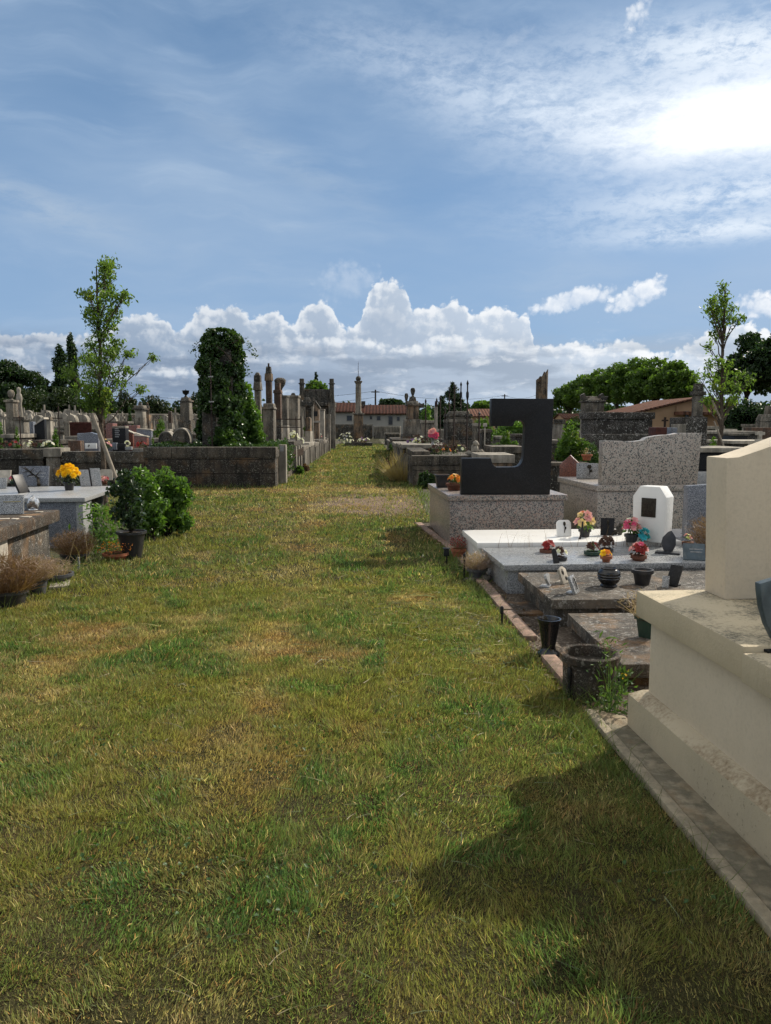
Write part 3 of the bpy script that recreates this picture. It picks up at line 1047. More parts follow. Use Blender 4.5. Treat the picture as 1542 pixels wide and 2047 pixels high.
def blades(name, N, rmin, rmax, half, seed, r0, label, short=1.0, seg=2, thatch=0.0, cat='grass'):
    g = np.random.default_rng(seed + 1000)
    x, y, r = grass_points(N, rmin, rmax, half, seed, r0)
    k = on_lawn(x, y)
    k &= g.random(N) > gravel_f(x, y) * .74
    dens = fbm(x, y, 0.13, 3, 2)
    k &= g.random(N) < np.clip(.1 + dens * 1.7, 0.35, 1)
    x, y, r = x[k], y[k], r[k]
    n = len(x)
    d = dryness(x, y)
    lush = fbm(x, y, 0.30, 31, 3) * .7 + fbm(x, y, 1.3, 33, 2) * .3
    q = g.random(n)
    mx = np.clip((fbm(x, y, .45, 37, 3) - .5) * 3.5 + .5, 0, 1)
    f = (q * .55 + mx * .45)[:, None]
    col = GREEN * (1 - f) + OLIVE * f
    t = np.clip((lush - .54) * 6, 0, .8)[:, None]
    col = col * (1 - t) + (LUSH * (.75 + q[:, None] * .9)) * t
    td = np.clip((d - .02) * 3.8 + (g.random(n) - .5) * .8, 0, 1)[:, None]
    td = td * (1 - .7 * t)
    rust = np.clip((fbm(x, y, .6, 55, 2) - .48) * 6, 0, 1)[:, None]
    dry = STRAW * (1 - rust * .75) + BROWN * 1.25 * rust * .75
    col = col * (1 - td * .85) + dry * (.45 + .8 * g.random(n))[:, None] * td * .85
    bt = (g.random(n) < .06)[:, None]
    col = np.where(bt, BROWN * (.6 + .9 * g.random(n))[:, None], col)
    sp = (g.random(n) < .035)[:, None]
    col = np.where(sp, STRAW * 1.15, col)
    yl = np.clip((fbm(x, y, 1.1, 91, 3) - .5) * 6, 0, 1)[:, None] * (1 - t)
    col = col * (1 - yl * .45) + np.array([0.24, 0.215, 0.05]) * yl * .4
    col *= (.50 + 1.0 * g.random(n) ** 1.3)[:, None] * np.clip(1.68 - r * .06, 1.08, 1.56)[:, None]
    if thatch:
        th = (g.random(n) < thatch)[:, None]
        col = np.where(th, (BROWN * .5 + STRAW * .22) * (.4 + .9 * g.random(n))[:, None], col * .8)
    tuft = np.maximum(fbm(x, y, 0.11, 41, 2), .32)
    L = (0.014 + 0.030 * g.random(n) ** 1.6) * (0.35 + 1.4 * tuft) * (1 + .25 * t[:, 0]) * short * np.clip(.68 + r * .045, .72, 1)
    L *= 1 - .30 * np.clip(td[:, 0], 0, 1)
    L *= np.clip(0.95 + r * .03, 1, 2.4)
    w = np.maximum(0.0027, 0.00105 * r) * (.7 + .7 * g.random(n)) * (1 + .5 * t[:, 0])
    lean = fbm(x, y, 0.28, 51, 2) * 12
    dirs = np.stack([np.cos(lean) * .42, np.sin(lean) * .42, np.ones(n)], 1) + g.normal(size=(n, 3)) * np.array([.30, .30, .2]) * (1 + 2.0 * thatch)
    dirs[:, 2] = np.abs(dirs[:, 2]) + .15
    o = strands(name, np.stack([x, y, np.full(n, 0.004)], 1), dirs, L, w, M['grass'], bend=0.45, seed=seed, col=col, seg=seg)
    o['kind'] = 'stuff'
    o['label'] = label
    o['category'] = cat
    return o


blades('grass', 600000, 1.3, 7.4, R(36), 11, 7.4, 'short mown grass, green mixed with dry straw, covering the near alley')
blades('thatch', 820000, 1.3, 7.4, R(36), 12, 7.4, 'low matted thatch of short blades between the taller grass', .62, 1, .35, 'thatch')
blades('far_grass', 680000, 7.2, 62, R(33), 13, 7.2, 'short mown grass further down the alley and over the crossing')

# lying clippings and straw
g = np.random.default_rng(1005)
n = 2600
x, y, r = grass_points(n, 1.4, 14, R(36), 25, 4.0)
k = on_lawn(x, y) & (g.random(n) < .25 + 1.1 * np.clip(fbm(x, y, 1.0, 81) - .35, 0, 1))
x, y = x[k], y[k]
cl = 900
hx = g.normal(0.35, .38, cl) + .2
hy = g.normal(6.0, .8, cl)
x, y = np.concatenate([x, hx]), np.concatenate([y, hy])
k = on_lawn(x, y)
x, y = x[k], y[k]
n = len(x)
a = g.uniform(0, 6.28, n)
dirs = np.stack([np.cos(a), np.sin(a), g.normal(.04, .10, n)], 1)
c = np.where((g.random(n) < .45)[:, None], np.array([0.36, 0.31, 0.20]), np.array([0.20, 0.235, 0.125])) * (.5 + .75 * g.random(n))[:, None]
o = strands('straw_clippings', np.stack([x, y, g.uniform(.012, .042, n)], 1), dirs, g.uniform(.04, .17, n), np.maximum(g.uniform(.002, .004, n), .0011 * y), M['grass'], bend=.5, seed=3, col=c)
o['kind'] = 'stuff'
o['label'] = 'pale cut straws and clippings lying on the mown grass'
o['category'] = 'clippings'

# small broad leaved weeds in the turf
n = 9000
x, y, r = grass_points(n, 1.3, 12, R(36), 35, 4.0)
k = on_lawn(x, y) & (fbm(x, y, 0.5, 101, 3) > .64)
C = np.stack([x, y, g.uniform(.012, .045, n)], 1)[k]
o = leaves('clover', C, 0.017, leafmat('clover leaf', (0.034, 0.082, 0.02), (0.06, 0.12, 0.03), 0.35, sc=4), ratio=.8, up=.9, seed=4)
o['kind'] = 'stuff'
o['label'] = 'dark green clover patches in the grass alley'
o['category'] = 'clover'

# uncut tufts along the kerb and the feet of tombs
tx, ty = [], []
for (xa, ya, xb, yb, m_, sp) in ((1.06, 2.3, 1.02, 4.0, 500, .05), (1.12, 4.2, 1.25, 4.5, 350, .09), (0.95, 4.4, 0.75, 9.6, 900, .06), (-3.45, 5.6, -3.3, 9.2, 900, .12),
                                 (-3.3, 9.2, -3.4, 12, 500, .1), (-2.78, 19.6, -3.4, 48, 500, .15), (.72, 19.6, 0.1, 46, 600, .18), (0.66, 13, 0.72, 19.3, 300, .15), (-8, 19.25, -2.9, 19.3, 500, .1)):
    t = g.random(m_)
    tx.append(xa + (xb - xa) * t + g.normal(0, sp, m_))
    ty.append(ya + (yb - ya) * t + g.normal(0, sp, m_))
x, y = np.concatenate(tx), np.concatenate(ty)
n = len(x)
c = (GREEN * 1.0 * (1 - g.random(n)[:, None] * .5) + OLIVE * g.random(n)[:, None] * .4) * (.7 + .6 * g.random(n))[:, None]
L = g.uniform(.05, .16, n)
o = strands('uncut_grass', np.stack([x, y, np.zeros(n)], 1), np.stack([g.normal(0, .4, n), g.normal(0, .4, n), np.ones(n)], 1), L, np.maximum(.004, .0011 * y), M['grass'], bend=.8, seed=9, col=c)
o['kind'] = 'stuff'
o['label'] = 'longer uncut grass left along kerbs and tomb feet'
o['category'] = 'grass'

# kerb stones and the concrete strip beside the cream tomb
mb = MB()


def kerb_piece(x0, y0, x1, y1, w, h):
    d = Vector((x1 - x0, y1 - y0, 0)).normalized()
    s_ = Vector((d.y, -d.x, 0)) * w
    q = [Vector((x0, y0, 0)), Vector((x1, y1, 0))]
    vs = [q[0], q[0] + s_, q[1] + s_, q[1]]
    mb.add([(v.x, v.y, -.02) for v in vs] + [(v.x, v.y, h) for v in vs], [(3, 2, 1, 0), (4, 5, 6, 7), (0, 1, 5, 4), (1, 2, 6, 5), (2, 3, 7, 6), (3, 0, 4, 7)])


for (ya, yb, h) in ((4.55, 5.06, .055), (5.55, 6.35, .045), (6.37, 7.6, .05), (7.63, 8.9, .035), (8.93, 10.2, .04), (10.25, 12.3, .03)):
    kerb_piece(float(kerb_x(ya)), ya, float(kerb_x(yb)), yb, .10, h)
structure(mb.build('kerb', M['kerb'], bev=.006), 'worn brick coloured kerb stones along the right edge of the grass')
mb = MB()
kp = [(1.266, 1.0), (1.256, 2.24), (1.157, 4.11), (1.17, 4.12), (1.30, 4.02), (1.46, 1.0)]
mb.prism([(x, y) for x, y in kp], -.02, .031, 'z')
M['strip'] = stone('stained path concrete', (0.31, 0.27, 0.195), (0.21, 0.183, 0.13), (0.06, 0.06, 0.042), amt=0.5, lichen=0.1, warm=0.25, sc=2.2, mott=.5)
structure(mb.build('path', M['strip'], bev=.008), 'narrow stained concrete strip beside the cream tomb')
M['strip_edge'] = stone('pale path edging', (0.38, 0.33, 0.24), (0.29, 0.25, 0.18), (0.08, 0.075, 0.05), amt=0.35, lichen=0.1, sc=2.2, mott=.5)
mb = MB().prism([(1.19, 1.0), (1.20, 2.24), (1.10, 4.11), (1.154, 4.112), (1.253, 2.24), (1.263, 1.0)], -.02, .037, 'z')
structure(mb.build('path_edge', M['strip_edge'], bev=.008), 'paler worn edge of the concrete strip along the grass')

# dark gritty strip of bare soil between the kerb and the tombs
def grit_mat():
    m, T, b, o = newmat('dark grit')
    p = T.pos()
    n = T.noise(p, 2.2, 6, .62)
    n2 = T.noise(p, 45, 4, .7)
    v = T.vor(p, 60, 'F1', out='Color')
    r_, g_, b_ = T.sep(v)
    col = T.mix(n.ss(.35, .65), (.050, .038, .028), (.105, .082, .062))
    col = T.mix(r_.ss(.72, .80) * n2.ss(.4, .6), col, (.22, .19, .155))
    col = T.mix(n2.ss(.3, .42), T.mix(1.0, col, (.4, .38, .36), 'MULTIPLY'), col)
    T.put(b.inputs['Base Color'], col)
    b.inputs['Roughness'].default_value = .95
    b.inputs['Specular IOR Level'].default_value = .15
    T.put(b.inputs['Normal'], T.bump(n2 + r_ * .4, .8, .02))
    return m


mb = MB()
yy = [4.05, 5.05, 7.5, 9.72, 12.36]
pl = [(float(kerb_x(y)) + .004, y) for y in yy] + [(3.4, 12.36), (3.4, 4.05)]
mb.add([(x, y, 0.006) for x, y in pl], [tuple(range(len(pl)))])
structure(mb.build('gravel_strip', grit_mat()), 'dark gritty bare soil around the tombs right of the kerb')
g = np.random.default_rng(71)
n = 900
y = g.uniform(4.1, 12, n)
x = np.array([float(kerb_x(v)) for v in y]) + np.abs(g.normal(0, .12, n)) - .05
o = leaves('fallen_leaves', np.stack([x, y, g.uniform(.008, .03, n)], 1), .028, leafmat('dead leaf', (.10, .06, .03), (.22, .14, .07), .15, sc=6), ratio=.6, up=2.0, seed=72, jitter=.6)
o['kind'] = 'stuff'
o['label'] = 'dead leaves and crumbs lying along the kerb on the right'
o['category'] = 'dead leaves'

# ------------------------------------------------------------------ trees


def limb(a, b, r0, r1, mb_, n=4, wob=.06, seed=0):
    q = random.Random(seed)
    a, b = Vector(a), Vector(b)
    L = (b - a).length
    pts, rs = [], []
    for i in range(n + 1):
        t = i / n
        p = a.lerp(b, t)
        if 0 < i:
            p += Vector((q.uniform(-1, 1), q.uniform(-1, 1), q.uniform(-.5, .8))) * wob * L * (.4 if i == n else 1)
        pts.append(p)
        rs.append(r0 + (r1 - r0) * t)
    mb_.tube(pts, rs, 6)
    return pts


DEN = .62


def young_tree(label, px, Y, top_py, clumps, seed, leafn):
    base = Vector((Xp(px, Y), Y, 0))
    t = thing('young_tree', label, 'tree', base, 0, None)
    q = random.Random(seed)
    H = Zp(top_py, Y)
    tr = MB()
    pts = [Vector((q.uniform(-.03, .03) * (0 if i == 0 else 1), q.uniform(-.03, .03), H * i / 8 * .97)) for i in range(9)]
    tr.tube(pts, [.055 * (1 - i / 8.8) + .006 for i in range(9)], 8)
    CC = []
    for i, (cx, cy, rx, ry) in enumerate(clumps):
        p = at(cx, cy, Y) - base
        kx = Y / F
        dy = q.uniform(-.5, .5) * (0.35 + abs(cx - px) / 60)
        c = Vector((p.x, dy, p.z))
        z0 = max(1.55, c.z - .35 - abs(c.x) * .9)
        limb((0, 0, z0), c, .016, .004, tr, 4, .07, seed + i)
        for j in range(3):
            limb(c.lerp(Vector((0, 0, z0)), .35), c + Vector((q.uniform(-1, 1) * rx * kx, q.uniform(-1, 1) * rx * kx, q.uniform(-.6, 1) * ry * kx)), .006, .002, tr, 3, .08, seed + i * 7 + j)
        CC.append((c.x, c.y, c.z, rx * kx, rx * kx * .95, ry * kx))
    tr.build('trunk', M['bark'], t)
    g2 = np.random.default_rng(seed)
    out = []
    for (x, y, z, rx, ry, rz) in CC:
        n = int(leafn * (rx * rz + .02) * 1.25)
        nt = max(3, n // 7)
        d = unit(g2.normal(size=(nt, 3))) * (g2.random((nt, 1)) ** .55) * np.array([rx * 1.12, ry * 1.5, rz * 1.12]) + np.array([x, y, z])
        out.append((np.repeat(d, 7, 0) + g2.normal(size=(nt * 7, 3)) * np.array([.045, .045, .04])))
    leaves('crown', np.concatenate(out), 0.078, M['leaf_young'], t, droop=.75, ratio=.42, seed=seed, up=.15)
    return t, base


tl = [(218, 528, 16, 12), (206, 535, 12, 8), (226, 545, 12, 12), (212, 560, 22, 16), (205, 578, 16, 10), (185, 592, 18, 6), (172, 590, 8, 5), (222, 596, 28, 15), (250, 597, 16, 8), (262, 596, 8, 6), (195, 618, 22, 12), (222, 622, 18, 16),
      (186, 630, 12, 10), (200, 645, 18, 12), (224, 652, 14, 14), (210, 672, 16, 14), (190, 690, 16, 14), (232, 690, 14, 10), (222, 705, 22, 12), (160, 715, 16, 14), (185, 722, 22, 16), (240, 714, 10, 10), (268, 711, 9, 6), (282, 709, 5, 4), (153, 745, 16, 18),
      (178, 748, 22, 18), (190, 795, 16, 12), (198, 822, 12, 8), (210, 740, 24, 18), (240, 740, 14, 12), (150, 772, 16, 16), (175, 782, 22, 16), (205, 775, 24, 18), (232, 762, 16, 12), (180, 808, 18, 12), (208, 805, 18, 14), (222, 790, 14, 12), (268, 776, 7, 5)]
tleft, bl = young_tree('slender young tree with a pale leaning stake in front of the stone wall', 205, 15.0, 516, tl, 3, 3000)
trr = [(1444, 577, 8, 10), (1440, 596, 12, 14), (1436, 614, 12, 12), (1410, 606, 9, 7), (1405, 618, 7, 7), (1420, 620, 13, 10), (1418, 634, 13, 9), (1446, 628, 14, 14), (1470, 624, 8, 7), (1480, 611, 7, 5), (1476, 636, 10, 8), (1462, 645, 11, 8), (1438, 650, 12, 10),
       (1430, 668, 8, 6), (1426, 690, 5, 6), (1446, 672, 6, 5), (1430, 725, 12, 8), (1415, 732, 9, 6), (1448, 735, 16, 12), (1404, 750, 9, 7), (1428, 752, 15, 12), (1460, 758, 16, 12), (1490, 748, 12, 8), (1502, 758, 9, 6), (1420, 775, 14, 11), (1444, 778, 18, 13),
       (1474, 778, 16, 12), (1428, 795, 14, 10), (1455, 800, 18, 12), (1480, 797, 11, 9), (1420, 806, 9, 7), (1460, 818, 12, 8)]
tright, br = young_tree('slender young tree with thin crossed canes behind the cream headstone', 1439, 15.0, 568, trr, 8, 1750)
# stakes lean on the trees: things of their own
mb = MB()
a_, b_ = at(226, 940, 14.6), at(184, 826, 14.6)
d_ = (a_ - b_).normalized()
a_ = a_ + d_ * (a_.z / -d_.z)
mb.tube([a_, b_], [.045, .038], 10)
o = mb.build('tree_stake', M['stake'])
tag(o, 'thick pale round stake leaning against the left young tree', 'stake')
for (p0, p1, lb) in (((1452, 905), (1428, 842), 'short pale cane crossing the low trunk of the right young tree'), ((1441, 838), (1424, 800), 'upper pale cane crossing the right young tree below its leaves')):
    mb = MB()
    a_, b_ = at(*p0, 14.7), at(*p1, 14.7)
    if 'short' in lb:
        d_ = (a_ - b_).normalized()
        a_ = a_ + d_ * (a_.z / -d_.z)
    mb.tube([a_, b_], .016, 6)
    tag(mb.build('tree_cane', M['stake']), lb, 'cane', 'canes of the right young tree')


def big_tree(name, label, px, Y, top_py, bot_py, wpx, mat, seed, trunk_r=.3, leaf=.3, dens=26, group=None, cat='tree', flat=1.0, base_z=0.0, parts=True):
    base = Vector((Xp(px, Y), Y, 0))
    t = thing(name, label, cat, base, 0, group)
    zt, zb = Zp(top_py, Y), max(0.3, Zp(bot_py, Y))
    rx = wpx * .63 * Y / F
    q = random.Random(seed)
    CC = []
    h = zt - zb
    nc = 36
    for i in range(nc):
        # clumps spread over a rounded dome
        th = q.uniform(0, 6.283)
        v = q.random()
        rr = math.sqrt(q.random()) * .72 * rx
        s_ = math.sqrt(max(0, 1 - (rr / rx) ** 2))
        zz = zb + h * (.18 + .64 * v * s_)
        cr = rx * q.uniform(.22, .38)
        CC.append((math.cos(th) * rr, math.sin(th) * rr, min(zz, zt - cr * .62 * flat), cr, cr, cr * .62 * flat))
    CC.append((0, 0, zt - rx * .3, rx * .42, rx * .42, rx * .3))
    for k in range(6):
        a = k * 1.05 + q.random()
        CC.append((math.cos(a) * rx * .62, math.sin(a) * rx * .62, zb + h * q.uniform(.12, .42), rx * .36, rx * .36, rx * .26))
    leaves('crown', crown_pts(CC, dens / leaf ** 2 * DEN, seed, .5), leaf, mat, t, droop=.2, ratio=.7, seed=seed, up=.4)
    tr = MB()
    limb((0, 0, -.1), (0, 0, zb + h * .45), trunk_r, trunk_r * .55, tr, 5, .02, seed)
    for k in range(7):
        a = k * .9 + q.random()
        limb((0, 0, zb * .85 + h * .1 * q.random()), (math.cos(a) * rx * .55, math.sin(a) * rx * .55, zb + h * q.uniform(.3, .7)), trunk_r * .45, trunk_r * .1, tr, 4, .05, seed + k)
    tr.build('trunk', M['bark_dark'], t)
    return t


def columnar(name, label, px, Y, top_py, wpx, mat, seed, leaf=.28, dens=24, group=None, conif=False, bot=None):
    base = Vector((Xp(px, Y), Y, 0))
    t = thing(name, label, 'tree', base, 0, group)
    zt = Zp(top_py, Y)
    rx = wpx * .5 * Y / F
    q = random.Random(seed)
    CC = []
    zb = zt * .14 if bot is None else Zp(bot, Y)
    k = 20
    for i in range(k):
        f = i / (k - 1)
        z = zb + (zt - zb) * (f * .97)
        if conif:
            rr = rx * (1 - f) ** .8 + .05
            for j in range(4):
                a = q.uniform(0, 6.28)
                CC.append((math.cos(a) * rr * .6, math.sin(a) * rr * .6, z, rr * .5 + .08, rr * .5 + .08, (zt - zb) / k * .8))
        else:
            rr = rx * 1.55 * (max(0.0, math.sin(min(1, f * .90 + .08) * math.pi)) ** .35 * .8 + .08)
            a = q.uniform(0, 6.28)
            CC.append((math.cos(a) * rr * .3, math.sin(a) * rr * .3, z, rr * .8, rr * .8, (zt - zb) / k * 1.5))
    CC.append((0, 0, zt - .25 * rx, rx * .14, rx * .14, rx * .3))
    leaves('crown', crown_pts(CC, dens / leaf ** 2 * DEN, seed, .4), leaf, mat, t, droop=.3 if conif else -.3, ratio=.6 if not conif else .3, seed=seed)
    tr = MB()
    limb((0, 0, -.1), (0, 0, zt * .92), .18 * max(.4, rx / 2), .03, tr, 6, .008, seed)
    tr.build('trunk', M['bark_dark'], t)
    return t


def bush(name, label, px, Y, top_py, wpx, mat, seed, leaf=.07, dens=30, cat='bush', group=None, z0=0.0, stems=True, hump=1.0, ndx=0.0):
    base = Vector((Xp(px, Y), Y, z0))
    t = thing(name, label, cat, base, 0, group)
    zt = Zp(top_py, Y) - z0
    rx = wpx * .5 * Y / F
    q = random.Random(seed)
    CC = []
    for i in range(18):
        a, rr = q.uniform(0, 6.28), q.random() ** .5 * rx * .68
        f = math.sqrt(max(0.05, 1 - (rr / rx) ** 2))
        z = zt * q.uniform(.10, .80) * (.45 + .55 * f)
        cr = rx * q.uniform(.24, .40)
        CC.append((math.cos(a) * rr, math.sin(a) * rr * .8, min(z, zt - cr * .75), cr, cr, min(cr * .85, zt * .35)))
    CC.append((ndx * rx, 0, zt * .74, rx * .4, rx * .4, zt * .26))
    CC.append((0, 0, zt * .4, rx * .7, rx * .6, zt * .36))
    leaves('foliage', crown_pts(CC, dens / leaf ** 2 * DEN, seed, .35), leaf, mat, t, droop=.1, ratio=.5, seed=seed, up=.3)
    if stems:
        tr = MB()
        for c in CC:
            limb((q.uniform(-.1, .1) * rx, q.uniform(-.1, .1) * rx, 0), c[:3], .02, .005, tr, 4, .05, seed)
        tr.build('stems', M['bark_dark'], t)
    return t


# the row of plane trees at the right, left one farthest
for i, (px, Y, tp, bp, w, lb) in enumerate((
        (1138, 150, 766, 822, 62, 'low round tree at the far left end of the plane row'),
        (1166, 138, 748, 818, 70, 'second plane tree from the left end of the row'),
        (1198, 126, 736, 812, 76, 'plane tree with its crown just left of the row summit'),
        (1232, 114, 724, 808, 84, 'tall plane tree left of the middle of the row'),
        (1270, 106, 714, 806, 92, 'tallest plane tree at the summit of the row'),
        (1308, 98, 713, 804, 98, 'plane tree above the tiled barn roof'),
        (1344, 92, 720, 804, 92, 'plane tree at the right end of the row beside the cross'))):
    big_tree('plane_tree', lb, px, Y, tp, bp, w, M['leaf_plane'], 100 + i, .28, .42, 24, 'plane trees in a row behind the barn')
for i, (px, Y, tp, bp, w, lb) in enumerate(((1490, 62, 664, 790, 96, 'big dark tree behind the right young tree'), (1560, 58, 658, 782, 120, 'tallest dark tree cut by the right picture edge'))):
    big_tree('broadleaf_tree', lb, px, Y, tp, bp, w, M['leaf_dark'], 130 + i, .24, .30, 24, 'big trees at the right edge')
bush('laurel_bush', 'very dark dense bush under the big right trees', 1492, 52, 796, 118, M['leaf_dark'], 140, .22, 26)
bush('laurel_bush', 'dark bush beside the right edge mausoleum', 1556, 50, 806, 70, M['leaf_dark'], 141, .22, 26)
big_tree('oak_tree', 'broad dark tree at the left picture edge', 22, 95, 719, 822, 112, M['leaf_dark'], 150, .4, .38, 26)
big_tree('oak_tree', 'smaller dark tree left of the poplars', 92, 108, 756, 812, 46, M['leaf_dark'], 151, .25, .38, 26)
columnar('poplar_tree', 'left and shorter of the two dark poplars', 127, 110, 694, 27, M['leaf_dark'], 152, .36, 26, 'pair of poplars')
columnar('poplar_tree', 'right and taller of the two dark poplars', 151, 116, 672, 23, M['leaf_dark'], 153, .36, 26, 'pair of poplars')
for i, (px, Y, tp, w, lb) in enumerate(((-25, 70, 783, 100, 'tall hedge bush at the far left edge'), (58, 74, 777, 123, 'wide dark hedge bush behind the white crosses'), (128, 72, 771, 107, 'olive hedge bush below the poplars'),
                                        (205, 78, 769, 100, 'dark hedge bush behind the left young tree'), (252, 80, 775, 67, 'hedge bush right of the left young tree'), (306, 82, 788, 96, 'pointed dark hedge bush left of the urn pillar'),
                                        (356, 90, 797, 38, 'small dark bush beside the urn pillar'), (392, 78, 781, 58, 'green bush just left of the ivy tower'))):
    bush('hedge_bush', lb, px, Y, tp, w, M['leaf_hedge'] if i % 3 else M['leaf_dark'], 160 + i, .30, 26, 'bush', 'hedge bushes behind the left graves', stems=False)
big_tree('broadleaf_tree', 'round green tree rising behind the old chapel', 630, 74, 760, 812, 60, M['leaf_bush'], 172, .2, .3, 24)
columnar('spruce_tree', 'small dark spruce tip above the old chapel', 633, 82, 744, 27, M['needle'], 173, .3, 22, conif=True)
columnar('conifer_tree', 'dark spiky conifer behind the iron spear poles', 905, 56, 764, 92, M['needle'], 174, .26, 20, conif=True)
columnar('conifer_tree', 'lower left shoulder of the conifers beside the iron poles', 884, 54, 792, 56, M['needle'], 175, .26, 20, conif=True)
bush('hedge_bush', 'bright green bush right of the twin urn monument', 853, 52, 806, 46, M['leaf_shrub'], 176, .16, 26)
big_tree('far_tree', 'distant rounded tree above the white house roof', 783, 150, 797, 815, 44, M['leaf_dark'], 177, .3, .5, 24)
big_tree('far_tree', 'distant pale tree left of the dark headstone', 965, 150, 801, 818, 40, M['leaf_plane'], 178, .3, .5, 24)
bush('hedge_bush', 'light green bush seen left of the dark headstone', 972, 40, 832, 40, M['leaf_bush'], 179, .12, 26)
bush('hedge_bush', 'green shrub seen through the opening of the dark headstone', 1012, 30, 858, 48, M['leaf_bush'], 181, .09, 24)
bush('lilac_bush', 'bright yellow green bush right of the dark headstone', 1142, 17.5, 838, 86, M['leaf_bush'], 180, .085, 22)
# hills of trees beyond everything: one mass
CC = []
for i in range(70):
    a = R(-34 + 68 * i / 69)
    d = 210 + 30 * math.sin(i * 1.7)
    CC.append((d * math.sin(a), d * math.cos(a), 2.2 + 1.6 * math.sin(i * 2.3) ** 2, 6.5, 5.0, 3.4))
o = leaves('far_wood', crown_pts(CC, 7.0, 190, .4), 1.1, M['leaf_dark'], ratio=.7, seed=190)
o['kind'] = 'stuff'
o['label'] = 'low dark line of far trees along the horizon'
o['category'] = 'wood'
# ------------------------------------------------------------------ near graves
M['slate_dark'] = plain('dark slate', (0.03, 0.033, 0.04), .4, .2, 14, spec=.35, dirt=(.09, .09, .085), dirt_amt=.35)
q = random.Random(11)
M['cream_cap'] = stone('yellowed cream cap', (0.48, 0.405, 0.275), (0.40, 0.325, 0.205), (0.10, 0.085, 0.055), amt=0.42, lichen=0.0, mott=.3, sc=1.8, bump=0.2, rough=0.85, bias=-.01)
M['cream_body'] = stone('cream render', (0.59, 0.51, 0.39), (0.55, 0.475, 0.36), (0.30, 0.24, 0.16), amt=0.06, lichen=0.0, mott=.10, sc=0.9, bump=0.15, rough=0.8)
M['cream_plinth'] = stone('stained cream plinth', (0.45, 0.375, 0.255), (0.38, 0.315, 0.215), (0.12, 0.115, 0.07), amt=0.22, lichen=0.0, mott=.2, sc=2.6, bump=0.2, rough=0.85)


def top_dirt(name, base, dirt, amt=.9):
    """rendered slab whose up facing side carries a crust of dark lichen"""
    m, T, b, o = newmat(name)
    p = T.pos()
    x, y, z = T.sep(T.geo('Normal'))
    n = T.noise(p, 2.4, 7, .65)
    n2 = T.noise(p, 70, 4, .65)
    st = T.noise(T.map(p, (30, 30, 1.8)), 1, 5, .6)
    col = T.mix(n.ss(.3, .7), base, tuple(c * .82 for c in base))
    col = T.mix((n * .6 + n2 * .4).ss(.45, .58) * z.ss(.6, .9) * amt, col, dirt)
    col = T.mix(n2.ss(.56, .66) * z.ss(.6, .9) * .5, col, (.36, .30, .17))
    col = T.mix(st.ss(.54, .74) * n.ss(.40, .62) * .35, col, (.20, .17, .105))
    T.put(b.inputs['Base Color'], col)
    b.inputs['Roughness'].default_value = .88
    T.put(b.inputs['Normal'], T.bump(n2 + n, .35, .01))
    return m


M['cream_top'] = top_dirt('cream cap with dark crust', (0.48, 0.405, 0.275), (0.050, 0.055, 0.042))

def ledge_mat():
    m, T, b, o = newmat('stained cream plinth with a dirty ledge')
    p = T.pos()
    x, y, z = T.sep(T.geo('Normal'))
    n = T.noise(p, 2.6, 6, .62)
    n2 = T.noise(p, 55, 4, .65)
    st = T.noise(T.map(p, (26, 26, 1.6)), 1, 5, .6)
    col = T.mix(n.ss(.3, .7), (0.46, 0.39, 0.27), (0.39, 0.335, 0.235))
    col = T.mix(st.ss(.55, .72) * n.ss(.45, .65) * .3, col, (.22, .195, .13))
    col = T.mix(n2.ss(.60, .68) * n.ss(.45, .6) * .7, col, (.075, .08, .05))
    col = T.mix((z.ss(.3, .6) * (n * .6 + n2 * .4).ss(.42, .60)) * .75, col, (.19, .13, .07))
    T.put(b.inputs['Base Color'], col)
    b.inputs['Roughness'].default_value = .88
    T.put(b.inputs['Normal'], T.bump(n2 + n, .3, .01))
    return m


M['cream_plinth'] = ledge_mat()
t = thing('tomb', 'large cream rendered tomb with a thick cap at the right foreground', 'tomb', (1.27, 3.90, 0), R(4.9))
mb = MB().box(0.0, 2.0, -4.2, 0.0, -.02, .20)
mb.add([(0, -4.2, .20), (2, -4.2, .20), (2, 0, .20), (0, 0, .20), (.05, -4.15, .235), (1.95, -4.15, .235), (1.95, -.05, .235), (.05, -.05, .235)],
       [(4, 5, 6, 7), (0, 1, 5, 4), (1, 2, 6, 5), (2, 3, 7, 6), (3, 0, 4, 7)])
mb.build('plinth', M['cream_plinth'], t, bev=.006)
MB().box(.075, 1.92, -4.12, -.075, .19, .625).build('body', M['cream_body'], t, bev=.006)
MB().box(.02, 1.97, -1.02, -.01, .62, .75).build('cap', M['cream_top'], t, bev=.008)
MB().box(.012, 1.98, -4.18, -1.026, .612, .728).build('cap', M['cream_top'], t, bev=.008)
pts = [(.365, .75), (.34, 1.44), (.40, 1.444)]
for k in range(1, 13):
    u = k / 12
    pts.append((.40 + u * 1.22, 1.444 + .30 * math.sin(u * math.pi * .5) ** 1.1))
pts += [(1.62, .75)]
hs = thing('headstone', 'cream headstone with a rising sloped top standing on the cream tomb', 'headstone', (1.27, 3.90, 0), R(4.9))
MB().prism(pts, -.245, -.05).build('slab', M['cream_body'], hs, bev=.006)
# blue grey plaque at the picture edge
pl = thing('memorial_plaque', 'big curved blue grey stone plaque on the cream tomb cap at the right edge', 'plaque', (1.545, 2.93, .729), R(8))
MB().prism([(-.115, .265), (-.112, .235), (-.10, .17), (-.075, .10), (-.04, .04), (.0, .008), (.10, .004), (.16, .08), (.18, .2), (.17, .31), (.08, .315)], -.018, .018).build('stone', M['slate_blue'], pl, bev=.004)
MB().box(-.09, .12, -.05, .05, 0, .010).build('foot', M['metal_black'], pl, bev=.002)

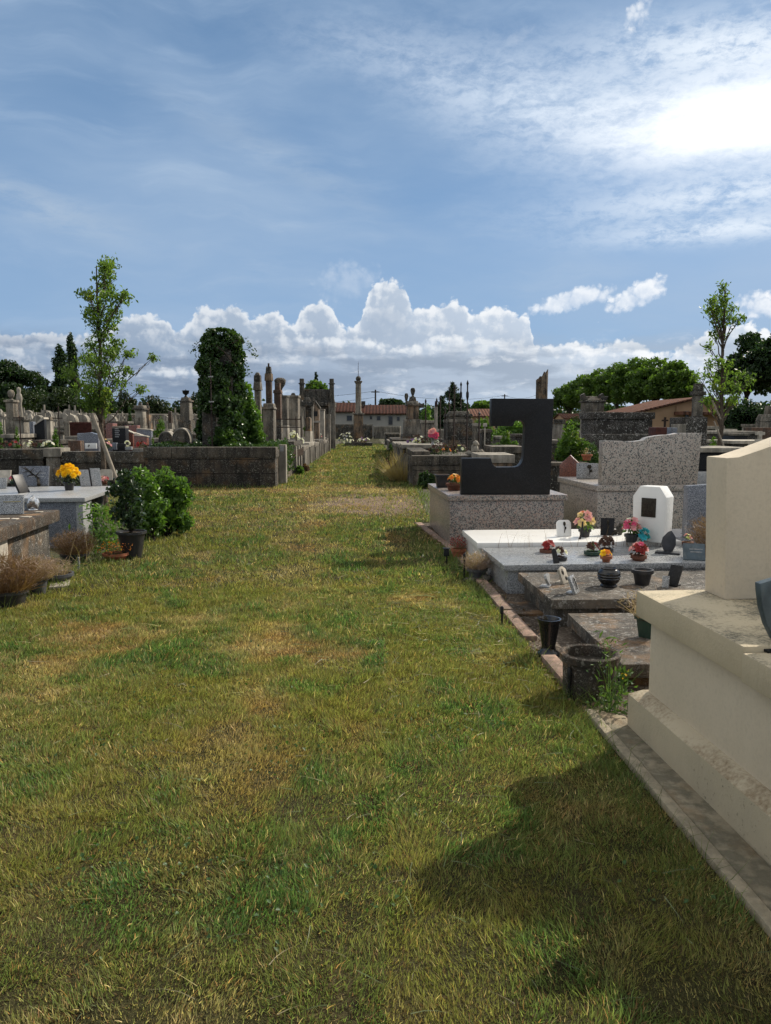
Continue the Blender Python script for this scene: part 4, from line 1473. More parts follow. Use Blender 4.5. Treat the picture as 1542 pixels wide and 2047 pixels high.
# ---- round concrete planter, vase, low slabs
o = MB().lathe([(0, .0), (.142, .0), (.150, .02), (.156, .215), (.172, .222), (.176, .262), (.160, .270), (.146, .262), (.138, .20), (.0, .19)], 40).build('planter', M['planter'], smooth=30)
tag(o, 'round dark concrete planter crusted with lichen by the cream tomb', 'planter', loc=(1.205, 4.42, 0))
o = MB().lathe([(0, 0), (.078, 0), (.082, .012), (.074, .032), (.050, .050), (.047, .075), (.060, .16), (.072, .235), (.083, .258), (.083, .268), (.072, .268), (.060, .235), (.045, .1), (0, .09)], 28).build('vase', M['glaze_black'], smooth=50)
tag(o, 'glossy black flared vase on the ground beside the kerb', 'vase', loc=(1.13, 5.20, .0))


def slab_tomb(name, label, cat, loc, rz, w, d, z0, zs, zt, mb_mat, top_mat, inset=.05, bev=.008):
    """a body under an overhanging slab; origin at the near left corner"""
    t = thing(name, label, cat, loc, rz)
    MB().box(inset, w - inset, inset, d - inset, z0, zs).build('body', mb_mat, t, bev=bev * .6)
    MB().box(0, w, 0, d, zs, zt).build('slab', top_mat, t, bev=bev)
    return t


slab_tomb('low_tomb', 'lowest brown concrete slab holding a green pot behind the cream tomb', 'tomb', (1.44, 4.55, 0), R(1.5), 1.7, 1.28, -.02, .06, .149, M['concrete_brown'], M['slab_old'], .03)
slab_tomb('flat_tomb', 'dark lichen covered flat tomb with three small plaques and a black urn', 'tomb', (1.295, 5.90, 0), R(3.5), 2.4, 1.12, -.02, .16, .236, M['concrete_old'], M['slab_old'], .05)
mb = MB()
mb.box(.08, 1.0, -.02, .45, -.02, .03)
o = mb.build('paving_slab', M['concrete_brown'], bev=.01)
tag(o, 'brown concrete paving slab between the kerb and the dark flat tomb', 'paving slab', loc=(.93, 6.3, 0), rz=R(3))
slab_tomb('granite_tomb', 'speckled grey granite slab tomb with small flower bowls', 'tomb', (1.105, 7.10, 0), R(4.5), 3.0, 1.02, -.02, .235, .29, M['granite_grey'], M['granite_grey'], .05, .005)
slab_tomb('white_tomb', 'bright white flat slab tomb in front of the speckled granite base', 'tomb', (.985, 8.17, 0), R(3.5), 2.25, 1.02, -.02, .27, .335, M['white_slab'], M['white_slab'], .04, .006)
# chamfered white headstone turned to the alley
hs = thing('headstone', 'white headstone with clipped corners and a dark bronze plate', 'headstone', tuple(G(1303, 1081, .335)), R(-42))
poly = [(-.175, 0), (-.185, .49), (-.11, .60), (.11, .60), (.185, .49), (.175, 0)]
MB().prism(poly, -.10, .10).build('slab', M['white_slab'], hs, bev=.006)
pp = MB().box(-.085, .075, -.108, -.098, .27, .475).build('plate', M['bronze'], hs, bev=.002)
mb = MB().box(-.03, -.022, -.112, -.107, .36, .45).box(-.05, -.002, -.1115, -.1075, .41, .418)
for k in range(4):
    mb.box(-.055, .045 - .02 * (k % 2), -.1115, -.1075, .29 + k * .014, .295 + k * .014)
mb.build('relief', M['iron'], pp)

# ---- black granite headstone on its pink granite base
t = thing('tomb', 'pink grey speckled granite tomb base carrying the big dark headstone', 'tomb', (.82, 10.05, 0), R(4.2))
MB().box(.03, 1.56, .03, 2.05, -.02, .595).build('body', M['granite_pink'], t, bev=.004)
MB().box(0, 1.60, 0, 2.08, .60, .672).build('slab', M['granite_pink'], t, bev=.006)
px_ = [(922, 991), (924, 916), (982, 916), (983, 922), (985, 927), (988, 931), (993, 934), (1030, 934), (1037, 932), (1042, 927), (1046, 919), (1047.5, 910), (1050.5, 858), (1050, 850), (1047, 844), (1042, 840.5), (1036, 840), (1031, 841.5), (1028, 846),
       (1026.5, 852), (982, 852), (983, 796.5), (1108, 797), (1100, 991)]
YB = 10.16
ref = at(1011, 991, YB)
poly = []
for a, b_ in px_:
    v = at(a, b_, YB)
    poly.append((v.x - ref.x, max(0, v.z - .674)))
poly = [(x, z if k not in (0, len(poly) - 1) else 0.0) for k, (x, z) in enumerate(poly)]
hs = thing('headstone', 'large polished black granite headstone cut like a broad letter', 'headstone', (ref.x, YB, .674), R(1.0))
MB().prism(poly, 0, .17).build('slab', M['granite_black'], hs, bev=.005)

# ---- wave topped granite tomb right of it
t = thing('tomb', 'white speckled granite tomb base right of the dark headstone', 'tomb', (2.83, 10.30, 0), R(4.2))
MB().box(.03, 1.44, .03, 1.75, -.02, .70).build('body', M['granite_white'], t, bev=.004)
MB().box(0, 1.47, 0, 1.78, .705, .78).build('slab', M['granite_white'], t, bev=.006)
hs = thing('headstone', 'wide speckled granite headstone with a wave shaped top', 'headstone', (2.93, 10.42, .78), R(3.0))
W_ = 1.36
poly = [(0, 0), (.0, .60)]
for k in range(0, 13):
    u = k / 12
    s_ = u * u * (3 - 2 * u)
    poly.append((.30 + u * .62, .592 + .085 * s_ - .02 * math.sin(u * math.pi) * (1 if u < .5 else -.3)))
poly += [(1.03, .70), (W_, .70), (W_ - .035, 0)]
MB().prism(poly, 0, .16).build('slab', M['granite_white'], hs, bev=.005)
o = MB().prism([(-.02, 0), (-.02, .60), (.3, .62), (.44, .60), (.46, 0)], 0, .12).build('headstone', M['granite_blue'], bev=.006)
tag(o, 'blue grey granite headstone partly hidden by the cream headstone', 'headstone', loc=(3.47, 8.75, .30), rz=R(4))
o = MB().box(-.1, .9, -.05, .8, -.02, .30).build('granite_block', M['granite_blue'], bev=.006)
tag(o, 'blue granite base under the blue grey headstone', 'tomb base', loc=(3.47, 8.75, 0), rz=R(4))
# pale steps and dark stone beyond
t = thing('tomb', 'pale grey stepped tomb behind the blue grey headstone', 'tomb', (Xp(1388, 12.5), 12.5, 0), R(3))
MB().box(0, 1.4, 0, 2.0, -.02, .62).build('step', M['granite_pale'], t, bev=.01)
MB().box(.04, 1.35, .25, 1.9, .622, .80).build('step', M['granite_pale'], t, bev=.01)
MB().box(.02, 1.3, .7, 1.8, .802, 1.12).build('block', M['granite_black'], t, bev=.01)
MB().box(-.02, 1.36, .6, 1.9, 1.122, 1.20).build('slab', M['lime_light'], t, bev=.01)


# ------------------------------------------------------------------ flowers, pots, plaques
def petals(mb_, c, r, n, rng_, tilt=.5, axis=(0, 0, 1), w=.42):
    ax = Vector(axis).normalized()
    a = ax.orthogonal().normalized()
    b_ = ax.cross(a)
    ph = rng_.random() * 6
    for k in range(n):
        th = ph + 6.283 * k / n + rng_.uniform(-.15, .15)
        d = a * math.cos(th) + b_ * math.sin(th)
        s_ = (b_ * math.cos(th) - a * math.sin(th)) * r * w
        up = ax * r
        rr = r * rng_.uniform(.85, 1.1)
        p0 = Vector(c)
        p1 = p0 + d * rr * .55 + up * tilt * .5
        p2 = p0 + d * rr + up * tilt * rng_.uniform(.3, .75)
        mb_.add([p0, p1 + s_, p2, p1 - s_], [(0, 1, 2), (0, 2, 3)])


def bloom(parent, c, r, mat, axis, rng_, layers=2, n=6, name='bloom'):
    mb_ = MB()
    for l in range(layers):
        petals(mb_, c, r * (1 - .32 * l), n, rng_, .35 + .5 * l, axis)
    me = bpy.data.meshes.new(name)
    me.from_pydata(mb_.v, [], mb_.f)
    me.materials.append(mat)
    return link(name, me, parent)


def pot_mesh(r0, r1, h, rim=.012, rimh=.03, seg=22, thick=.008):
    return [(0, 0), (r0, 0), (r0 + (r1 - r0) * .85, h - rimh), (r1 + rim, h - rimh + .001), (r1 + rim, h), (r1 - thick, h), (r1 - thick - .004, h - .02), (0, h - .022)]


def pot(parent, r0, r1, h, mat, seg=22, rim=.012, rimh=.03, square=False):
    mb_ = MB()
    if square:
        mb_.box(-r0, r0, -r0, r0, 0, h - rimh, -(r1 - r0))
        mb_.box(-r1 - rim, r1 + rim, -r1 - rim, r1 + rim, h - rimh + .001, h)
        o_ = mb_.build('pot', mat, parent, bev=.003)
        MB().box(-r1, r1, -r1, r1, h - .004, h + .002).build('soil', M['soil'], parent)
    else:
        o_ = mb_.lathe(pot_mesh(r0, r1, h, rim, rimh), seg).build('pot', mat, parent, smooth=40)
        MB().lathe([(0, h - .030), (r1 - .010, h - .030), (r1 * .6, h - .016), (0, h - .012)], 16).build('soil', M['soil'], parent)
    return o_


def dry_tuft(parent, z, r, h, n, mat, seed, spread=.8, w=.004, name='dried_stems'):
    """twiggy dome: a third of the stems rise from the soil, the rest branch off higher up"""
    g_ = np.random.default_rng(seed)
    a = g_.uniform(0, 6.283, n)
    rr = np.sqrt(g_.random(n)) * .8
    lev = np.where(g_.random(n) < .16, 0, g_.uniform(.12, .78, n) ** .85)
    o_ = np.stack([np.cos(a) * rr * r, np.sin(a) * rr * r, np.zeros(n)], 1)
    roots = o_ * (1 + lev[:, None] * spread * .8) + np.stack([np.zeros(n), np.zeros(n), z + lev * h * (1.05 - .40 * rr)], 1) + g_.normal(size=(n, 3)) * r * .10 * (lev > 0)[:, None]
    d = np.stack([np.cos(a) * rr * spread, np.sin(a) * rr * spread, np.ones(n) * .75], 1) + g_.normal(size=(n, 3)) * np.where(lev > 0, 1.15, .16)[:, None]
    L = h * np.where(lev > 0, g_.uniform(.08, .26, n), g_.uniform(.4, .8, n)) * (1.1 - .3 * rr)
    return strands(name, roots, d, L, np.full(n, w), mat, parent, bend=.3, seed=seed, seg=3, tipw=.35)


def heather(label, loc, potargs, z, r, h, n, mat, seed, cat='potted plant', spread=.8, group=None, tips=None, rz=0.0, w=.004):
    t = thing('potted_heather', label, cat, loc, rz, group)
    pot(t, *potargs)
    dry_tuft(t, z, r, h, n, mat, seed, spread, w)
    if tips:
        g_ = np.random.default_rng(seed + 1)
        k = 160
        a = g_.uniform(0, 6.283, k)
        rr = r * np.sqrt(g_.random(k)) * (1 + spread * .6)
        C = np.stack([rr * np.cos(a), rr * np.sin(a), z + h * g_.uniform(.35, 1.0, k)], 1)
        leaves('dried_foliage', C, .018, tips, t, ratio=.7, seed=seed)
    return t


def bouquet(label, loc, potargs, mats, n, r, h, seed, br=.035, cat='bouquet', green=None, lean=(0, 0), layers=2, rz=0.0, fol=90, name='flower_pot', petn=6):
    """a pot of leaves with single blooms, each bloom a mesh of its own"""
    t = thing(name, label, cat, loc, rz)
    p = None
    if potargs:
        pot(t, *potargs)
    rg = random.Random(seed)
    z0 = potargs[2] if potargs else 0.0
    g_ = np.random.default_rng(seed)
    d = unit(g_.normal(size=(fol, 3)) * np.array([1, 1, .7]) + np.array([0, 0, .35]))
    C = d * g_.uniform(.25, .95, (fol, 1)) * np.array([r, r, h * .8]) + np.array([lean[0] * .5, lean[1] * .5, z0 + h * .30])
    C[:, 2] = np.maximum(C[:, 2], max(z0 * .75, .01))
    leaves('foliage', C, .05 if r > .08 else .03, green or M['leaf_shrub'], t, ratio=.4, seed=seed)
    for k in range(n):
        a = k * 2.4 + rg.random()
        f = math.sqrt((k + .5) / n)
        ax = Vector((math.cos(a) * f + lean[0] * 2, math.sin(a) * f + lean[1] * 2 - .35, .9 - .4 * f))
        c = (math.cos(a) * f * r * .95 + lean[0], math.sin(a) * f * r * .95 + lean[1], z0 + h * (1.0 - .62 * f * f) * rg.uniform(.85, 1.1))
        bloom(t, c, br * rg.uniform(.8, 1.2), rg.choice(mats), ax, rg, layers, petn)
    return t


def plaque(label, loc, w, h, th, mat, rz=0, tilt=18, shape='rect', foot=True, motif=None, lines=0, cat='plaque', line_mat=None, name='memorial_plaque', footmat=None):
    """small leaning memorial plaque; its face looks to local -y"""
    t = thing(name, label, cat, loc, rz)
    if shape == 'rect':
        po = [(-w / 2, 0), (w / 2, 0), (w / 2, h), (-w / 2, h)]
    elif shape == 'round':
        po = [(-w / 2, 0), (w / 2, 0)] + [(w / 2 - .25 * w + .25 * w * math.cos(a), h - .25 * w + .25 * w * math.sin(a)) for a in [0, .4, .8, 1.2, 1.57]] + [(-w / 2 + .25 * w - .25 * w * math.cos(a), h - .25 * w + .25 * w * math.sin(a)) for a in [1.57, 1.2, .8, .4, 0]]
    elif shape == 'leaf':
        po = [(0, 0), (w * .28, h * .10), (w * .46, h * .38), (w * .42, h * .72), (w * .12, h), (-w * .1, h * .93), (-w * .42, h * .68), (-w * .5, h * .40), (-w * .3, h * .1)]
    elif shape == 'heart':
        po = [(0, 0)] + [(w * .5 * (math.sin(a) ** 3), h * (.55 + .40 * (13 * math.cos(a) - 5 * math.cos(2 * a) - 2 * math.cos(3 * a) - math.cos(4 * a)) / 15)) for a in [2.6, 2.1, 1.7, 1.3, .9, .5, .2, -.2, -.5, -.9, -1.3, -1.7, -2.1, -2.6]]
    elif shape == 'slope':
        po = [(-w / 2, 0), (w / 2, 0), (w / 2, h * .80), (w * .1, h), (-w / 2, h * .86)]
    Mx = Matrix.Rotation(R(-tilt), 4, 'X')
    MB().prism(po, -th / 2, th / 2).xf(Mx).build('stone', mat, t, bev=min(.004, th * .2))
    if motif == 'branch':
        mb_ = MB().tube([(-w * .30, -th * .7, h * .95), (-w * .05, -th * 1.2, h * .62), (w * .16, -th * 1.4, h * .40), (w * .22, -th * 2.6, h * .1), (w * .26, -th * 3.5, 0)], [.006, .012, .018, .022, .03], 7)
        for (x, z, a, b_) in ((-.22, .80, -.42, .95), (-.1, .68, .05, .95), (0, .58, -.22, .45), (.1, .5, .25, .75), (-.16, .74, -.36, .66)):
            mb_.tube([(w * x, -th * 1.1, h * z), (w * (x + a) / 2, -th * 1.5, h * (z + b_) / 2), (w * a, -th * 1.1, h * b_)], [.008, .007, .003], 5)
        mb_.xf(Mx).build('branch', M['bronze'], t)
    elif motif == 'rose':
        mb_ = MB().tube([(0, -th * .75, h * .2), (w * .05, -th * .9, h * .5), (0, -th * .8, h * .78)], [.004, .005, .003], 5)
        mb_.blob((w * .02, -th * .9, h * .76), (w * .10, .006, h * .12), 3, .2)
        mb_.blob((w * .08, -th * .8, h * .50), (w * .07, .004, h * .08), 4, .2)
        mb_.xf(Mx).build('motif', M['bronze'], t)
    elif motif == 'dots':
        mb_ = MB().blob((-w * .12, -th * .6, h * .68), (w * .13, .006, h * .15), 5, .3).blob((w * .15, -th * .6, h * .28), (w * .12, .006, h * .12), 6, .3)
        mb_.xf(Mx).build('motif', M['bronze'], t)
    if lines:
        mb_ = MB()
        for k in range(lines):
            ww = w * (.34 - .05 * (k % 2))
            cx_ = w * .12
            zz = h * (.62 - .17 * k)
            mb_.box(cx_ - ww, cx_ + ww * .8, -th / 2 - .003, -th / 2 - .0005, zz, zz + h * .045)
        mb_.xf(Mx).build('inscription', line_mat or M['granite_pale'], t)
    if foot:
        MB().box(-w * .42, w * .42, -.01, h * .30 + .03, 0, .012).build('foot', footmat or mat, t, bev=.002)
    return t


# -- on the white slab (z .335) and grey slab (z .29)
ZW, ZG, ZD = .336, .291, .237
plaque('white rounded plaque with a dark bronze rose on the white slab', G(1128, 1072, ZW), .17, .185, .025, M['white_slab'], R(8), 12, 'round', motif='rose')
bouquet('orange and cream lilies in a dark pot on the white slab', G(1169, 1073, ZW), (.05, .06, .09, M['plastic_black']), [M['p_cream'], M['p_cream'], M['p_orange'], M['p_rose']], 13, .105, .19, 41, .052, petn=6)
mb = MB().tube([(0, 0, 0), (.03, .05, .09), (.05, .1, .18)], .009, 6).tube([(-.01, .02, 0), (.03, .03, .05)], .006, 5)
tag(mb.build('easel_leg', M['metal_black']), 'short dark easel prop leaning before the orange lilies', 'easel', loc=G(1160, 1078, ZW))
plaque('black leaning plaque with a bronze figure behind the yellow flowers', G(1214, 1070, ZW), .15, .20, .03, M['granite_black'], R(-16), 16, motif='rose')
MBo = MB().blob((0, 0, .05), (.045, .04, .05), 3, .35).blob((.01, 0, .11), (.025, .022, .03), 4, .3).blob((-.05, .01, .03), (.03, .03, .03), 5, .3)
tag(MBo.build('stone_figurine', M['concrete_old']), 'small brown grey figurine beside the pink flowers', 'figurine', loc=G(1239, 1069, ZW))
bouquet('pink and white flowers in a black pot on the white slab', G(1262, 1083, ZW), (.058, .064, .085, M['plastic_black']), [M['p_pink'], M['p_pink'], M['p_rose'], M['p_white']], 15, .10, .16, 43, .042)
bouquet('turquoise blue artificial spray leaning on the white headstone', G(1284, 1086, ZW), None, [M['p_blue']], 9, .055, .15, 44, .04, green=M['leaf_rose'], fol=30, lean=(.02, 0), name='flower_spray')
bouquet('red ceramic flower bowl at the left of the grey granite slab', G(1095, 1104, ZG), (.055, .07, .03, M['terracotta_dark']), [M['p_red'], M['p_red'], M['p_rose']], 8, .062, .085, 45, .036, green=M['p_dark'], fol=40)
bouquet('faded dark flower bowl next to the red ceramic one', G(1120, 1120, ZG), (.045, .055, .035, M['plastic_black']), [M['p_dark'], M['p_dark'], M['p_white']], 7, .06, .09, 46, .032, green=M['p_dark'], fol=50)
MBo = MB().prism([(-.028, 0), (.028, 0), (.02, .13), (.0, .145), (-.02, .13)], -.01, .01).xf(Matrix.Rotation(R(-25), 4, 'X'))
tag(MBo.build('small_plaque', M['granite_black']), 'narrow dark plaque leaning on the faded flower bowl', 'plaque', loc=G(1113, 1126, ZG), rz=R(20))
bouquet('low bowl of dull red and one yellow flower on the grey slab', G(1184, 1110, ZG), (.055, .07, .04, M['plastic_green']), [M['p_dark'], M['p_yellow'], M['p_dark'], M['p_red']], 9, .075, .09, 47, .034, fol=60)
bouquet('ball of withered brown flowers on the grey granite slab', G(1212, 1104, ZG), (.05, .06, .04, M['plastic_black']), [M['p_dark']], 22, .08, .12, 48, .03, green=M['p_dark'], fol=90)
bouquet('yellow lily in a small amber pot before the withered ball', G(1212, 1123, ZG), (.033, .045, .06, M['terracotta']), [M['p_yellow'], M['p_yellow'], M['p_orange']], 6, .045, .045, 49, .034, fol=16)
bouquet('dark red and pink ceramic flowers at the right of the grey slab', G(1277, 1120, ZG), (.055, .065, .05, M['terracotta_dark']), [M['p_red'], M['p_red'], M['p_pink'], M['p_rose']], 16, .085, .12, 50, .036, green=M['p_dark'], fol=70)
pq = plaque('dark leaf shaped granite plaque on a flat foot on the grey slab', G(1336, 1106, ZG), .15, .235, .03, M['slate_dark'], R(-28), 14, 'leaf', foot=False)
MB().box(-.12, .12, -.07, .06, -.002, .018).build('foot', M['slate_dark'], pq, bev=.003)
plaque('square blue granite plaque in front of the heather pot', G(1388, 1120, ZG), .20, .17, .025, M['slate_blue'], R(-14), 28, lines=2)
heather('tall brown dried heather in a terracotta pot at the end of the grey slab', G(1424, 1112, ZG), (.09, .115, .12, M['terracotta_dark']), .10, .16, .36, 1800, M['dry_dark'], 51, spread=1.0)
bouquet('small pale pink flower head among the dried heather', G(1375, 1092, ZG), (.04, .05, .05, M['terracotta_dark']), [M['p_rose'], M['p_white']], 4, .04, .09, 52, .03, fol=20)
# -- on the dark flat tomb
plaque('heart shaped white edged plaque at the left of the dark flat tomb', G(1098, 1173, ZD), .12, .13, .02, M['granite_pale'], R(66), 14, 'heart')
plaque('pinkish plaque with two dark medallions on the dark flat tomb', G(1131, 1166, ZD), .13, .15, .022, M['concrete_pale'], R(54), 20, 'slope', motif='dots')
plaque('grey plaque with a dark cross nearest on the dark flat tomb', G(1153, 1186, ZD), .12, .15, .024, M['granite_grey'], R(60), 22, 'rect', motif='rose')
o = MB().lathe([(0, 0), (.070, 0), (.072, .01), (.060, .022), (.082, .045), (.094, .07), (.090, .078), (.098, .092), (.093, .100), (.096, .115), (.086, .135), (.066, .150), (.068, .160), (.056, .160), (.050, .148), (.040, .14), (0, .135)], 30).build('urn', M['glaze_black'], smooth=40)
tag(o, 'squat ribbed black urn on the dark flat tomb', 'urn', loc=G(1217, 1172, ZD))
t = thing('flower_pot', 'plain black plastic pot with a pale rim of dry soil on the flat tomb', 'pot', G(1284, 1168, ZD))
pot(t, .058, .082, .13, M['plastic_black'])
plaque('long black plaque leaning steeply at the right of the flat tomb', G(1342, 1172, ZD), .10, .19, .03, M['granite_black'], R(-48), 30, 'rect')
plaque('small grey plaque at the foot of the long black one', G(1330, 1175, ZD), .055, .10, .02, M['granite_grey'], R(-30), 18, 'rect')
heather('pale dried heather in a dark green pot on the lowest slab', (1.80, 5.16, .15), (.062, .085, .155, M['plastic_green'], 4), .14, .12, .22, 420, M['dry'], 53, spread=1.3, w=.005)
# -- along the kerb
heather('red brown dried plant in a small terracotta pot by the kerb', G(917, 1118), (.062, .082, .13, M['terracotta']), .11, .085, .16, 380, M['dry_dark'], 54, spread=.7, tips=M['p_red'])
heather('pinkish dried heather in a grey pot beside the kerb', G(954, 1160), (.075, .095, .13, M['plastic_grey']), .11, .12, .22, 1500, M['dry'], 55, spread=.95)
for (px, py, s_, lb) in ((973, 1163, .055, 'round grey stone right of the grey pot'), (945, 1166, .045, 'flat pale stone in front of the grey pot'), (935, 1164, .038, 'small mossy stone beside the black stake')):
    o = MB().blob((0, 0, s_ * .6), (s_, s_ * .8, s_ * .7), px, .3, 12, 9).build('stone', M['concrete_old'], smooth=80)
    tag(o, lb, 'stone', loc=G(px, py))
for (px, py, h_, lb, head) in ((928, 1160, .27, 'black garden light stake left of the grey heather pot', 0), (893, 1130, .20, 'black garden light with a square lamp head by the terracotta pot', 1), (1003, 1254, .16, 'short black stake on the kerb left of the black vase', 0), (1137, 1402, .19, 'black stake beside the round planter', 0)):
    t = thing('garden_light', lb, 'garden light', G(px, py))
    MB().tube([(0, 0, -.02), (.004, 0, h_)], [.010, .008], 8).build('stake', M['metal_black'], t)
    if head:
        MB().box(-.035, .03, -.03, .03, h_ - .09, h_ - .01, .006).box(-.042, .037, -.037, .037, h_ - .009, h_).build('lamp_head', M['metal_black'], t, bev=.003)
    else:
        MB().lathe([(0, h_ - .05), (.013, h_ - .05), (.015, h_), (.007, h_ + .012), (0, h_ + .012)], 10).build('lamp_head', M['metal_black'], t)
# weeds by the cream tomb and thin dry stalks by the granite slab
t = thing('weed_plant', 'tall thin green weed growing at the corner of the cream tomb', 'weed', (1.24, 4.12, 0))
g_ = np.random.default_rng(61)
n = 26
strands('stalks', g_.normal(0, .03, (n, 3)) * np.array([1, 1, 0]), np.stack([g_.normal(0, .22, n), g_.normal(0, .2, n), np.ones(n)], 1), g_.uniform(.15, .48, n), .006, M['weed'], t, bend=.35, seed=61)
C = np.concatenate([g_.normal(0, .045, (70, 3)) * np.array([1, 1, 0]) + np.stack([np.zeros(70), np.zeros(70), g_.uniform(.01, .12, 70)], 1), np.stack([g_.normal(0, .05, 60), g_.normal(0, .05, 60), g_.uniform(.1, .45, 60)], 1)])
leaves('leaves', C, .045, M['weed'], t, ratio=.25, seed=61)
t = thing('weed_plant', 'small yellow flowering weed against the cream tomb', 'weed', (1.315, 4.10, .0))
C = np.stack([g_.normal(0, .03, 60), g_.normal(0, .03, 60), g_.uniform(.02, .26, 60)], 1)
leaves('leaves', C, .045, M['weed'], t, ratio=.4, seed=62)
leaves('blooms', np.stack([g_.normal(0, .015, 6), g_.normal(0, .015, 6), g_.uniform(.2, .26, 6)], 1), .02, M['p_yellow'], t, ratio=.8, seed=63)
n = 70
xs = np.concatenate([g_.uniform(1.12, 3.0, 50), g_.normal(2.8, .12, 20)])
roots = np.stack([xs, 8.14 + (xs - 1.1) * .06 + g_.normal(0, .015, n), np.full(n, .24)], 1)
o = strands('seed_stalks', roots, np.stack([g_.normal(0, .16, n), g_.normal(0, .12, n), np.ones(n)], 1), g_.uniform(.10, .28, n), .005, M['dry_dark'], bend=.3, seed=64)
o['kind'] = 'stuff'
o['label'] = 'thin dry seed stalks growing in the gap between the two slabs'
o['category'] = 'stalks'
# pots on the dark headstone's base
t = thing('flower_pot', 'square black pot at the left end of the granite base', 'pot', G(884, 974, .673), R(4))
pot(t, .075, .095, .19, M['plastic_black'], 4, .01, .03, True)
bouquet('orange flowers in a brown bowl left of the dark headstone', G(909, 980, .673), (.09, .115, .10, M['terracotta_dark']), [M['p_orange'], M['p_orange'], M['p_cream']], 9, .10, .12, 56, .045, fol=70)
# objects on the wave tomb base
t = thing('headstone', 'small red granite gabled stone behind the leaning grey plaque', 'headstone', (Xp(1142, 12.6), 12.6, .70), R(-18))
MB().prism([(-.17, 0), (-.17, .24), (0, .40), (.17, .24), (.17, 0)], 0, .10).build('slab', M['granite_red'], t, bev=.005)
plaque('dark grey granite plaque leaning left of the wave headstone', G(1177, 957, .782), .36, .235, .03, M['granite_grey'], R(-6), 10, motif='rose')
t = thing('flower_pot', 'small terracotta pot of dry flowers on the wall behind the plaque', 'pot', (Xp(1175, 12.9), 12.9, 1.0))
pot(t, .06, .08, .1, M['terracotta'])
leaves('foliage', np.random.default_rng(3).normal(0, .04, (50, 3)) + np.array([0, 0, .13]), .03, M['dry'], t, seed=66)

# ------------------------------------------------------------------ left near graves
Z1, Z2 = .672, .655
t = thing('tomb', 'old brown stained concrete tomb with a thick slab at the left edge', 'tomb', (-3.57, 8.40, 0), R(4.5))
MB().box(-1.5, .0, -3.6, .0, .545, .67).build('slab', M['concrete_brown'], t, bev=.02)
MB().box(-1.4, -.10, -1.27, -.08, -.02, .55).build('body', M['concrete_old'], t, bev=.01)
MB().box(-1.42, -.06, -3.5, -1.28, -.02, .548).build('side_panel', M['concrete_pale'], t, bev=.01, )
t = thing('tomb', 'grey granite tomb with a pale slab carrying the yellow chrysanthemums', 'tomb', (-3.89, 9.92, 0), R(5.5))
MB().box(-2.4, .0, 0, 1.95, .60, .655).build('slab', M['granite_pale'], t, bev=.006)
MB().box(-2.3, -.05, .05, .32, -.02, .598).build('front_panel', M['granite_blue'], t, bev=.004)
MB().box(-.13, -.042, .045, .45, -.02, .597).build('corner_post', M['granite_pale'], t, bev=.004)
MB().box(-2.25, -.25, .33, 1.85, -.02, .598).build('body', M['lime_dark'], t, bev=.01)


def put(lst):
    return lst


plaque('wide grey granite plaque with a bronze branch and two lines of text', G(68, 972, Z2), .44, .31, .035, M['granite_blue'], R(6), 13, motif='branch', lines=2)
mbp = plaque('thin black plaque seen almost edge on beside the bronze branch', G(49, 985, Z2), .20, .27, .03, M['granite_black'], R(76), 24, foot=False)
plaque('beige plaque with a dark arch at the far left of the granite tomb', G(8, 966, Z2), .20, .22, .03, M['concrete_pale'], R(10), 22)
plaque('small grey green plaque in front of the beige one', G(5, 977, Z2), .12, .17, .025, M['granite_grey'], R(14), 24)
bouquet('small red flowers between the two left plaques', G(27, 968, Z2), (.03, .04, .05, M['plastic_green']), [M['p_red'], M['p_pink']], 7, .06, .09, 71, .03, fol=30)
t = thing('chrysanthemum_pot', 'big round yellow chrysanthemums in a black pot on the granite tomb', 'potted flowers', G(139, 980, Z2))
pot(t, .055, .072, .115, M['plastic_black'])
g_ = np.random.default_rng(72)
leaves('foliage', np.stack([g_.normal(0, .07, 150), g_.normal(0, .07, 150), g_.uniform(.09, .24, 150)], 1), .05, M['leaf_rose'], t, ratio=.5, seed=72)
rg = random.Random(72)
for k in range(19):
    a = k * 2.4
    f = math.sqrt((k + .4) / 19)
    ax = Vector((math.cos(a) * f, math.sin(a) * f - .2, 1.05 - .75 * f)).normalized()
    c = Vector((math.cos(a) * f * .145, math.sin(a) * f * .12, .17 + .18 * (1 - .75 * f * f)))
    mb_ = MB()
    for l in range(5):
        petals(mb_, c + ax * .008 * l, .058 * (1 - .17 * l), 13, rg, .10 + .30 * l, ax, .16)
    me = bpy.data.meshes.new('bloom')
    me.from_pydata(mb_.v, [], mb_.f)
    me.materials.append(M['p_yellow'])
    link('bloom', me, t)
t = thing('book_plaque', 'open book shaped pale plaque right of the yellow flowers', 'plaque', G(184, 972, Z2), R(16))
Mx = Matrix.Rotation(R(-16), 4, 'X')
MB().prism([(-.155, 0), (-.01, 0), (-.045, .26), (-.19, .26)], -.015, .015).xf(Mx).build('page', M['granite_pale'], t, bev=.003)
MB().prism([(.008, 0), (.15, 0), (.115, .28), (-.027, .28)], -.015, .015).xf(Mx).build('page', M['granite_pale'], t, bev=.003)
MB().prism([(-.008, 0), (.006, 0), (-.029, .27), (-.043, .27)], -.02, .012).xf(Mx).build('spine', M['granite_black'], t)
plaque('brown plaque behind the yellow flowers', G(118, 962, Z2), .22, .23, .03, M['concrete_old'], R(4), 14)
bouquet('dark red flower pot at the right end of the granite tomb', G(208, 968, Z2), (.05, .062, .05, M['terracotta_dark']), [M['p_red'], M['p_dark'], M['p_rose']], 8, .07, .07, 73, .035, fol=30, green=M['p_dark'])
plaque('pale rounded plaque behind the dark red pot', G(212, 960, Z2), .22, .19, .03, M['concrete_pale'], R(12), 18, 'round')
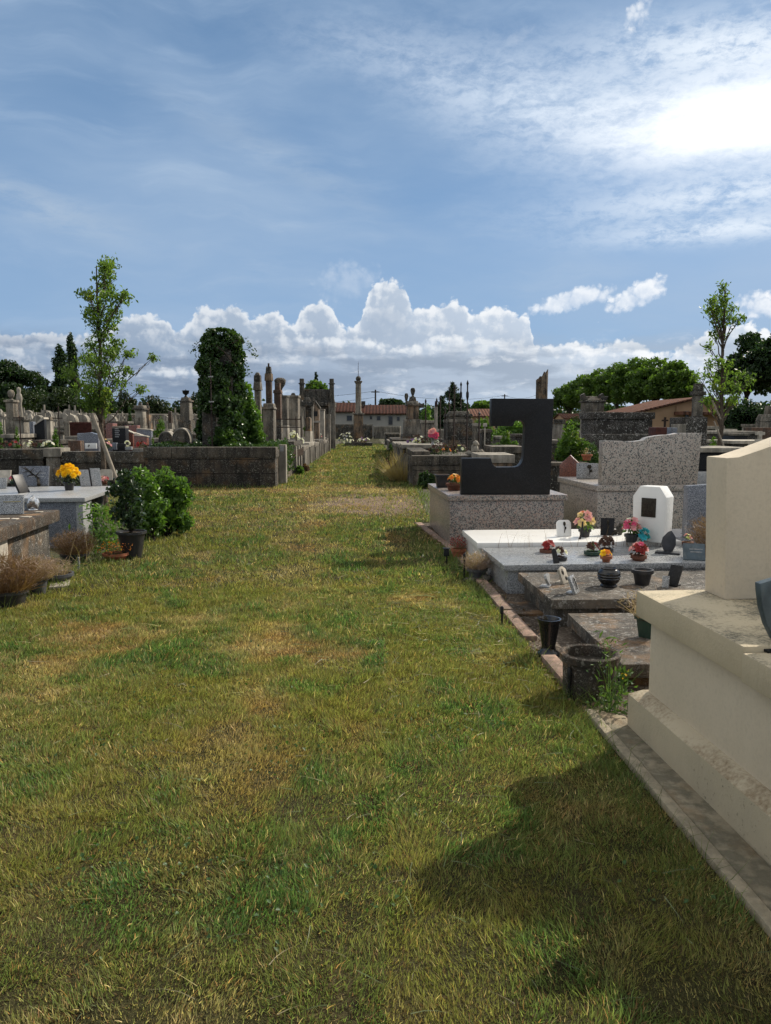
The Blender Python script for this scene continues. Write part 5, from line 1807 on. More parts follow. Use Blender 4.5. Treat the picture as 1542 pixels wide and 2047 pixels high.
plaque('grey plaque with small gilt flowers on the brown tomb', G(20, 1028, Z1), .27, .20, .03, M['granite_grey'], R(14), 16, lines=1, line_mat=M['gilt'])
o = MB().blob((0, 0, .075), (.062, .05, .078), 9, .22, 14, 10).lathe([(0, 0), (.05, 0), (.045, .012), (0, .012)], 14).build('foil_ornament', M['silver'], smooth=20)
tag(o, 'crumpled silver foil ornament on the brown tomb slab', 'ornament', loc=G(67, 1019, Z1))
for (px, py, w_, lb) in ((52, 1034, .10, 'flat white marble chip lying right on the brown slab'), (30, 1038, .06, 'small flat white chip on the middle of the brown slab'), (8, 1038, .10, 'flat white chip at the left of the brown slab'), (78, 1024, .07, 'thin pale chip below the foil ornament')):
    o = MB().box(-w_ / 2, w_ / 2, -.03, .03, 0, .008).build('marble_chip', M['concrete_pale'], bev=.002)
    tag(o, lb, 'chip', loc=G(px, py, Z1 - .001), rz=q.uniform(-.4, .4))
# pots in front of them
heather('golden brown dried plant in a black pot at the left picture edge', G(20, 1212), (.12, .15, .15, M['plastic_black']), .13, .19, .40, 2600, M['dry_dark'], 81, spread=1.0, w=.005)
heather('pink brown dried heather in a grey green pot on the left', G(76, 1188), (.070, .095, .165, M['plastic_grey']), .14, .14, .26, 2600, M['dry'], 82, spread=1.2)
heather('sparse dried stalks in a low wide dark bowl on the left', G(114, 1165), (.11, .155, .10, M['plastic_grey']), .08, .14, .20, 600, M['dry'], 83, spread=.9)
heather('dark brown dried bush in a sunken pot against the granite tomb', G(150, 1122), (.12, .15, .10, M['plastic_black']), .08, .18, .34, 2200, M['dry_dark'], 84, spread=1.0)
heather('orange dried leaves in a terracotta bowl on the left', G(232, 1120), (.10, .14, .09, M['terracotta']), .07, .12, .15, 240, M['dry_dark'], 85, spread=1.3, tips=M['p_orange'])
t = thing('potted_camellia', 'dark leaved camellia in a tall black pot', 'potted plant', G(265, 1116))
pot(t, .105, .165, .33, M['plastic_black'])
C = [(-.06, 0, .60, .17, .16, .16), (.02, .03, .78, .15, .15, .17), (-.15, 0, .82, .13, .13, .15), (-.06, 0, .98, .13, .12, .12), (.06, -.04, .50, .14, .14, .11), (-.16, .03, .56, .11, .11, .12), (.02, -.06, .42, .12, .11, .08)]
leaves('foliage', crown_pts(C, 1800, 86, .15), .07, M['leaf_rose'], t, ratio=.55, seed=86)
mb = MB()
for c in C:
    limb((0, 0, .3), c[:3], .012, .004, mb, 4, .05, 86)
mb.build('stems', M['bark_dark'], t)
bush('laurel_shrub', 'dense bright green shrub between the camellia and the stone wall', 326, 10.95, 930, 122, M['leaf_shrub'], 87, .07, 30, 'shrub')
bush('laurel_shrub', 'upper left half of the green shrub with pale shining leaves', 276, 11.5, 930, 110, M['leaf_shrub'], 88, .07, 30, 'shrub')
bush('laurel_shrub', 'middle part of the green shrub right behind the black camellia pot', 296, 10.5, 942, 92, M['leaf_shrub'], 91, .07, 24, 'shrub')
t = thing('weed_plant', 'dark green leafy weeds between the tomb corner and the camellia', 'weed', G(208, 1108))
g_ = np.random.default_rng(89)
n = 420
leaves('leaves', np.stack([g_.normal(0, .12, n), g_.normal(0, .1, n), g_.uniform(.02, .62, n) ** 1.0], 1), .085, M['leaf_shrub'], t, ratio=.28, seed=89, droop=.2)
n = 40
strands('stalks', np.stack([g_.normal(0, .1, n), g_.normal(0, .08, n), np.zeros(n)], 1), np.stack([g_.normal(0, .15, n), g_.normal(0, .15, n), np.ones(n)], 1), g_.uniform(.3, .65, n), .007, M['weed'], t, bend=.3, seed=89)
n = 26
x0 = g_.uniform(-3.65, -3.3, n)
y0 = g_.uniform(7.6, 9.0, n)
o = strands('straw_stalks', np.stack([x0, y0, np.zeros(n)], 1), np.stack([g_.normal(.2, .4, n), g_.normal(0, .3, n), np.ones(n) * .7], 1), g_.uniform(.2, .5, n), .007, M['straw'], bend=1.5, seed=90, seg=6)
o['kind'] = 'stuff'
o['label'] = 'bent pale straw stalks between the pots on the left'
o['category'] = 'straw'
o = MB().tube([(0, 0, 0), (.005, 0, .13)], .014, 8).build('ground_peg', M['granite_pale'])
tag(o, 'short pale peg in the grass beside the low dark bowl', 'peg', loc=G(158, 1137))
o = MB().box(-.09, .09, -.16, .16, 0, .03).build('paving_slab', M['concrete_pale'], bev=.005)
tag(o, 'small flat pale paving slab under the low dark bowl', 'paving slab', loc=G(120, 1172), rz=R(20))
# ------------------------------------------------------------------ middle and far graves, walls, houses
def fbox(name, label, cat, x0, x1, ytop, Y, depth, mat, rz=0.0, z0=0.0, cap=None, group=None, capmat=None, bev=.012, over=.05):
    """block whose face spans photo columns x0..x1 at distance Y, top at photo row ytop"""
    xa, xb = Xp(x0, Y), Xp(x1, Y)
    zt = Zp(ytop, Y)
    t = thing(name, label, cat, (xa, Y, z0), rz, group)
    w = xb - xa
    h = zt - z0
    if cap:
        MB().box(over, w - over, over, depth - over, 0, h - cap).build('body', mat, t, bev=bev)
        MB().box(0, w, 0, depth, h - cap + .003, h).build('coping', capmat or M['coping'], t, bev=bev)
    else:
        MB().box(0, w, 0, depth, 0, h).build('body', mat, t, bev=bev)
    return t


# ---- low stone enclosures on the left, from the picture edge to the ivy corner
def wall(name, label, xa, ya, xb, yb, h, th, mat, capm, cap=.2, z0=0.0, over=.03, group=None):
    v = Vector((xb - xa, yb - ya, 0))
    L = v.length
    t = thing(name, label, 'wall', (xa, ya, z0), math.atan2(v.y, v.x), group)
    MB().box(0, L, 0, th, -.02, h - cap).build('body', mat, t, bev=.01)
    MB().box(-over, L + over, -over, th + over, h - cap + .002, h).build('coping', capm, t, bev=.02)
    return t


YW = 19.45
x_a, x_b, x_c, x_d = Xp(-60, YW), Xp(83, YW), Xp(120, YW), Xp(288, YW)
hw = Zp(898, YW)
wall('stone_wall', 'low mossy dark enclosure wall at the far left behind the plaques', x_a, YW, x_b, YW, hw, .45, M['blocks'], M['lime_dark'], .26)
fbox('stone_pier', 'lighter grey stone pier between the two dark wall lengths on the left', 'pier', 83.5, 119.5, 896, YW - .06, .6, M['lime'], cap=.22, capmat=M['lime_light'])
wall('stone_wall', 'dark low wall length behind the left young tree and its stake', x_c, YW + .05, x_d - .03, YW + .05, Zp(903, YW), .45, M['blocks'], M['lime_dark'], .28)
wall('stone_wall', 'tall front wall of the corner enclosure below the ivy tower', x_d, YW, Xp(549, YW), YW, Zp(894, YW), .42, M['blocks'], M['coping'], .27)
xc = Xp(549, YW)
# its side along the alley, then the other plots one after the other
def side_x(y):
    return -2.83 - (y - 19.45) * .0215


fbox('marker_post', 'pale stone marker post with a small plate at the corner of the ivy enclosure', 'marker', 556, 571, 889, 20.6, .25, M['lime_light'])
o = MB().box(-.05, .05, -.012, 0, -.07, .07).build('number_plate', M['granite_pale'])
tag(o, 'small pale plate fixed on the stone marker post', 'plate', loc=(Xp(563, 20.6), 20.597, Zp(897, 20.6)))
wall('stone_wall', 'ivy hung side wall of the corner enclosure facing the alley', side_x(19.9) , 19.92, side_x(24.2), 24.2, .93, .3, M['blocks_light'], M['coping'], .2)
# (the wall runs away from the camera, so its thickness goes left)
for i, (ya, yb, h, mat, cm, lb) in enumerate((
        (24.4, 27.6, 1.06, M['lime_dark'], M['coping'], 'dark raised tomb block with a railing on it beside the alley'),
        (27.8, 30.4, .80, M['blocks_light'], M['lime'], 'low pale tomb front just past the railed tomb'),
        (30.6, 33.4, .86, M['lime'], M['lime_light'], 'grey tomb front with a thick pale slab along the left of the alley'),
        (33.6, 36.6, .78, M['lime_dark'], M['lime'], 'dark low tomb front midway along the left of the alley'),
        (36.8, 40.2, .84, M['lime_warm'], M['coping'], 'ochre tomb front midway along the left of the alley'),
        (40.4, 44.0, .74, M['blocks_light'], M['lime'], 'pale tomb front below the small gabled tomb'),
        (44.2, 47.6, .8, M['lime_warm'], M['lime'], 'brown tomb front just before the old chapel'))):
    xa = side_x(ya)
    t = thing('tomb', lb, 'tomb', (xa, ya, 0), R(1.3))
    w = 2.3 if i else 2.6
    MB().box(-w, 0, 0, yb - ya, -.02, h - .16).build('body', mat, t, bev=.015)
    MB().box(-w - .04, .06, -.04, yb - ya + .04, h - .158, h).build('slab', cm, t, bev=.02)
    for k in range(3 + i % 2):
        y0 = .25 + k * (yb - ya - .4) / (3 + i % 2)
        MB().box(.0, .10, y0, y0 + .22, -.02, h - .16).build('pilaster', M['lime_light'], t, bev=.01)
# black plots behind the front wall: stone floor of the enclosure
o = MB().box(Xp(292, YW) , side_x(21), YW + .45, 27, .55, .78).build('earth_bed', M['soil'])
tag(o, 'raised earth bed inside the ivy enclosure', 'earth bed', loc=(0, 0, 0))

# ---- the ivy tower
Yi = 21.2
base = Vector((Xp(443, Yi), Yi, .75))
t = thing('ivy_tower', 'tall stone monument completely smothered in dark ivy', 'monument', base)
k = Yi / F


def P_(px, py):
    v = at(px, py, Yi) - base
    return v


mb = MB()
w_ = 34 * k
mb.box(-w_, w_, -.35, .35, -.1, P_(0, 800).z * 1.0, .03)
mb.box(-w_ * .85, w_ * .85, -.3, .3, P_(0, 800).z + .002, P_(0, 690).z, .05)
mb.build('stone_core', M['lime_dark'], t, bev=.02)
MB().box(P_(419, 0).x, P_(448, 0).x, -.46, -.36, P_(0, 878).z, P_(0, 835).z).build('plinth_face', M['lime'], t, bev=.01)
CL = []
for (px, py, rx, ry, dy) in ((443, 672, 30, 16, 0), (420, 680, 18, 16, .1), (466, 684, 20, 18, -.1), (430, 700, 26, 22, -.2), (462, 710, 26, 22, .1), (408, 735, 16, 16, 0), (425, 735, 26, 20, -.3), (465, 740, 24, 24, 0), (412, 765, 16, 20, .1), (440, 765, 26, 22, -.35),
                            (470, 775, 18, 24, .1), (420, 795, 20, 22, -.25), (450, 800, 22, 22, -.35), (474, 808, 16, 22, 0), (408, 825, 12, 20, .1), (462, 835, 24, 22, -.3), (480, 850, 16, 20, 0), (404, 860, 12, 24, .1), (432, 815, 20, 12, -.4),
                            (455, 865, 18, 16, -.4), (440, 880, 14, 8, -.5), (475, 872, 18, 14, -.3)):
    p = P_(px, py)
    CL.append((p.x, dy, p.z, rx * k, .36, ry * k))
C = crown_pts(CL, 4200, 201, .7)
leaves('ivy', C, .085, M['leaf_ivy'], t, droop=.5, ratio=.8, seed=201, up=.15)
mb = MB()
for (a, b_) in (((415, 690), (384, 702)), ((418, 682), (392, 690)), ((470, 690), (500, 690)), ((478, 700), (512, 712)), ((474, 685), (494, 678)), ((408, 700), (396, 712)), ((480, 720), (496, 740)), ((430, 690), (480, 735)), ((470, 720), (425, 690))):
    p0, p1 = P_(*a), P_(*b_)
    mid = (p0 + p1) / 2 + Vector((0, -.3 if a[0] in (430, 470) else 0, .10))
    if a[0] in (430, 470):
        p0.y = p1.y = -.42
        mid.y = -.5
    mb.tube([p0, mid, p1], [.010, .008, .005], 4)
mb.build('tendrils', M['bark'], t)
C = np.array([[P_(a, b_).x, g_.normal(0, .06), P_(a, b_).z] for (a, b_) in ((384, 702), (390, 699), (392, 690), (398, 693), (405, 695), (500, 690), (505, 697), (512, 712), (507, 706), (494, 678), (396, 712), (496, 740), (492, 730), (494, 748), (490, 722), (499, 688)) for _ in range(7)]) + g_.normal(0, .045, (112, 3))
leaves('stray_leaves', C, .07, M['leaf_ivy'], t, ratio=.7, seed=202)
t = thing('ivy_mound', 'lower green ivy mound spilling right of the ivy tower', 'ivy', (Xp(500, 21.6), 21.6, .75))
CL = []
b0_ = Vector((Xp(500, 21.6), 21.6, .75))
k = 21.6 / F
for (px, py, rx, ry) in ((494, 785, 13, 20), (498, 810, 16, 20), (506, 830, 18, 20), (512, 850, 16, 18), (492, 850, 18, 20), (500, 872, 24, 14), (520, 872, 14, 12), (485, 880, 20, 10)):
    p = at(px, py, 21.6) - b0_
    CL.append((p.x, 0, p.z, rx * k * .82, .3, ry * k))
leaves('ivy', crown_pts(CL, 3000, 203, .4), .085, M['leaf_shrub'], t, droop=.4, ratio=.7, seed=203)
mb = MB()
for c in CL:
    limb((0, 0, 0), c[:3], .02, .008, mb, 4, .04, 203)
mb.build('stems', M['bark_dark'], t)
t = thing('ivy_mat', 'low ivy and leaves growing along the top of the corner enclosure', 'ivy', (0, 0, 0))
g_ = np.random.default_rng(204)
n = 5200
xx = g_.uniform(Xp(300, 20.6), side_x(21) + .03, n)
yy = g_.uniform(19.95, 22.8, n)
hh = .93 + .36 * fbm(xx + 50, yy, .7, 205) ** 1.5 * g_.random(n) + np.clip((xx + 3.9) * .12, 0, .15) * g_.random(n)
leaves('leaves', np.stack([xx, yy, hh], 1), .085, M['leaf_ivy'], t, ratio=.75, seed=204, up=.4)
n = 700
yy = g_.uniform(20.7, 24.2, n)
leaves('hanging_leaves', np.stack([np.array([side_x(v) for v in yy]) + g_.normal(.04, .03, n), yy, g_.uniform(.1, .95, n) ** .7], 1), .075, M['leaf_ivy'], t, ratio=.75, seed=206)
bush('olive_bush', 'yellow green bush at the foot of the ivy tower', 456, 20.6, 852, 60, M['leaf_bush'], 207, .06, 26, z0=.75)
# iron pole with two rungs before the ivy
t = thing('iron_pole', 'thin iron pole with short rungs in front of the ivy tower', 'pole', (Xp(424, 20.3), 20.3, .7))
MB().tube([(0, 0, 0), (0, 0, Zp(722, 20.3) - .7)], [.022, .014], 6).build('post', M['iron'], t)
mb = MB()
for py in (753, 803):
    z_ = Zp(py, 20.3) - .7
    mb.box(-.06, .06, -.02, .02, z_ - .015, z_ + .015)
mb.build('rungs', M['granite_pale'], t)
bush('verge_bush', 'small bright green plant at the foot of the alley wall', 598, 24.6, 930, 22, M['leaf_shrub'], 208, .06, 30)
bush('verge_bush', 'brownish dry plant beside the green one on the alley verge', 610, 26, 926, 20, M['dry_dark'], 209, .06, 30)


# ---- monuments
def lathe_part(t, name, prof, mat, seg=14, cx=0, cy=0):
    return MB().lathe(prof, seg, cx, cy).build(name, mat, t, smooth=45)


def pillar(name, label, px0, px1, ytop, Y, mat, parts, z0=0.0, cat='monument', group=None, rz=None, depth=None):
    rz = (R(-6) if px0 < 760 else R(4)) if rz is None else rz
    """parts: list of (photo row of top, photo row of bottom, width factor, taper, part name, material)"""
    xa, xb = Xp(px0, Y), Xp(px1, Y)
    w = xb - xa
    t = thing(name, label, cat, ((xa + xb) / 2, Y + w * .5, z0), rz, group)
    for (p0, p1, f, tp, nm, mt) in parts:
        za, zb = Zp(p0, Y) - z0, (Zp(p1, Y) - z0 if p1 is not None else -.02)
        ww = w * f
        dd = ww if depth is None else depth * f
        MB().box(-ww / 2, ww / 2, -dd / 2, dd / 2, zb + .002, za, ww * tp).build(nm, mt or mat, t, bev=min(.02, ww * .04))
    return t


A = lambda *a: a
pillar('stone_pillar', 'grey stone pillar with a domed block cap just right of the ivy', 508, 524, 744, 23, M['lime'], [A(744, 750, .66, .28, 'finial', None), A(750, 763, .80, .02, 'cap', M['lime_dark']), A(763, 780, 1.0, .10, 'capital', None), A(780, None, .72, 0, 'shaft', None)])
pillar('stone_cross', 'tallest brown pillar with a broken cross head on a moulded pedestal', 524, 551, 726, 24, M['brownstone'], [A(725, 732, .12, .03, 'tip', None), A(732, 746, .40, .10, 'cap', M['lime_dark']), A(746, 761, .54, .04, 'cross_head', M['lime_warm']),
      A(761, 806, .40, -.01, 'shaft', None), A(806, 812, .80, .06, 'cornice', M['lime']), A(812, 818, .98, .10, 'cornice', M['lime']), A(818, None, .80, 0, 'pedestal', M['lime'])])
pillar('stone_pillar', 'dark brown square pillar with a stepped foot behind the iron railing', 545, 566, 765, 27, M['brownstone'], [A(765, 779, .50, .02, 'cap', None), A(779, 786, .78, .06, 'capital', None), A(786, 838, .62, 0, 'shaft', None), A(838, None, .86, .10, 'foot', M['lime_dark'])])
t = thing('stone_urn', 'weathered stone urn rising behind the brown pillars', 'urn', (Xp(559, 30.5), 30.9, 0))
z1, z2 = Zp(791, 30.5), Zp(754, 30.5)
h_ = z2 - z1
lathe_part(t, 'bowl', [(0, z1), (.10, z1), (.11, z1 + .05), (.06, z1 + .12), (.09, z1 + h_ * .4), (.20, z1 + h_ * .62), (.235, z1 + h_ * .85), (.20, z1 + h_ * .93), (.12, z2), (0, z2)], M['lime_dark'])
MB().box(-.17, .17, -.17, .17, -.02, z1 - .002).build('pedestal', M['lime'], t, bev=.02)
pillar('stone_stele', 'grey stone stele with a moulded cornice behind the railing', 559, 577, 790, 30, M['lime'], [A(790, 794, 1.0, .02, 'cornice', None), A(794, 850, .86, 0, 'slab', None), A(850, None, 1.1, .1, 'foot', M['lime_light'])], depth=.4)
pillar('stone_stele', 'broad grey stele with a row of palmettes on its cornice', 573, 599, 789, 32, M['lime_dark'], [A(785, 790, .35, .2, 'palmette', None), A(790, 795, 1.0, .02, 'cornice', M['lime']), A(795, 852, .88, 0, 'slab', M['lime']), A(852, None, 1.15, .08, 'foot', M['lime_light'])], depth=.5)
# small canopy tomb
Yc = 36
x0, x1 = Xp(600, Yc), Xp(627, Yc)
t = thing('canopy_tomb', 'small stone canopy tomb with slender columns and horned roof', 'tomb', ((x0 + x1) / 2, Yc + .3, 0), R(2.6))
w = (x1 - x0) / 2
zr, zb_ = Zp(794, Yc), Zp(808, Yc)
mb = MB().box(-w, w, -w, w, zb_ - .1, zb_).box(-w * .9, w * .9, -w * .9, w * .9, zb_ + .002, zb_ + .12).box(-w * .6, w * .6, -w * .6, w * .6, zb_ + .122, zr, .08)
mb.build('roof', M['lime_dark'], t, bev=.02)
for sx in (-1, 1):
    for sy in (-1, 1):
        lathe_part(t, 'column', [(.065, .8), (.05, .95), (.045, zb_ - .25), (.08, zb_ - .102)], M['lime_light'], 10, sx * w * .78, sy * w * .78)
        MB().prism([(-.06, 0), (.06, 0), (.02 * sx, .32)], -.05, .05).xf(Matrix.Translation((sx * w * .9, sy * w * .9, zb_ + .002))).build('horn', M['lime_dark'], t)
MB().box(-w * 1.05, w * 1.05, -w * 1.05, w * 1.05, -.02, .80).build('base', M['lime'], t, bev=.02)
bush('climbing_bush', 'yellow green climber growing inside the canopy tomb', 616, 35.4, 842, 20, M['leaf_bush'], 210, .09, 30, z0=.8)
# small gabled tomb house
Yg = 40
x0, x1 = Xp(624, Yg), Xp(638, Yg)
t = thing('tomb_house', 'tiny gabled stone tomb house with a square opening', 'tomb', (x0, Yg, 0), R(2.6))
w = x1 - x0
MB().prism([(0, -.02), (w, -.02), (w, Zp(816, Yg)), (w / 2, Zp(806, Yg)), (0, Zp(816, Yg))], 0, 1.2).build('body', M['lime_warm'], t, bev=.02)
MB().prism([(-.06, Zp(816, Yg)), (w / 2, Zp(805, Yg)), (w + .06, Zp(816, Yg)), (w + .06, Zp(818, Yg) + .11), (w / 2, Zp(805, Yg) + .12), (-.06, Zp(818, Yg) + .11)], -.05, 1.25).build('roof', M['lime_dark'], t)
MB().box(w * .2, w * .8, -.012, 0, Zp(832, Yg), Zp(822, Yg)).build('opening', M['metal_black'], t)
MB().box(-.1, w + .1, -.1, 0, Zp(845, Yg), Zp(841, Yg)).build('ledge', M['lime_light'], t)
# old chapel with two pinnacles
Yk = 49.0
x0, x1 = Xp(598, Yk), Xp(671, Yk)
t = thing('tomb_chapel', 'old dark stone chapel with a corner pinnacle at each end of its roof', 'chapel', (x0, Yk, 0), R(2.6))
w = x1 - x0
zt, zc, zl = Zp(778, Yk), Zp(803, Yk), Zp(813, Yk)
MB().box(.12, w - .12, .12, 3.0, -.02, zl).build('wall', M['blocks'], t, bev=.02)
MB().box(0, w, 0, 3.1, zl + .002, zc).build('cornice', M['lime_dark'], t, bev=.03)
MB().prism([(.05, 0), (w - .05, 0), (w - .25, zt - zc), (.25, zt - zc)], .1, 3.0).xf(Matrix.Translation((0, 0, zc + .002))).build('roof', M['lime_dark'], t, bev=.03)
for cx in (.22, w - .22):
    MB().cbox(.30, .34, zc - .02, Zp(757, Yk), .015, cx, -.02).cbox(.40, .44, Zp(768, Yk), Zp(766, Yk), 0, cx, -.02).build('pinnacle', M['lime_dark'], t, bev=.02)
    MB().cbox(.42, .40, -.02, zc - .03, 0, cx, .05).build('buttress', M['lime'], t, bev=.02)
mb = MB()
for k_ in range(5):
    cx = w * (.45 + .1 * k_)
    mb.lathe([(0, zl + .05), (.13, zl + .05), (.10, zl + .24), (0, zl + .33)], 8, cx, -.02)
mb.build('ornaments', M['lime_dark'], t)
# iron railing on the raised block
Yr = 25.0
x0, x1 = Xp(549, Yr), Xp(602, Yr)
t = thing('iron_railing', 'thin rusty iron railing with two bars on the raised dark tomb', 'railing', (x0, Yr, 1.06), 0)
zz = [Zp(838, Yr) - 1.06, Zp(854, Yr) - 1.06]
for z_ in zz:
    MB().tube([(0, 0, z_), (x1 - x0, 0, z_)], .016, 6).build('bar', M['iron'], t)
for cx in (0.0, (x1 - x0) * .82, x1 - x0):
    MB().tube([(cx, 0, 0), (cx, 0, Zp(832, Yr) - 1.06)], .018, 6).build('post', M['iron'], t)
for (px, Y, lb) in ((587, 27.2, 'bunch of pale white flowers on the railed tomb'), (600, 29.2, 'second bunch of white flowers past the railing'), (640, 43, 'dull brown flower bunch before the chapel wall')):
    bouquet(lb, (Xp(px, Y), Y, 1.06 if Y < 28 else .8), None, [M['p_white'], M['p_rose'] if Y > 40 else M['p_white']], 12, .16, .28, int(px), .07, fol=40, name='flower_bunch', green=M['leaf_ivy'])

# ---- the column at the end of the alley
Yk = 56.5
cx = Xp(717, Yk)
t = thing('stone_column', 'tall round stone column topped by a ball and spike closing the alley', 'column', (cx, Yk, 0), R(2.6))
w = 27 * Yk / F
MB().cbox(w * 2.0, w * 2.0, -.02, .28).build('platform', M['lime_dark'], t, bev=.03)
MB().cbox(w * 1.15, w * 1.15, .282, .5).cbox(.70, .70, .502, Zp(829, Yk), .02).build('pedestal', M['lime_warm'], t, bev=.02)
MB().cbox(.86, .86, Zp(829, Yk) + .002, Zp(826, Yk)).build('cornice', M['lime'], t, bev=.02)
zs = Zp(826, Yk) + .002
zc = Zp(764, Yk)
lathe_part(t, 'shaft', [(.25, zs), (.25, zs + .12), (.215, zs + .16), (.20, zc - .12), (.22, zc - .1), (.24, zc - .05), (.29, zc), (.29, zc + .09), (0, zc + .1)], M['lime'], 20)
zb_ = Zp(757, Yk)
lathe_part(t, 'ball', [(.06, zc + .1), (.09, zc + .14)] + [(.19 * math.sin(a), zb_ - .19 * math.cos(a)) for a in [.5 + .29 * i for i in range(9)]] + [(0, zb_ + .19)], M['lime_dark'], 16)
MB().tube([(0, 0, zb_ + .18), (0, 0, Zp(724, Yk))], [.022, .012], 6).build('spike', M['iron'], t)
for i, (px, Y, lb) in enumerate(((686, 53.5, 'heap of white flowers left of the column foot'), (697, 54.0, 'tall white flower bunch against the column platform'), (733, 55.3, 'small dark flower bunch at the right foot of the column'), (722, 55.0, 'row of low dark flowers on the column platform'))):
    bouquet(lb, (Xp(px, Y), Y, .0 if i < 2 else .28), None, [M['p_white'], M['granite_pale'] if i < 2 else M['p_violet']], 16 if i < 2 else 10, .36 if i < 2 else .25, 1.0 if i < 2 else .35, 300 + i, .09, fol=260 if i < 2 else 80, name='flower_bunch', green=M['leaf_ivy'])

# ---- right of the alley: the low walled plots
YR = 19.7


def rside(y):
    return .74 - (y - 19.7) * .0235


xr = Xp(826, YR)
wall('stone_wall', 'front block wall of the right enclosure facing the crossing', xr, YR, Xp(962, YR), YR, Zp(911, YR), .4, M['blocks_light'], M['coping'], .24)
t = thing('stone_wall', 'dark slatted side wall of the right enclosure along the alley', 'wall', (rside(20.1), 20.1, 0), math.atan2(7.6, -.18))
MB().box(0, 7.6, -.4, 0, -.02, .74).build('body', M['lime_dark'], t, bev=.015)
MB().box(-.02, 7.63, -.43, .04, .742, .90).build('coping', M['coping'], t, bev=.02)
for k_ in range(9):
    MB().box(.3 + k_ * .8, .5 + k_ * .8, 0, .09, -.02, .74).build('pilaster', M['lime'], t, bev=.01)
for i, (ya, yb, h, w, mat, cm, lb) in enumerate(((27.9, 31.5, .86, 2.2, M['lime_dark'], M['lime'], 'low dark tomb behind the right enclosure along the alley'), (31.7, 36, .80, 2.0, M['lime'], M['lime_light'], 'pale slabbed tomb on the right of the alley'),
                                              (36.2, 41, .9, 2.4, M['lime_dark'], M['coping'], 'dark mossy tomb before the twin urn monument'), (41.2, 47, .7, 2.2, M['lime'], M['lime'], 'far low tomb on the right of the alley'))):
    t = thing('tomb', lb, 'tomb', (rside(ya), ya, 0), R(1.3))
    MB().box(0, w, 0, yb - ya, -.02, h - .14).build('body', mat, t, bev=.015)
    MB().box(-.05, w + .04, -.04, yb - ya + .04, h - .138, h).build('slab', cm, t, bev=.02)
o = MB().box(Xp(835, 21), Xp(1010, 21), 20.1, 27.6, -.02, .70).build('stone_bed', M['slab_old'])
tag(o, 'flat stone bed filling the right enclosure', 'stone bed', loc=(0, 0, 0))
fbox('flat_slab', 'wide pale flat slab lying in the right enclosure', 'slab', 803, 888, 889, 23.4, 2.0, M['lime_dark'], z0=.70, cap=.12, capmat=M['lime_light'])
fbox('flat_slab', 'pale stone slab seen through the opening of the dark headstone', 'slab', 958, 1031, 909, 18.2, 1.6, M['lime_warm'], z0=0, cap=.2, capmat=M['lime_light'])
fbox('flat_slab', 'long low grey tomb far behind the dark headstone opening', 'slab', 985, 1052, 893, 24, 2.0, M['lime_dark'], z0=0, cap=.2, capmat=M['lime'])
MBo = MB().blob((0, 0, .14), (.11, .09, .13), 3, .3).blob((.02, -.02, .31), (.075, .07, .075), 5, .3).blob((-.13, 0, .06), (.10, .06, .06), 6, .3).blob((.15, 0, .10), (.09, .06, .05), 7, .4)
tag(MBo.build('stone_angel', M['lime_light'], smooth=60), 'small pale broken angel figure on the right enclosure wall', 'statue', loc=(Xp(950, 19.9), 19.9, Zp(911, 19.7)))
# the moulded stone pier
pillar('tomb_monument', 'massive moulded dark stone block in the right enclosure', 891, 945, 822, 25.5, M['lime_dark'], [A(822, 827, .70, .02, 'cornice', M['lime']), A(827, 833, .95, .02, 'cornice', None), A(833, 838, .82, 0, 'cornice', M['lime']), A(838, 845, .96, .01, 'cornice', M['lime']), A(845, 880, .92, 0, 'body', None), A(880, None, 1.05, .01, 'foot', None)], depth=1.0)
# twin urn monument
Ym = 38
t = pillar('urn_monument', 'ochre stone monument crowned by an urn with a second finial at its left', 806, 845, 793, Ym, M['lime_warm'], [A(793, 801, .36, .10, 'crest', M['lime_dark']), A(801, 807, .62, .10, 'cornice', M['lime']), A(807, 811, .74, .04, 'cornice', M['lime_dark']), A(811, 838, .58, 0, 'body', None), A(838, 868, .95, .05, 'plinth', M['lime']), A(868, None, 1.2, .02, 'base', M['lime_dark'])])
c0 = t.location
for (px, p0, p1, r_) in ((826, 774, 793, .10), (813, 785, 805, .08)):
    z1, z2 = Zp(p1, Ym) - .02, Zp(p0, Ym)
    h_ = z2 - z1
    dx_ = Xp(px, Ym) - c0.x
    lathe_part(t, 'urn', [(0, z1), (r_, z1), (r_ * .5, z1 + h_ * .22), (r_ * .9, z1 + h_ * .4), (r_ * 1.25, z1 + h_ * .7), (r_ * .9, z1 + h_ * .95), (0, z2)], M['lime_dark'], 12, dx_, 0)
MB().prism([(-.12, 0), (.12, 0), (.16, .25), (0, .2), (-.1, .28)], -.06, .06).xf(Matrix.Translation((Xp(843, Ym) - c0.x, 0, Zp(815, Ym)))).build('volute', M['lime_dark'], t)
fbox('stone_tomb', 'low stone tomb with pale posts right of the twin urn monument', 'tomb', 842, 872, 840, 33, 1.0, M['lime'], cap=.12, capmat=M['lime_light'])
pillar('stone_post', 'slim pale pillar with a dark iron cap beside the spear poles', 868, 876, 802, 30, M['lime_light'], [A(802, 813, .7, .1, 'cap', M['iron']), A(813, None, .8, 0, 'shaft', None)])
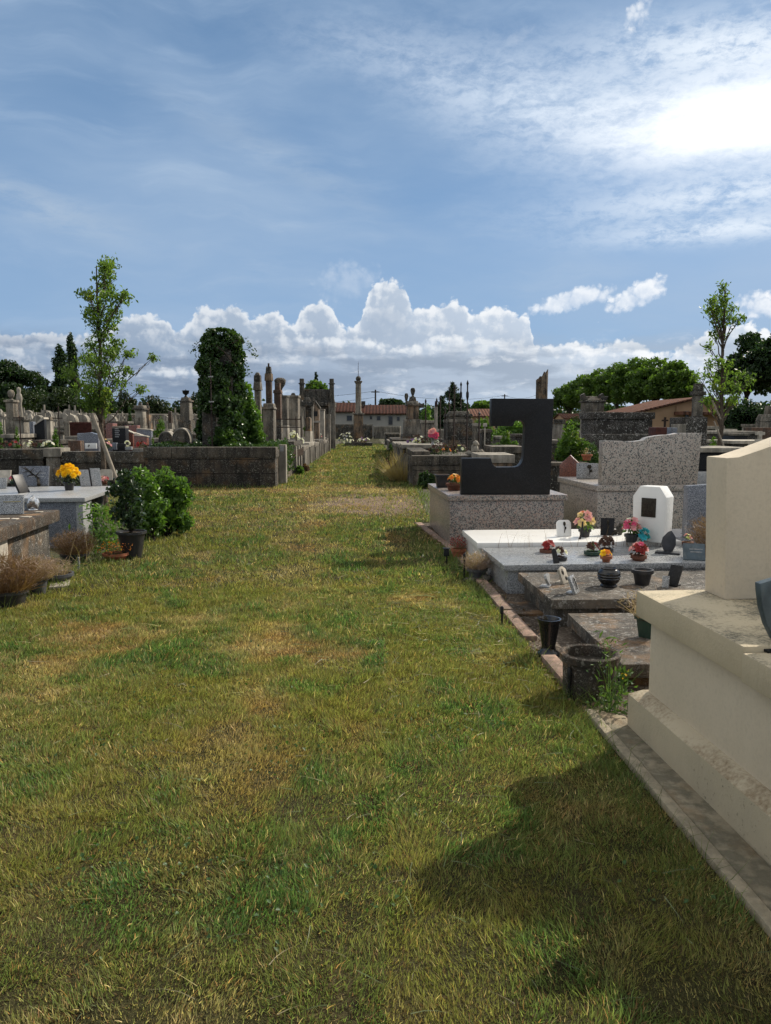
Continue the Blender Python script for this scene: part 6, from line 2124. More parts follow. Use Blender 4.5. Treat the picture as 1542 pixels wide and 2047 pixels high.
for i, (px, p0, Y, kn) in enumerate(((851, 796, 30, 1), (873, 794, 31, 1), (880, 790, 27, 1), (890, 812, 26, 0), (908, 767, 24, 1), (921, 762, 27, 2), (934, 759, 24, 2), (898, 776, 30, 0), (958, 822, 22, 0))):
    lb = ('short spear pole left of the slim pillar', 'spear pole just behind the slim pillar', 'dark spear pole with a wide tip right of the slim pillar', 'plain iron pole left of the tallest poles', 'stout spear pole in front of the conifer', 'spear pole with a swollen knot behind the stone block', 'tallest spear pole with two knots right of the conifer',
          'thin plain pole at the conifer tip', 'thin pole left of the dark headstone')[i]
    t = thing('spear_pole', lb, 'iron pole', (Xp(px, Y), Y, 0.7 if Y < 28 else 0), 0, 'iron spear poles of the right enclosure')
    z0 = 0.7 if Y < 28 else 0
    h_ = Zp(p0, Y) - z0
    MB().tube([(0, 0, 0), (0, 0, h_ * .93)], .022, 6).build('shaft', M['iron'], t)
    pr = [(.022, h_ * .93), (.04, h_ * .945), (.03, h_ * .965), (.0, h_)]
    if kn:
        pr = [(.02, h_ - .62), (.045, h_ - .52), (.045, h_ - .40), (.02, h_ - .34)] + pr if kn == 2 else pr
    MB().lathe(pr, 8).build('spear_tip', M['metal_black'], t)
# pink balloons and dark bunches
Yb = 22.3
t = thing('pink_bouquet', 'big pink round flowers in a pale vase on the flat slab', 'bouquet', (Xp(866, Yb), Yb, Zp(889, Yb)), 0)
MB().lathe([(0, 0), (.06, 0), (.03, .05), (.04, .12), (.07, .2), (0, .18)], 12).build('vase', M['granite_pale'], t)
for (px, py, r_) in ((862, 864, .085), (867, 861, .08), (862, 870, .08), (872, 869, .085), (871, 874, .075), (866, 872, .07)):
    v = at(px, py, Yb)
    rg = random.Random(px)
    mb_ = MB()
    for l in range(4):
        petals(mb_, Vector((v.x - Xp(866, Yb), -.05 * (l % 2), v.z - Zp(889, Yb))), r_ * (1.2 - .2 * l), 7, rg, .3 + .3 * l, (rg.uniform(-.3, .3), -1, .4), .5)
    me = bpy.data.meshes.new('bloom')
    me.from_pydata(mb_.v, [], mb_.f)
    me.materials.append(M['p_pink'] if py > 868 else M['p_rose'])
    link('bloom', me, t)
leaves('foliage', np.random.default_rng(5).normal(0, .07, (70, 3)) + np.array([.03, 0, .18]), .06, M['leaf_ivy'], t, seed=5)
for i, (px, Y, z_, lb, mt) in enumerate(((826, 26, .86, 'dark bunch of mixed flowers left on the far slab', M['p_violet']), (838, 25.6, .86, 'grey green bunch beside the dark mixed flowers', M['p_white']), (849, 25, .86, 'low dark bunch left of the pink flowers', M['p_dark']),
                                        (873, 20.9, .72, 'brown dried flower bunch in the right enclosure', M['p_dark']), (885, 21.2, .72, 'orange brown dried bunch beside the stone block', M['p_orange']), (900, 21.4, .72, 'dull dark bunch at the foot of the stone block', M['p_dark']), (918, 21.5, .72, 'grey bunch right of the stone block foot', M['p_white']),
                                        (779, 29, .0, 'dark leafy shrub at the foot of the right alley tombs', M['p_dark']))):
    bouquet(lb, (Xp(px, Y), Y, z_), None, [mt, M['p_dark']], 12, .24, .34, 320 + i, .06, fol=110, name='flower_bunch', green=M['leaf_ivy'])
# verge plants right of the alley
t = thing('dry_grass_clump', 'big clump of straw coloured dry grass against the right wall', 'grass clump', (rside(21.6) - .28, 21.6, 0))
g_ = np.random.default_rng(330)
n = 420
a = g_.uniform(0, 6.28, n)
rr = np.sqrt(g_.random(n)) * .22
strands('blades', np.stack([rr * np.cos(a), rr * np.sin(a), np.zeros(n)], 1), np.stack([np.cos(a) * .55 * rr / .2 - .25, np.sin(a) * .5, np.ones(n)], 1) + g_.normal(size=(n, 3)) * .15, g_.uniform(.35, .95, n), .014, M['straw'], t, bend=.5, seed=330)
bush('verge_bush', 'red brown low plant behind the straw clump', 785, 24.4, 912, 24, M['dry_dark'], 331, .07, 30)
bush('verge_bush', 'dark green ivy shrub on the shaded side of the right tombs', 781, 29, 884, 18, M['leaf_ivy'], 332, .09, 30)
bush('verge_bush', 'low grey green weeds along the front of the right enclosure wall', 852, 19.3, 940, 44, M['leaf_ivy'], 333, .06, 26)
# ---- broken column behind the dark headstone
Yb = 23
x0, x1 = Xp(1069, Yb), Xp(1094, Yb)
t = thing('broken_column', 'tall broken ochre column with a jagged top above the dark headstone', 'column', ((x0 + x1) / 2, Yb, 0), 0)
r_ = (x1 - x0) / 2
seg = 18
zt = Zp(744, Yb)
mb = MB().lathe([(r_ * 1.02, .75), (r_ * .97, 1.5), (r_ * .93, zt - .35), (r_ * .95, zt - .3)] + [(r_ * .95, zt)], seg)
for i in range(len(mb.v) - seg, len(mb.v)):
    x, y, z = mb.v[i]
    mb.v[i] = (x, y, z + .18 * (x / r_) + .05 * math.sin(i * 2.7) - .10)
mb.build('shaft', M['ruin'], t)
MB().cbox(r_ * 3.2, r_ * 3.2, -.02, .75, .03).build('base', M['lime'], t, bev=.02)


# ---- right side monuments
t = fbox('lichen_tomb', 'long dark tomb wall spotted white with lichen on the right', 'tomb', 1185, 1311, 824, 20.5, 1.3, M['lichenwall'], rz=R(2), cap=.18, capmat=M['lichenwall'])
fbox('tomb_step', 'dark lower step in front of the lichen spotted wall', 'tomb step', 1172, 1318, 868, 19.9, .5, M['lichenwall'])
t = pillar('ornate_monument', 'pale stone monument with curled acroteria left of the lichen wall', 1166, 1212, 795, 21.5, M['lime'], [A(792, 796, .42, .1, 'crest', None), A(796, 800, .66, .06, 'cornice', None), A(800, 804, .95, .02, 'cornice', M['lime_dark']), A(804, 822, .80, .0, 'frieze', None), A(822, 828, .95, .02, 'cornice', None), A(828, None, .80, 0, 'body', M['lime_light'])])
c0 = t.location
for px in (1170, 1208):
    MB().prism([(-.09, 0), (.09, 0), (.13, .12), (.02, .10), (-.02, .2), (-.12, .14)], -.08, .08).xf(Matrix.Translation((Xp(px, 21.5) - c0.x, -.1, Zp(800, 21.5)))).build('acroterion', M['lime_dark'], t, bev=.01)
Yx = 21
t = pillar('cross_monument', 'dark stone cross with short arms on a heaped base before the barn', 1384, 1412, 766, Yx, M['lime_dark'], [A(766, 782, .60, .06, 'head', None), A(782, 790, .92, .03, 'arms', None), A(790, 832, .60, -.02, 'shaft', M['lime']), A(832, 838, .9, .05, 'cap', M['lichenwall'])], depth=.32)
fbox('rubble_tomb', 'rough dark lichen covered stone base under the stone cross', 'tomb', 1365, 1414, 834, Yx - .1, 1.0, M['lichenwall'])
for i, (px0, px1, pt, Y, mt, lb) in enumerate(((1312, 1334, 854, 17, M['iron_red'], 'rusty brown iron box tomb behind the wave headstone'), (1341, 1355, 855, 17.5, M['granite_blue'], 'small dark arched stone behind the wave headstone'), (1357, 1372, 848, 18, M['lime_light'], 'pale lichen pitted pillar stub behind the wave headstone'))):
    fbox('small_tomb', lb, 'tomb', px0, px1, pt, Y, .5, mt)
t = thing('iron_cross', 'thin iron cross on the rusty box tomb', 'cross', (Xp(1329, 17.2), 17.2, Zp(854, 17)))
MB().box(-.02, .02, -.02, .02, 0, .22).build('upright', M['iron'], t)
MB().box(-.07, .07, -.018, .018, .13, .165).build('crossbar', M['iron'], t)
# low things behind the cream headstone
fbox('stone_tomb', 'low grey walled tomb with a pale coping at the far right', 'tomb', 1432, 1520, 862, 26, 2.0, M['lime_dark'], cap=.10, capmat=M['lime_light'])
fbox('stone_tomb', 'dark granite block tomb behind the right young tree', 'tomb', 1468, 1500, 866, 24, 1.2, M['granite_black'], cap=.08, capmat=M['lime'])
fbox('stone_tomb', 'long pale slab tomb under the white cross', 'tomb', 1462, 1560, 881, 21, 1.6, M['lime_dark'], cap=.09, capmat=M['concrete_pale'])
Y_ = 20.5
t = thing('white_cross', 'small white stone cross on a white block at the right', 'cross', (Xp(1520, Y_), Y_, 0))
MB().cbox(.42, .42, -.02, Zp(888, Y_)).cbox(.24, .22, Zp(888, Y_) + .002, Zp(878, Y_), .03).build('base', M['concrete_pale'], t, bev=.01)
z_ = Zp(878, Y_)
MB().box(-.045, .045, -.04, .04, z_, Zp(862, Y_)).build('upright', M['concrete_pale'], t, bev=.006)
MB().box(-.12, .12, -.038, .038, Zp(869, Y_) - .01, Zp(866, Y_) + .03).build('crossbar', M['concrete_pale'], t, bev=.006)
t = pillar('mausoleum', 'grey stone mausoleum top cut by the right picture edge', 1524, 1566, 811, 31, M['lime'], [A(811, 828, .30, .08, 'finial', None), A(828, 842, .85, .12, 'pediment', None), A(842, None, .80, 0, 'body', None)])
fbox('brick_tomb', 'brown brick tomb with a curved back near the right edge', 'tomb', 1512, 1548, 855, 28, 1.0, M['brownstone'])
bush('grave_weeds', 'yellow green weeds on the graves behind the cream headstone', 1428, 16.4, 872, 40, M['leaf_bush'], 340, .06, 26)
bush('grave_weeds', 'pale grass tuft behind the cream headstone top', 1480, 17, 893, 70, M['weed'], 341, .06, 22)
bush('grave_weeds', 'dark undergrowth between the bright bush and the lichen wall', 1186, 16.8, 884, 70, M['leaf_ivy'], 342, .07, 24)
fbox('stone_tomb', 'low grey stone tomb behind the bright yellow green bush', 'tomb', 1108, 1130, 838, 34, 1.5, M['lime_light'], cap=.2, capmat=M['lime_dark'])
fbox('flat_tomb', 'pale flat tomb just behind the wave headstone at its right', 'tomb', 1412, 1440, 908, 15.5, 1.2, M['lime'], cap=.1, capmat=M['concrete_pale'])
fbox('flat_tomb', 'low dark wall seen right of the dark headstone', 'tomb', 1100, 1180, 925, 16.2, .5, M['lime_dark'], cap=.08, capmat=M['coping'])

# more of the crowd of old stones left of the alley and on the far right
for (x0, x1, pt, Y, mt, lb, parts) in (
        (582, 592, 797, 35, 'lime', 'slim grey stele filling the gap behind the broad palmette stele', 0), (598, 606, 800, 40, 'lime_dark', 'narrow dark pier just left of the canopy tomb', 1),
        (639, 650, 818, 43, 'lime_light', 'pale square pillar before the chapel wall', 1), (652, 661, 828, 45, 'lime', 'low grey pillar right of the pale one before the chapel', 1),
        (532, 542, 822, 29, 'lime_dark', 'dark stele half hidden behind the moulded pedestal', 0), (612, 622, 836, 33, 'lime_warm', 'low ochre stone in front of the canopy tomb', 0)):
    pillar('stone_stele', lb, x0, x1, pt, Y, M[mt], [A(pt, pt + 3, 1.0, .04, 'cap', M['lime']), A(pt + 3, None, .84, 0, 'shaft', None)] if parts else [A(pt - 2, pt, .6, .12, 'crest', None), A(pt, 862, .95, 0, 'slab', None), A(862, None, 1.2, .04, 'foot', M['lime_light'])], depth=.5 if not parts else None)
for (x0, x1, pt, Y, d, mt, cm, lb) in (
        (938, 962, 846, 33, 1.2, 'lime', 'lime_light', 'grey block tomb left of the dark headstone opening'), (962, 985, 858, 31, 1.0, 'lime_dark', 'lime', 'dark block tomb just left of the opening'), (967, 974, 846, 30.8, .2, 'concrete_pale', 'concrete_pale', 'narrow white stele standing before the dark block tomb'),
        (1032, 1062, 868, 34, 1.5, 'lime_dark', 'coping', 'low dark tomb seen through the opening at its right'), (1090, 1130, 880, 28, 1.5, 'lime_dark', 'lime', 'low dark tomb right of the dark headstone'), (990, 1030, 872, 40, 1.5, 'lime', 'lime_light', 'far grey tomb through the opening of the dark headstone'),
        (1130, 1175, 862, 38, 1.5, 'lime', 'lime_light', 'far grey tomb behind the bright bush'), (1318, 1345, 862, 30, 1.2, 'lime_light', 'lime', 'far pale tomb under the barn wall'), (1420, 1450, 852, 36, 1.5, 'lime_dark', 'lime_light', 'far dark tomb behind the crossed canes'),
        (1452, 1475, 858, 34, 1.0, 'lime', 'concrete_pale', 'far grey tomb with a white cap right of the canes'), (1500, 1520, 848, 40, 1.0, 'lime_light', 'lime', 'far pale tomb left of the mausoleum'), (880, 905, 858, 45, 1.5, 'lime', 'lime_light', 'far pale tomb behind the spear poles'), (770, 800, 866, 60, 2, 'lime_dark', 'lime', 'far low tomb right of the column')):
    fbox('stone_tomb', lb, 'tomb', x0, x1, pt, Y, d, M[mt], rz=R(2.6), cap=.14, capmat=M[cm])
bush('hedge_bush', 'rough green hedge far behind the dark headstone opening', 1030, 62, 842, 110, M['leaf_shrub'], 351, .2, 26)
bush('hedge_bush', 'green bushes under the brown roofed house', 962, 70, 836, 70, M['leaf_bush'], 352, .2, 26)
bush('hedge_bush', 'olive hedge in front of the plane tree trunks', 1180, 78, 832, 110, M['leaf_hedge'], 353, .25, 26)
bush('hedge_bush', 'dark hedge between the barn and the left plane trees', 1240, 76, 836, 90, M['leaf_dark'], 354, .25, 26)
# ------------------------------------------------------------------ field of graves on the left
pillar('stone_pillar', 'stout stone pillar with an egg shaped finial at the far left', 10, 32, 799, 33, M['lime'], [A(799, 804, 1.0, .04, 'cornice', None), A(804, 838, .72, 0, 'shaft', None), A(838, None, .95, .03, 'base', None)])
Y = 33
o = MB().lathe([(0, 0), (.11, 0), (.05, .06), (.12, .14), (.145, .28), (.10, .40), (0, .44)], 12).build('egg_finial', M['lime'], smooth=60)
tag(o, 'egg shaped stone finial standing on the far left pillar', 'finial', loc=(Xp(21, Y), Y + .24, Zp(799, Y)))
pillar('stone_stele', 'brown narrow stele behind the far left pillar', 31, 37, 804, 36, M['brownstone'], [A(804, None, 1, 0, 'slab', None)])
o = MB().lathe([(0, 0), (.16, 0), (.13, .5), (.10, .8), (.15, 1.1), (.12, 1.28), (.07, 1.36), (.10, 1.46), (.08, 1.6), (0, 1.64)], 10).build('mourner_statue', M['lime_light'], smooth=60)
tag(o, 'pale draped mourner statue just right of the far left pillar', 'statue', loc=(Xp(42, 37), 37, Zp(843, 37)))
fbox('statue_plinth', 'plain stone plinth under the pale mourner statue', 'plinth', 38, 46, 843, 36.8, .4, M['lime'])
pillar('stone_pedestal', 'stone pedestal with a moulded cap and flared foot near the iron cross', 25, 52, 835, 24, M['lime'], [A(835, 841, 1.0, .04, 'cap', M['lime_dark']), A(841, 872, .74, 0, 'shaft', M['lime_light']), A(872, None, .95, .12, 'foot', M['lime_light'])])
fbox('headstone', 'plain pale blue grey headstone right of the moulded pedestal', 'headstone', 51, 67, 843, 25, .2, M['granite_blue'])
t = thing('headstone', 'slanting dark polished headstone with a pale sloped top', 'headstone', (Xp(68, 24), 24, 0), R(8))
w = Xp(88, 24) - Xp(68, 24)
MB().prism([(0, -.02), (w, -.02), (w * 1.02, Zp(838, 24)), (w * .05, Zp(852, 24))], 0, .25).build('slab', M['granite_black'], t, bev=.01)
MB().prism([(0.0, Zp(852, 24) + .004), (w * 1.04, Zp(838, 24) + .004), (w * 1.0, Zp(834, 24)), (w * .75, Zp(836, 24))], -.03, .5).build('coping', M['concrete_pale'], t)
pillar('stone_pedestal', 'pale square pedestal right of the slanting dark headstone', 86, 103, 833, 26, M['lime_light'], [A(833, 840, 1.0, .05, 'cap', M['lime']), A(840, None, .80, 0, 'shaft', None)])
pillar('stone_pillar', 'slim stone pier with a cornice behind the leafy bush', 127, 140, 842, 27, M['lime'], [A(842, 847, 1, .05, 'cap', None), A(847, None, .8, 0, 'shaft', None)])
fbox('headstone', 'blue grey granite headstone behind the brown slab on the left', 'headstone', 154, 196, 866, 21.5, .2, M['granite_blue'])
t = thing('headstone', 'blue grey gable shaped headstone left of the young tree trunk', 'headstone', (Xp(154, 21.2), 21.2, 0))
w = Xp(196, 21.2) - Xp(154, 21.2)
MB().prism([(0, -.02), (w, -.02), (w, Zp(869, 21.2)), (w * .62, Zp(864, 21.2)), (0, Zp(868, 21.2))], 0, .16).build('slab', M['granite_blue'], t, bev=.01)
# white plaque with a dark figure
t = thing('white_plaque', 'white rectangular plaque with a small dark curl drawn on it', 'plaque', (Xp(181, 20.2), 20.2, Zp(897, 20.2)))
MB().box(-.15, .15, -.015, .015, 0, Zp(886, 20.2) - Zp(897, 20.2)).build('panel', M['white_slab'], t, bev=.003)
MB().tube([(-.07, -.018, .04), (-.065, -.018, .085), (-.045, -.018, .11), (-.03, -.018, .095), (-.045, -.018, .07), (-.06, -.018, .072)], .007, 5).build('mark', M['metal_black'], t)
fbox('headstone', 'brown granite slab left of the white plaque', 'headstone', 135, 160, 881, 20.6, .25, M['brownstone'])
fbox('stone_tomb', 'pale stacked stone tomb behind the brown granite slab', 'tomb', 128, 155, 872, 23, 1.0, M['lime'], cap=.12, capmat=M['lime_light'])
# red iron fence
Yf = 25
x0, x1 = Xp(141, Yf), Xp(183, Yf)
t = thing('iron_fence', 'dark red rusted iron grave fence left of the young tree', 'fence', (x0, Yf, 0))
n = 22
mb = MB()
for k in range(n):
    x_ = (x1 - x0) * k / (n - 1)
    mb.tube([(x_, 0, .85), (x_, 0, Zp(843, Yf) - .06 * (k % 2))], .017, 5)
mb.build('bars', M['iron_red'], t)
MB().box(0, x1 - x0, -.02, .02, Zp(846, Yf) - .02, Zp(846, Yf) + .03).build('rail', M['iron_red'], t)
MB().box(0, x1 - x0, -.02, .02, .92, .96).build('rail', M['iron_red'], t)
MB().box(-.05, x1 - x0 + .05, -.15, .15, -.02, .85).build('kerb', M['lime'], t)
t = thing('iron_fence', 'second rusted iron fence right of the young tree trunk', 'fence', (Xp(196, 26), 26, 0))
mb = MB()
for k in range(14):
    mb.tube([(k * .055, 0, .8), (k * .055, 0, Zp(842, 26) - .05 * (k % 2))], .016, 5)
mb.build('bars', M['iron_red'], t)
MB().box(0, .74, -.02, .02, 1.5, 1.54).build('rail', M['iron_red'], t)
MB().box(-.05, .79, -.15, .15, -.02, .8).build('kerb', M['lime'], t)
# iron crosses in front
for (px, pt, pb, bar, hw, lb) in ((41, 832, 896, 835, .18, 'thin black iron cross before the moulded pedestal'), (119, 812, 898, 836, .16, 'taller thin black iron cross beside the leafy bush')):
    Y = 20.4
    t = thing('iron_cross', lb, 'cross', (Xp(px, Y), Y, 0))
    MB().tube([(0, 0, 0), (0, 0, Zp(pt, Y))], .016, 6).build('upright', M['iron'], t)
    MB().tube([(-hw, 0, Zp(bar, Y)), (hw * .6, 0, Zp(bar, Y))], .014, 6).build('crossbar', M['iron'], t)
bush('grave_bush', 'bright olive leafy bush behind the dark left wall', 111, 21.4, 856, 36, M['leaf_bush'], 401, .07, 28)
bush('grave_bush', 'small green plant growing on the moulded pedestal grave', 33, 22.6, 852, 18, M['leaf_bush'], 402, .06, 26)
bush('grave_bush', 'rounded bright green bush left of the domed tombs', 322, 27, 834, 46, M['leaf_bush'], 403, .09, 26)
bush('grave_bush', 'green shrub at the far left edge behind the wall', 0, 26, 842, 26, M['leaf_shrub'], 404, .09, 26)
bush('grave_bush', 'yellow leaved small plant right of the red headstones', 305, 22.5, 872, 14, M['leaf_bush'], 405, .05, 26)
for i, (px, Y, z_, lb, mt) in enumerate(((27, 20.1, .95, 'red and pink flower bunch on the left dark wall', M['p_red']), (8, 20.0, .95, 'dark flower bunch at the left end of the wall', M['p_dark']), (56, 20.1, .95, 'low dark flowers with white spots on the left wall', M['p_white']), (78, 20.2, .95, 'dark foliage bunch on the left wall', M['p_dark']),
                                        (95, 20.2, .95, 'small black and white bunch beside the stone pier', M['p_white']), (212, 21.2, .9, 'pink flower head beside the young tree trunk', M['p_rose']), (281, 21, .93, 'small red flowers before the red headstones', M['p_red']), (208, 21.6, .95, 'cream flower tuft at the rusty fence', M['p_cream']))):
    bouquet(lb, (Xp(px, Y), Y, z_), None, [mt, M['p_dark'], mt], 10, .17, .22, 410 + i, .05, fol=50, name='flower_bunch', green=M['leaf_ivy'])
# right half of the field
pillar('stone_pillar', 'ochre stone pillar with a heavy cornice and small finial', 266, 291, 806, 34, M['lime'], [A(804, 810, .24, .08, 'finial', None), A(810, 816, .80, .05, 'cornice', None), A(816, 819, 1.0, .02, 'cornice', M['lime_dark']), A(819, 835, .66, 0, 'shaft', M['lime_light']), A(835, 851, .70, 0, 'shaft', M['lime']), A(851, None, .8, .02, 'base', None)])
fbox('stone_block', 'ochre stone block carrying a small statue', 'block', 289, 299, 829, 37, .5, M['lime_warm'])
o = MB().lathe([(0, 0), (.10, 0), (.09, .2), (.12, .33), (.08, .42), (.04, .46), (.065, .53), (0, .6)], 9).build('small_statue', M['lime_dark'], smooth=60)
tag(o, 'small dark statue on the ochre block', 'statue', loc=(Xp(294, 37), 37.2, Zp(829, 37)))
bush('ivy_stump', 'narrow ivy grown stone left of the ochre pillar', 261, 35, 808, 14, M['leaf_ivy'], 406, .10, 30)
t = fbox('headstone', 'dark inscribed headstone with a pale side right of the tree', 'headstone', 224, 251, 852, 22, .3, M['granite_black'], cap=.06, capmat=M['lime_light'], over=.0)
mb = MB()
w = Xp(251, 22) - Xp(224, 22)
for k in range(5):
    mb.box(w * .22, w * (.5 + .08 * (k % 2)), -.004, -.001, Zp(858 + 4 * k, 22), Zp(858 + 4 * k, 22) + .025)
mb.build('inscription', M['granite_pale'], t)
fbox('headstone', 'red brown granite block left of the dark inscribed headstone', 'headstone', 212, 226, 846, 23, .4, M['granite_red'])
fbox('headstone', 'low red granite slab behind the dark inscribed headstone', 'headstone', 249, 275, 850, 24.5, .3, M['granite_red'])
fbox('weathered_tomb', 'weathered moulded tomb top above the dark inscribed headstone', 'tomb', 218, 256, 842, 25, .6, M['lime_dark'], cap=.08, capmat=M['lime'])


def gabled(label, x0, x1, pl_, pr, Y, mat, edge, th=.16):
    t = thing('headstone', label, 'headstone', (Xp(x0, Y), Y, 0), R(-6))
    w = Xp(x1, Y) - Xp(x0, Y)
    MB().prism([(0, -.02), (w, -.02), (w, Zp(pr, Y)), (w * .9, Zp(pr - 1, Y)), (0, Zp(pl_, Y))], 0, th).build('slab', mat, t, bev=.008)
    MB().prism([(0, Zp(pl_, Y) + .002), (w * .9, Zp(pr - 1, Y) + .002), (w + .02, Zp(pr, Y) + .002), (w + .02, Zp(pr - 2, Y)), (w * .88, Zp(pr - 3, Y)), (0, Zp(pl_ - 2, Y))], -.01, th + .01).build('coping', edge, t)
    return t


gabled('red granite headstone with a slanting pale edge right of the dark one', 250, 266, 860, 867, 22.5, M['granite_red'], M['concrete_pale'])
gabled('grey headstone stepped behind the red granite ones', 266, 284, 866, 872, 23.2, M['granite_grey'], M['concrete_pale'])
gabled('broad red granite headstone with scroll carving', 267, 294, 871, 874, 21.8, M['granite_red'], M['concrete_pale'])
gabled('tall pale blue grey headstone at the right of the red ones', 273, 303, 858, 861, 24.2, M['granite_blue'], M['concrete_pale'])
for i, (px0, px1, pt, Y, mt, lb) in enumerate(((223, 232, 885, 20.3, M['granite_blue'], 'small blue granite plaque left of the black square one'), (233, 249, 887, 20.2, M['granite_black'], 'small square black plaque with a pale edge on the wall'), (249, 262, 893, 20.2, M['granite_pale'], 'pale grey small plaque under the white wreath'), (263, 288, 896, 20.3, M['lime_light'], 'pale broken stone on the end of the dark wall'))):
    fbox('small_plaque', lb, 'plaque', px0, px1, pt, Y, .10, mt, z0=.93 if i < 3 else .8, bev=.005)
t = thing('wreath', 'small white round wreath standing on the dark wall', 'wreath', (Xp(254, 20.4), 20.4, Zp(893, 20.4)))
pts = [(.065 * math.cos(a), 0, .085 + .065 * math.sin(a)) for a in [6.2832 * k / 14 for k in range(15)]]
MB().tube(pts, .022, 6).build('ring', M['p_white'], t)
pillar('urn_pillar', 'tall grey stone pillar topped by a dark urn left of the ivy tower', 357, 384, 800, 37, M['lime_dark'], [A(794, 800, .62, .08, 'crest', None), A(800, 803, .92, .02, 'cornice', None), A(803, 840, .70, 0, 'shaft', M['lime']), A(840, None, 1.0, .04, 'base', None)])
Y = 37
h_ = Zp(778, Y) - Zp(794, Y)
o = MB().lathe([(0, 0), (.12, 0), (.05, h_ * .2), (.05, h_ * .3), (.15, h_ * .5), (.165, h_ * .8), (.19, h_ * .86), (.15, h_ * .88), (.03, h_ * .92), (.02, h_), (0, h_)], 12).build('stone_urn', M['granite_black'], smooth=50)
tag(o, 'dark urn on top of the tall grey pillar left of the ivy', 'urn', loc=(Xp(370.5, Y), Y + .32, Zp(794, Y)))
for (x0, x1, pt, lb) in ((316, 346, 864, 'lower dark stone dome left of the bigger one'), (343, 380, 858, 'bigger dark semicircular stone dome near the ivy')):
    Y = 21.4 if x0 > 330 else 21.9
    w = Xp(x1, Y) - Xp(x0, Y)
    h0 = Zp(884, Y)
    hh = Zp(pt, Y) - h0
    po = [(0, .7), (w, .7), (w, h0)] + [(w / 2 + w / 2 * math.cos(a), h0 + hh * math.sin(a)) for a in [math.pi * k / 14 for k in range(1, 14)]] + [(0, h0)]
    t = thing('domed_headstone', lb, 'headstone', (Xp(x0, Y), Y, 0))
    MB().prism(po, 0, .35).build('slab', M['lime_dark'], t, bev=.01)
    po2 = [(w / 2 + (w / 2 + .0) * math.cos(a), h0 + hh * math.sin(a) + .003) for a in [math.pi * k / 14 for k in range(15)]]
    po2 = po2 + [(x, z + .035) for x, z in reversed(po2)]
    MB().prism(po2, -.01, .36).build('edge', M['lime_light'], t)
pillar('stone_pillar', 'short pale brown pillar left of the urn pillar', 337, 344, 822, 40, M['brownstone'], [A(822, 846, .9, 0, 'shaft', None), A(846, None, 1.5, .1, 'base', M['lime'])])

# rows of small crosses and steles far behind: built once, then copied


def small_cross(kind):
    t = thing('grave_cross', 'small pale stone grave cross', 'grave cross', (0, 0, 0), 0, 'small pale grave crosses of the left field')
    m_ = M['lime_light']
    if kind == 0:
        MB().cbox(.42, .36, -.02, .9, .03).cbox(.30, .26, .902, 1.35, .03).build('pedestal', m_, t, bev=.015)
        MB().cbox(.20, .18, 1.352, 1.6, .05).cbox(.10, .09, 1.60, 2.45, .008).cbox(.36, .085, 2.05, 2.17).build('cross', m_, t)
    elif kind == 1:
        MB().cbox(.40, .34, -.02, 1.15, .04).cbox(.5, .42, 1.152, 1.25, .02).build('pedestal', m_, t, bev=.015)
        MB().lathe([(0, 1.252), (.13, 1.252), (.17, 1.45), (.09, 1.6), (.05, 1.9), (.02, 2.3), (0, 2.36)], 10).build('finial', m_, t, smooth=60)
    elif kind == 2:
        MB().cbox(.5, .22, -.02, 1.3).build('slab', m_, t, bev=.015)
        MB().prism([(.25 * math.cos(a), .26 * math.sin(a)) for a in [math.pi * k / 8 for k in range(9)]], -.11, .11).xf(Matrix.Translation((0, 0, 1.302))).build('rounded_top', m_, t)
    elif kind == 3:
        MB().cbox(.34, .34, -.02, 1.6, .03).build('shaft', m_, t, bev=.015)
        MB().cbox(.44, .44, 1.602, 1.70, .03).cbox(.26, .26, 1.702, 1.92, .10).build('cap', m_, t)
    return t


protos = [small_cross(k) for k in range(4)]
first = [True] * 4
HT = (2.45, 2.36, 1.56, 1.92)
KN = ('cross', 'spired pedestal', 'round topped stele', 'capped pillar')
field = [(3, 818, 44, 3), (9, 824, 40, 0), (50, 815, 46, 0), (55, 826, 42, 1), (58, 820, 50, 2), (63, 826, 46, 3), (69, 819, 47, 1), (74, 824, 44, 0), (79, 830, 40, 2), (85, 817, 48, 1), (91, 809, 44, 0), (97, 821, 46, 2), (103, 828, 42, 3), (108, 820, 45, 1),
         (113, 829, 40, 0), (117, 824, 48, 2), (122, 822, 47, 3), (128, 826, 44, 2), (133, 818, 50, 3), (137, 818, 46, 3), (140.5, 809, 42, 0), (146, 829, 40, 2), (152, 810, 43, 0), (157, 826, 46, 2), (163.5, 817, 44, 1), (169, 829, 42, 2), (174, 820, 43, 1), (181, 828, 45, 0), (187, 818, 44, 1),
         (191, 828, 40, 3), (216, 826, 46, 0), (224, 830, 42, 2), (236, 821, 45, 0), (240, 829, 42, 1), (246, 823, 44, 0), (253, 830, 40, 1), (330, 830, 50, 2), (334, 834, 46, 0), (347, 832, 44, 1), (351.5, 815, 46, 0), (355, 838, 40, 1), (386, 818, 44, 1), (390, 826, 46, 0), (393, 836, 42, 2), (399, 832, 46, 0), (309, 838, 44, 1)]
RF = ('behind the far left pillar', 'behind the moulded pedestal', 'over the slanting dark headstone', 'between the two iron crosses', 'above the rusted red fence', 'behind the left young tree', 'right of the young tree', 'left of the urn pillar', 'between the urn pillar and the ivy')
EDG = (30, 66, 92, 126, 178, 212, 300, 356, 420)
cnt = {}
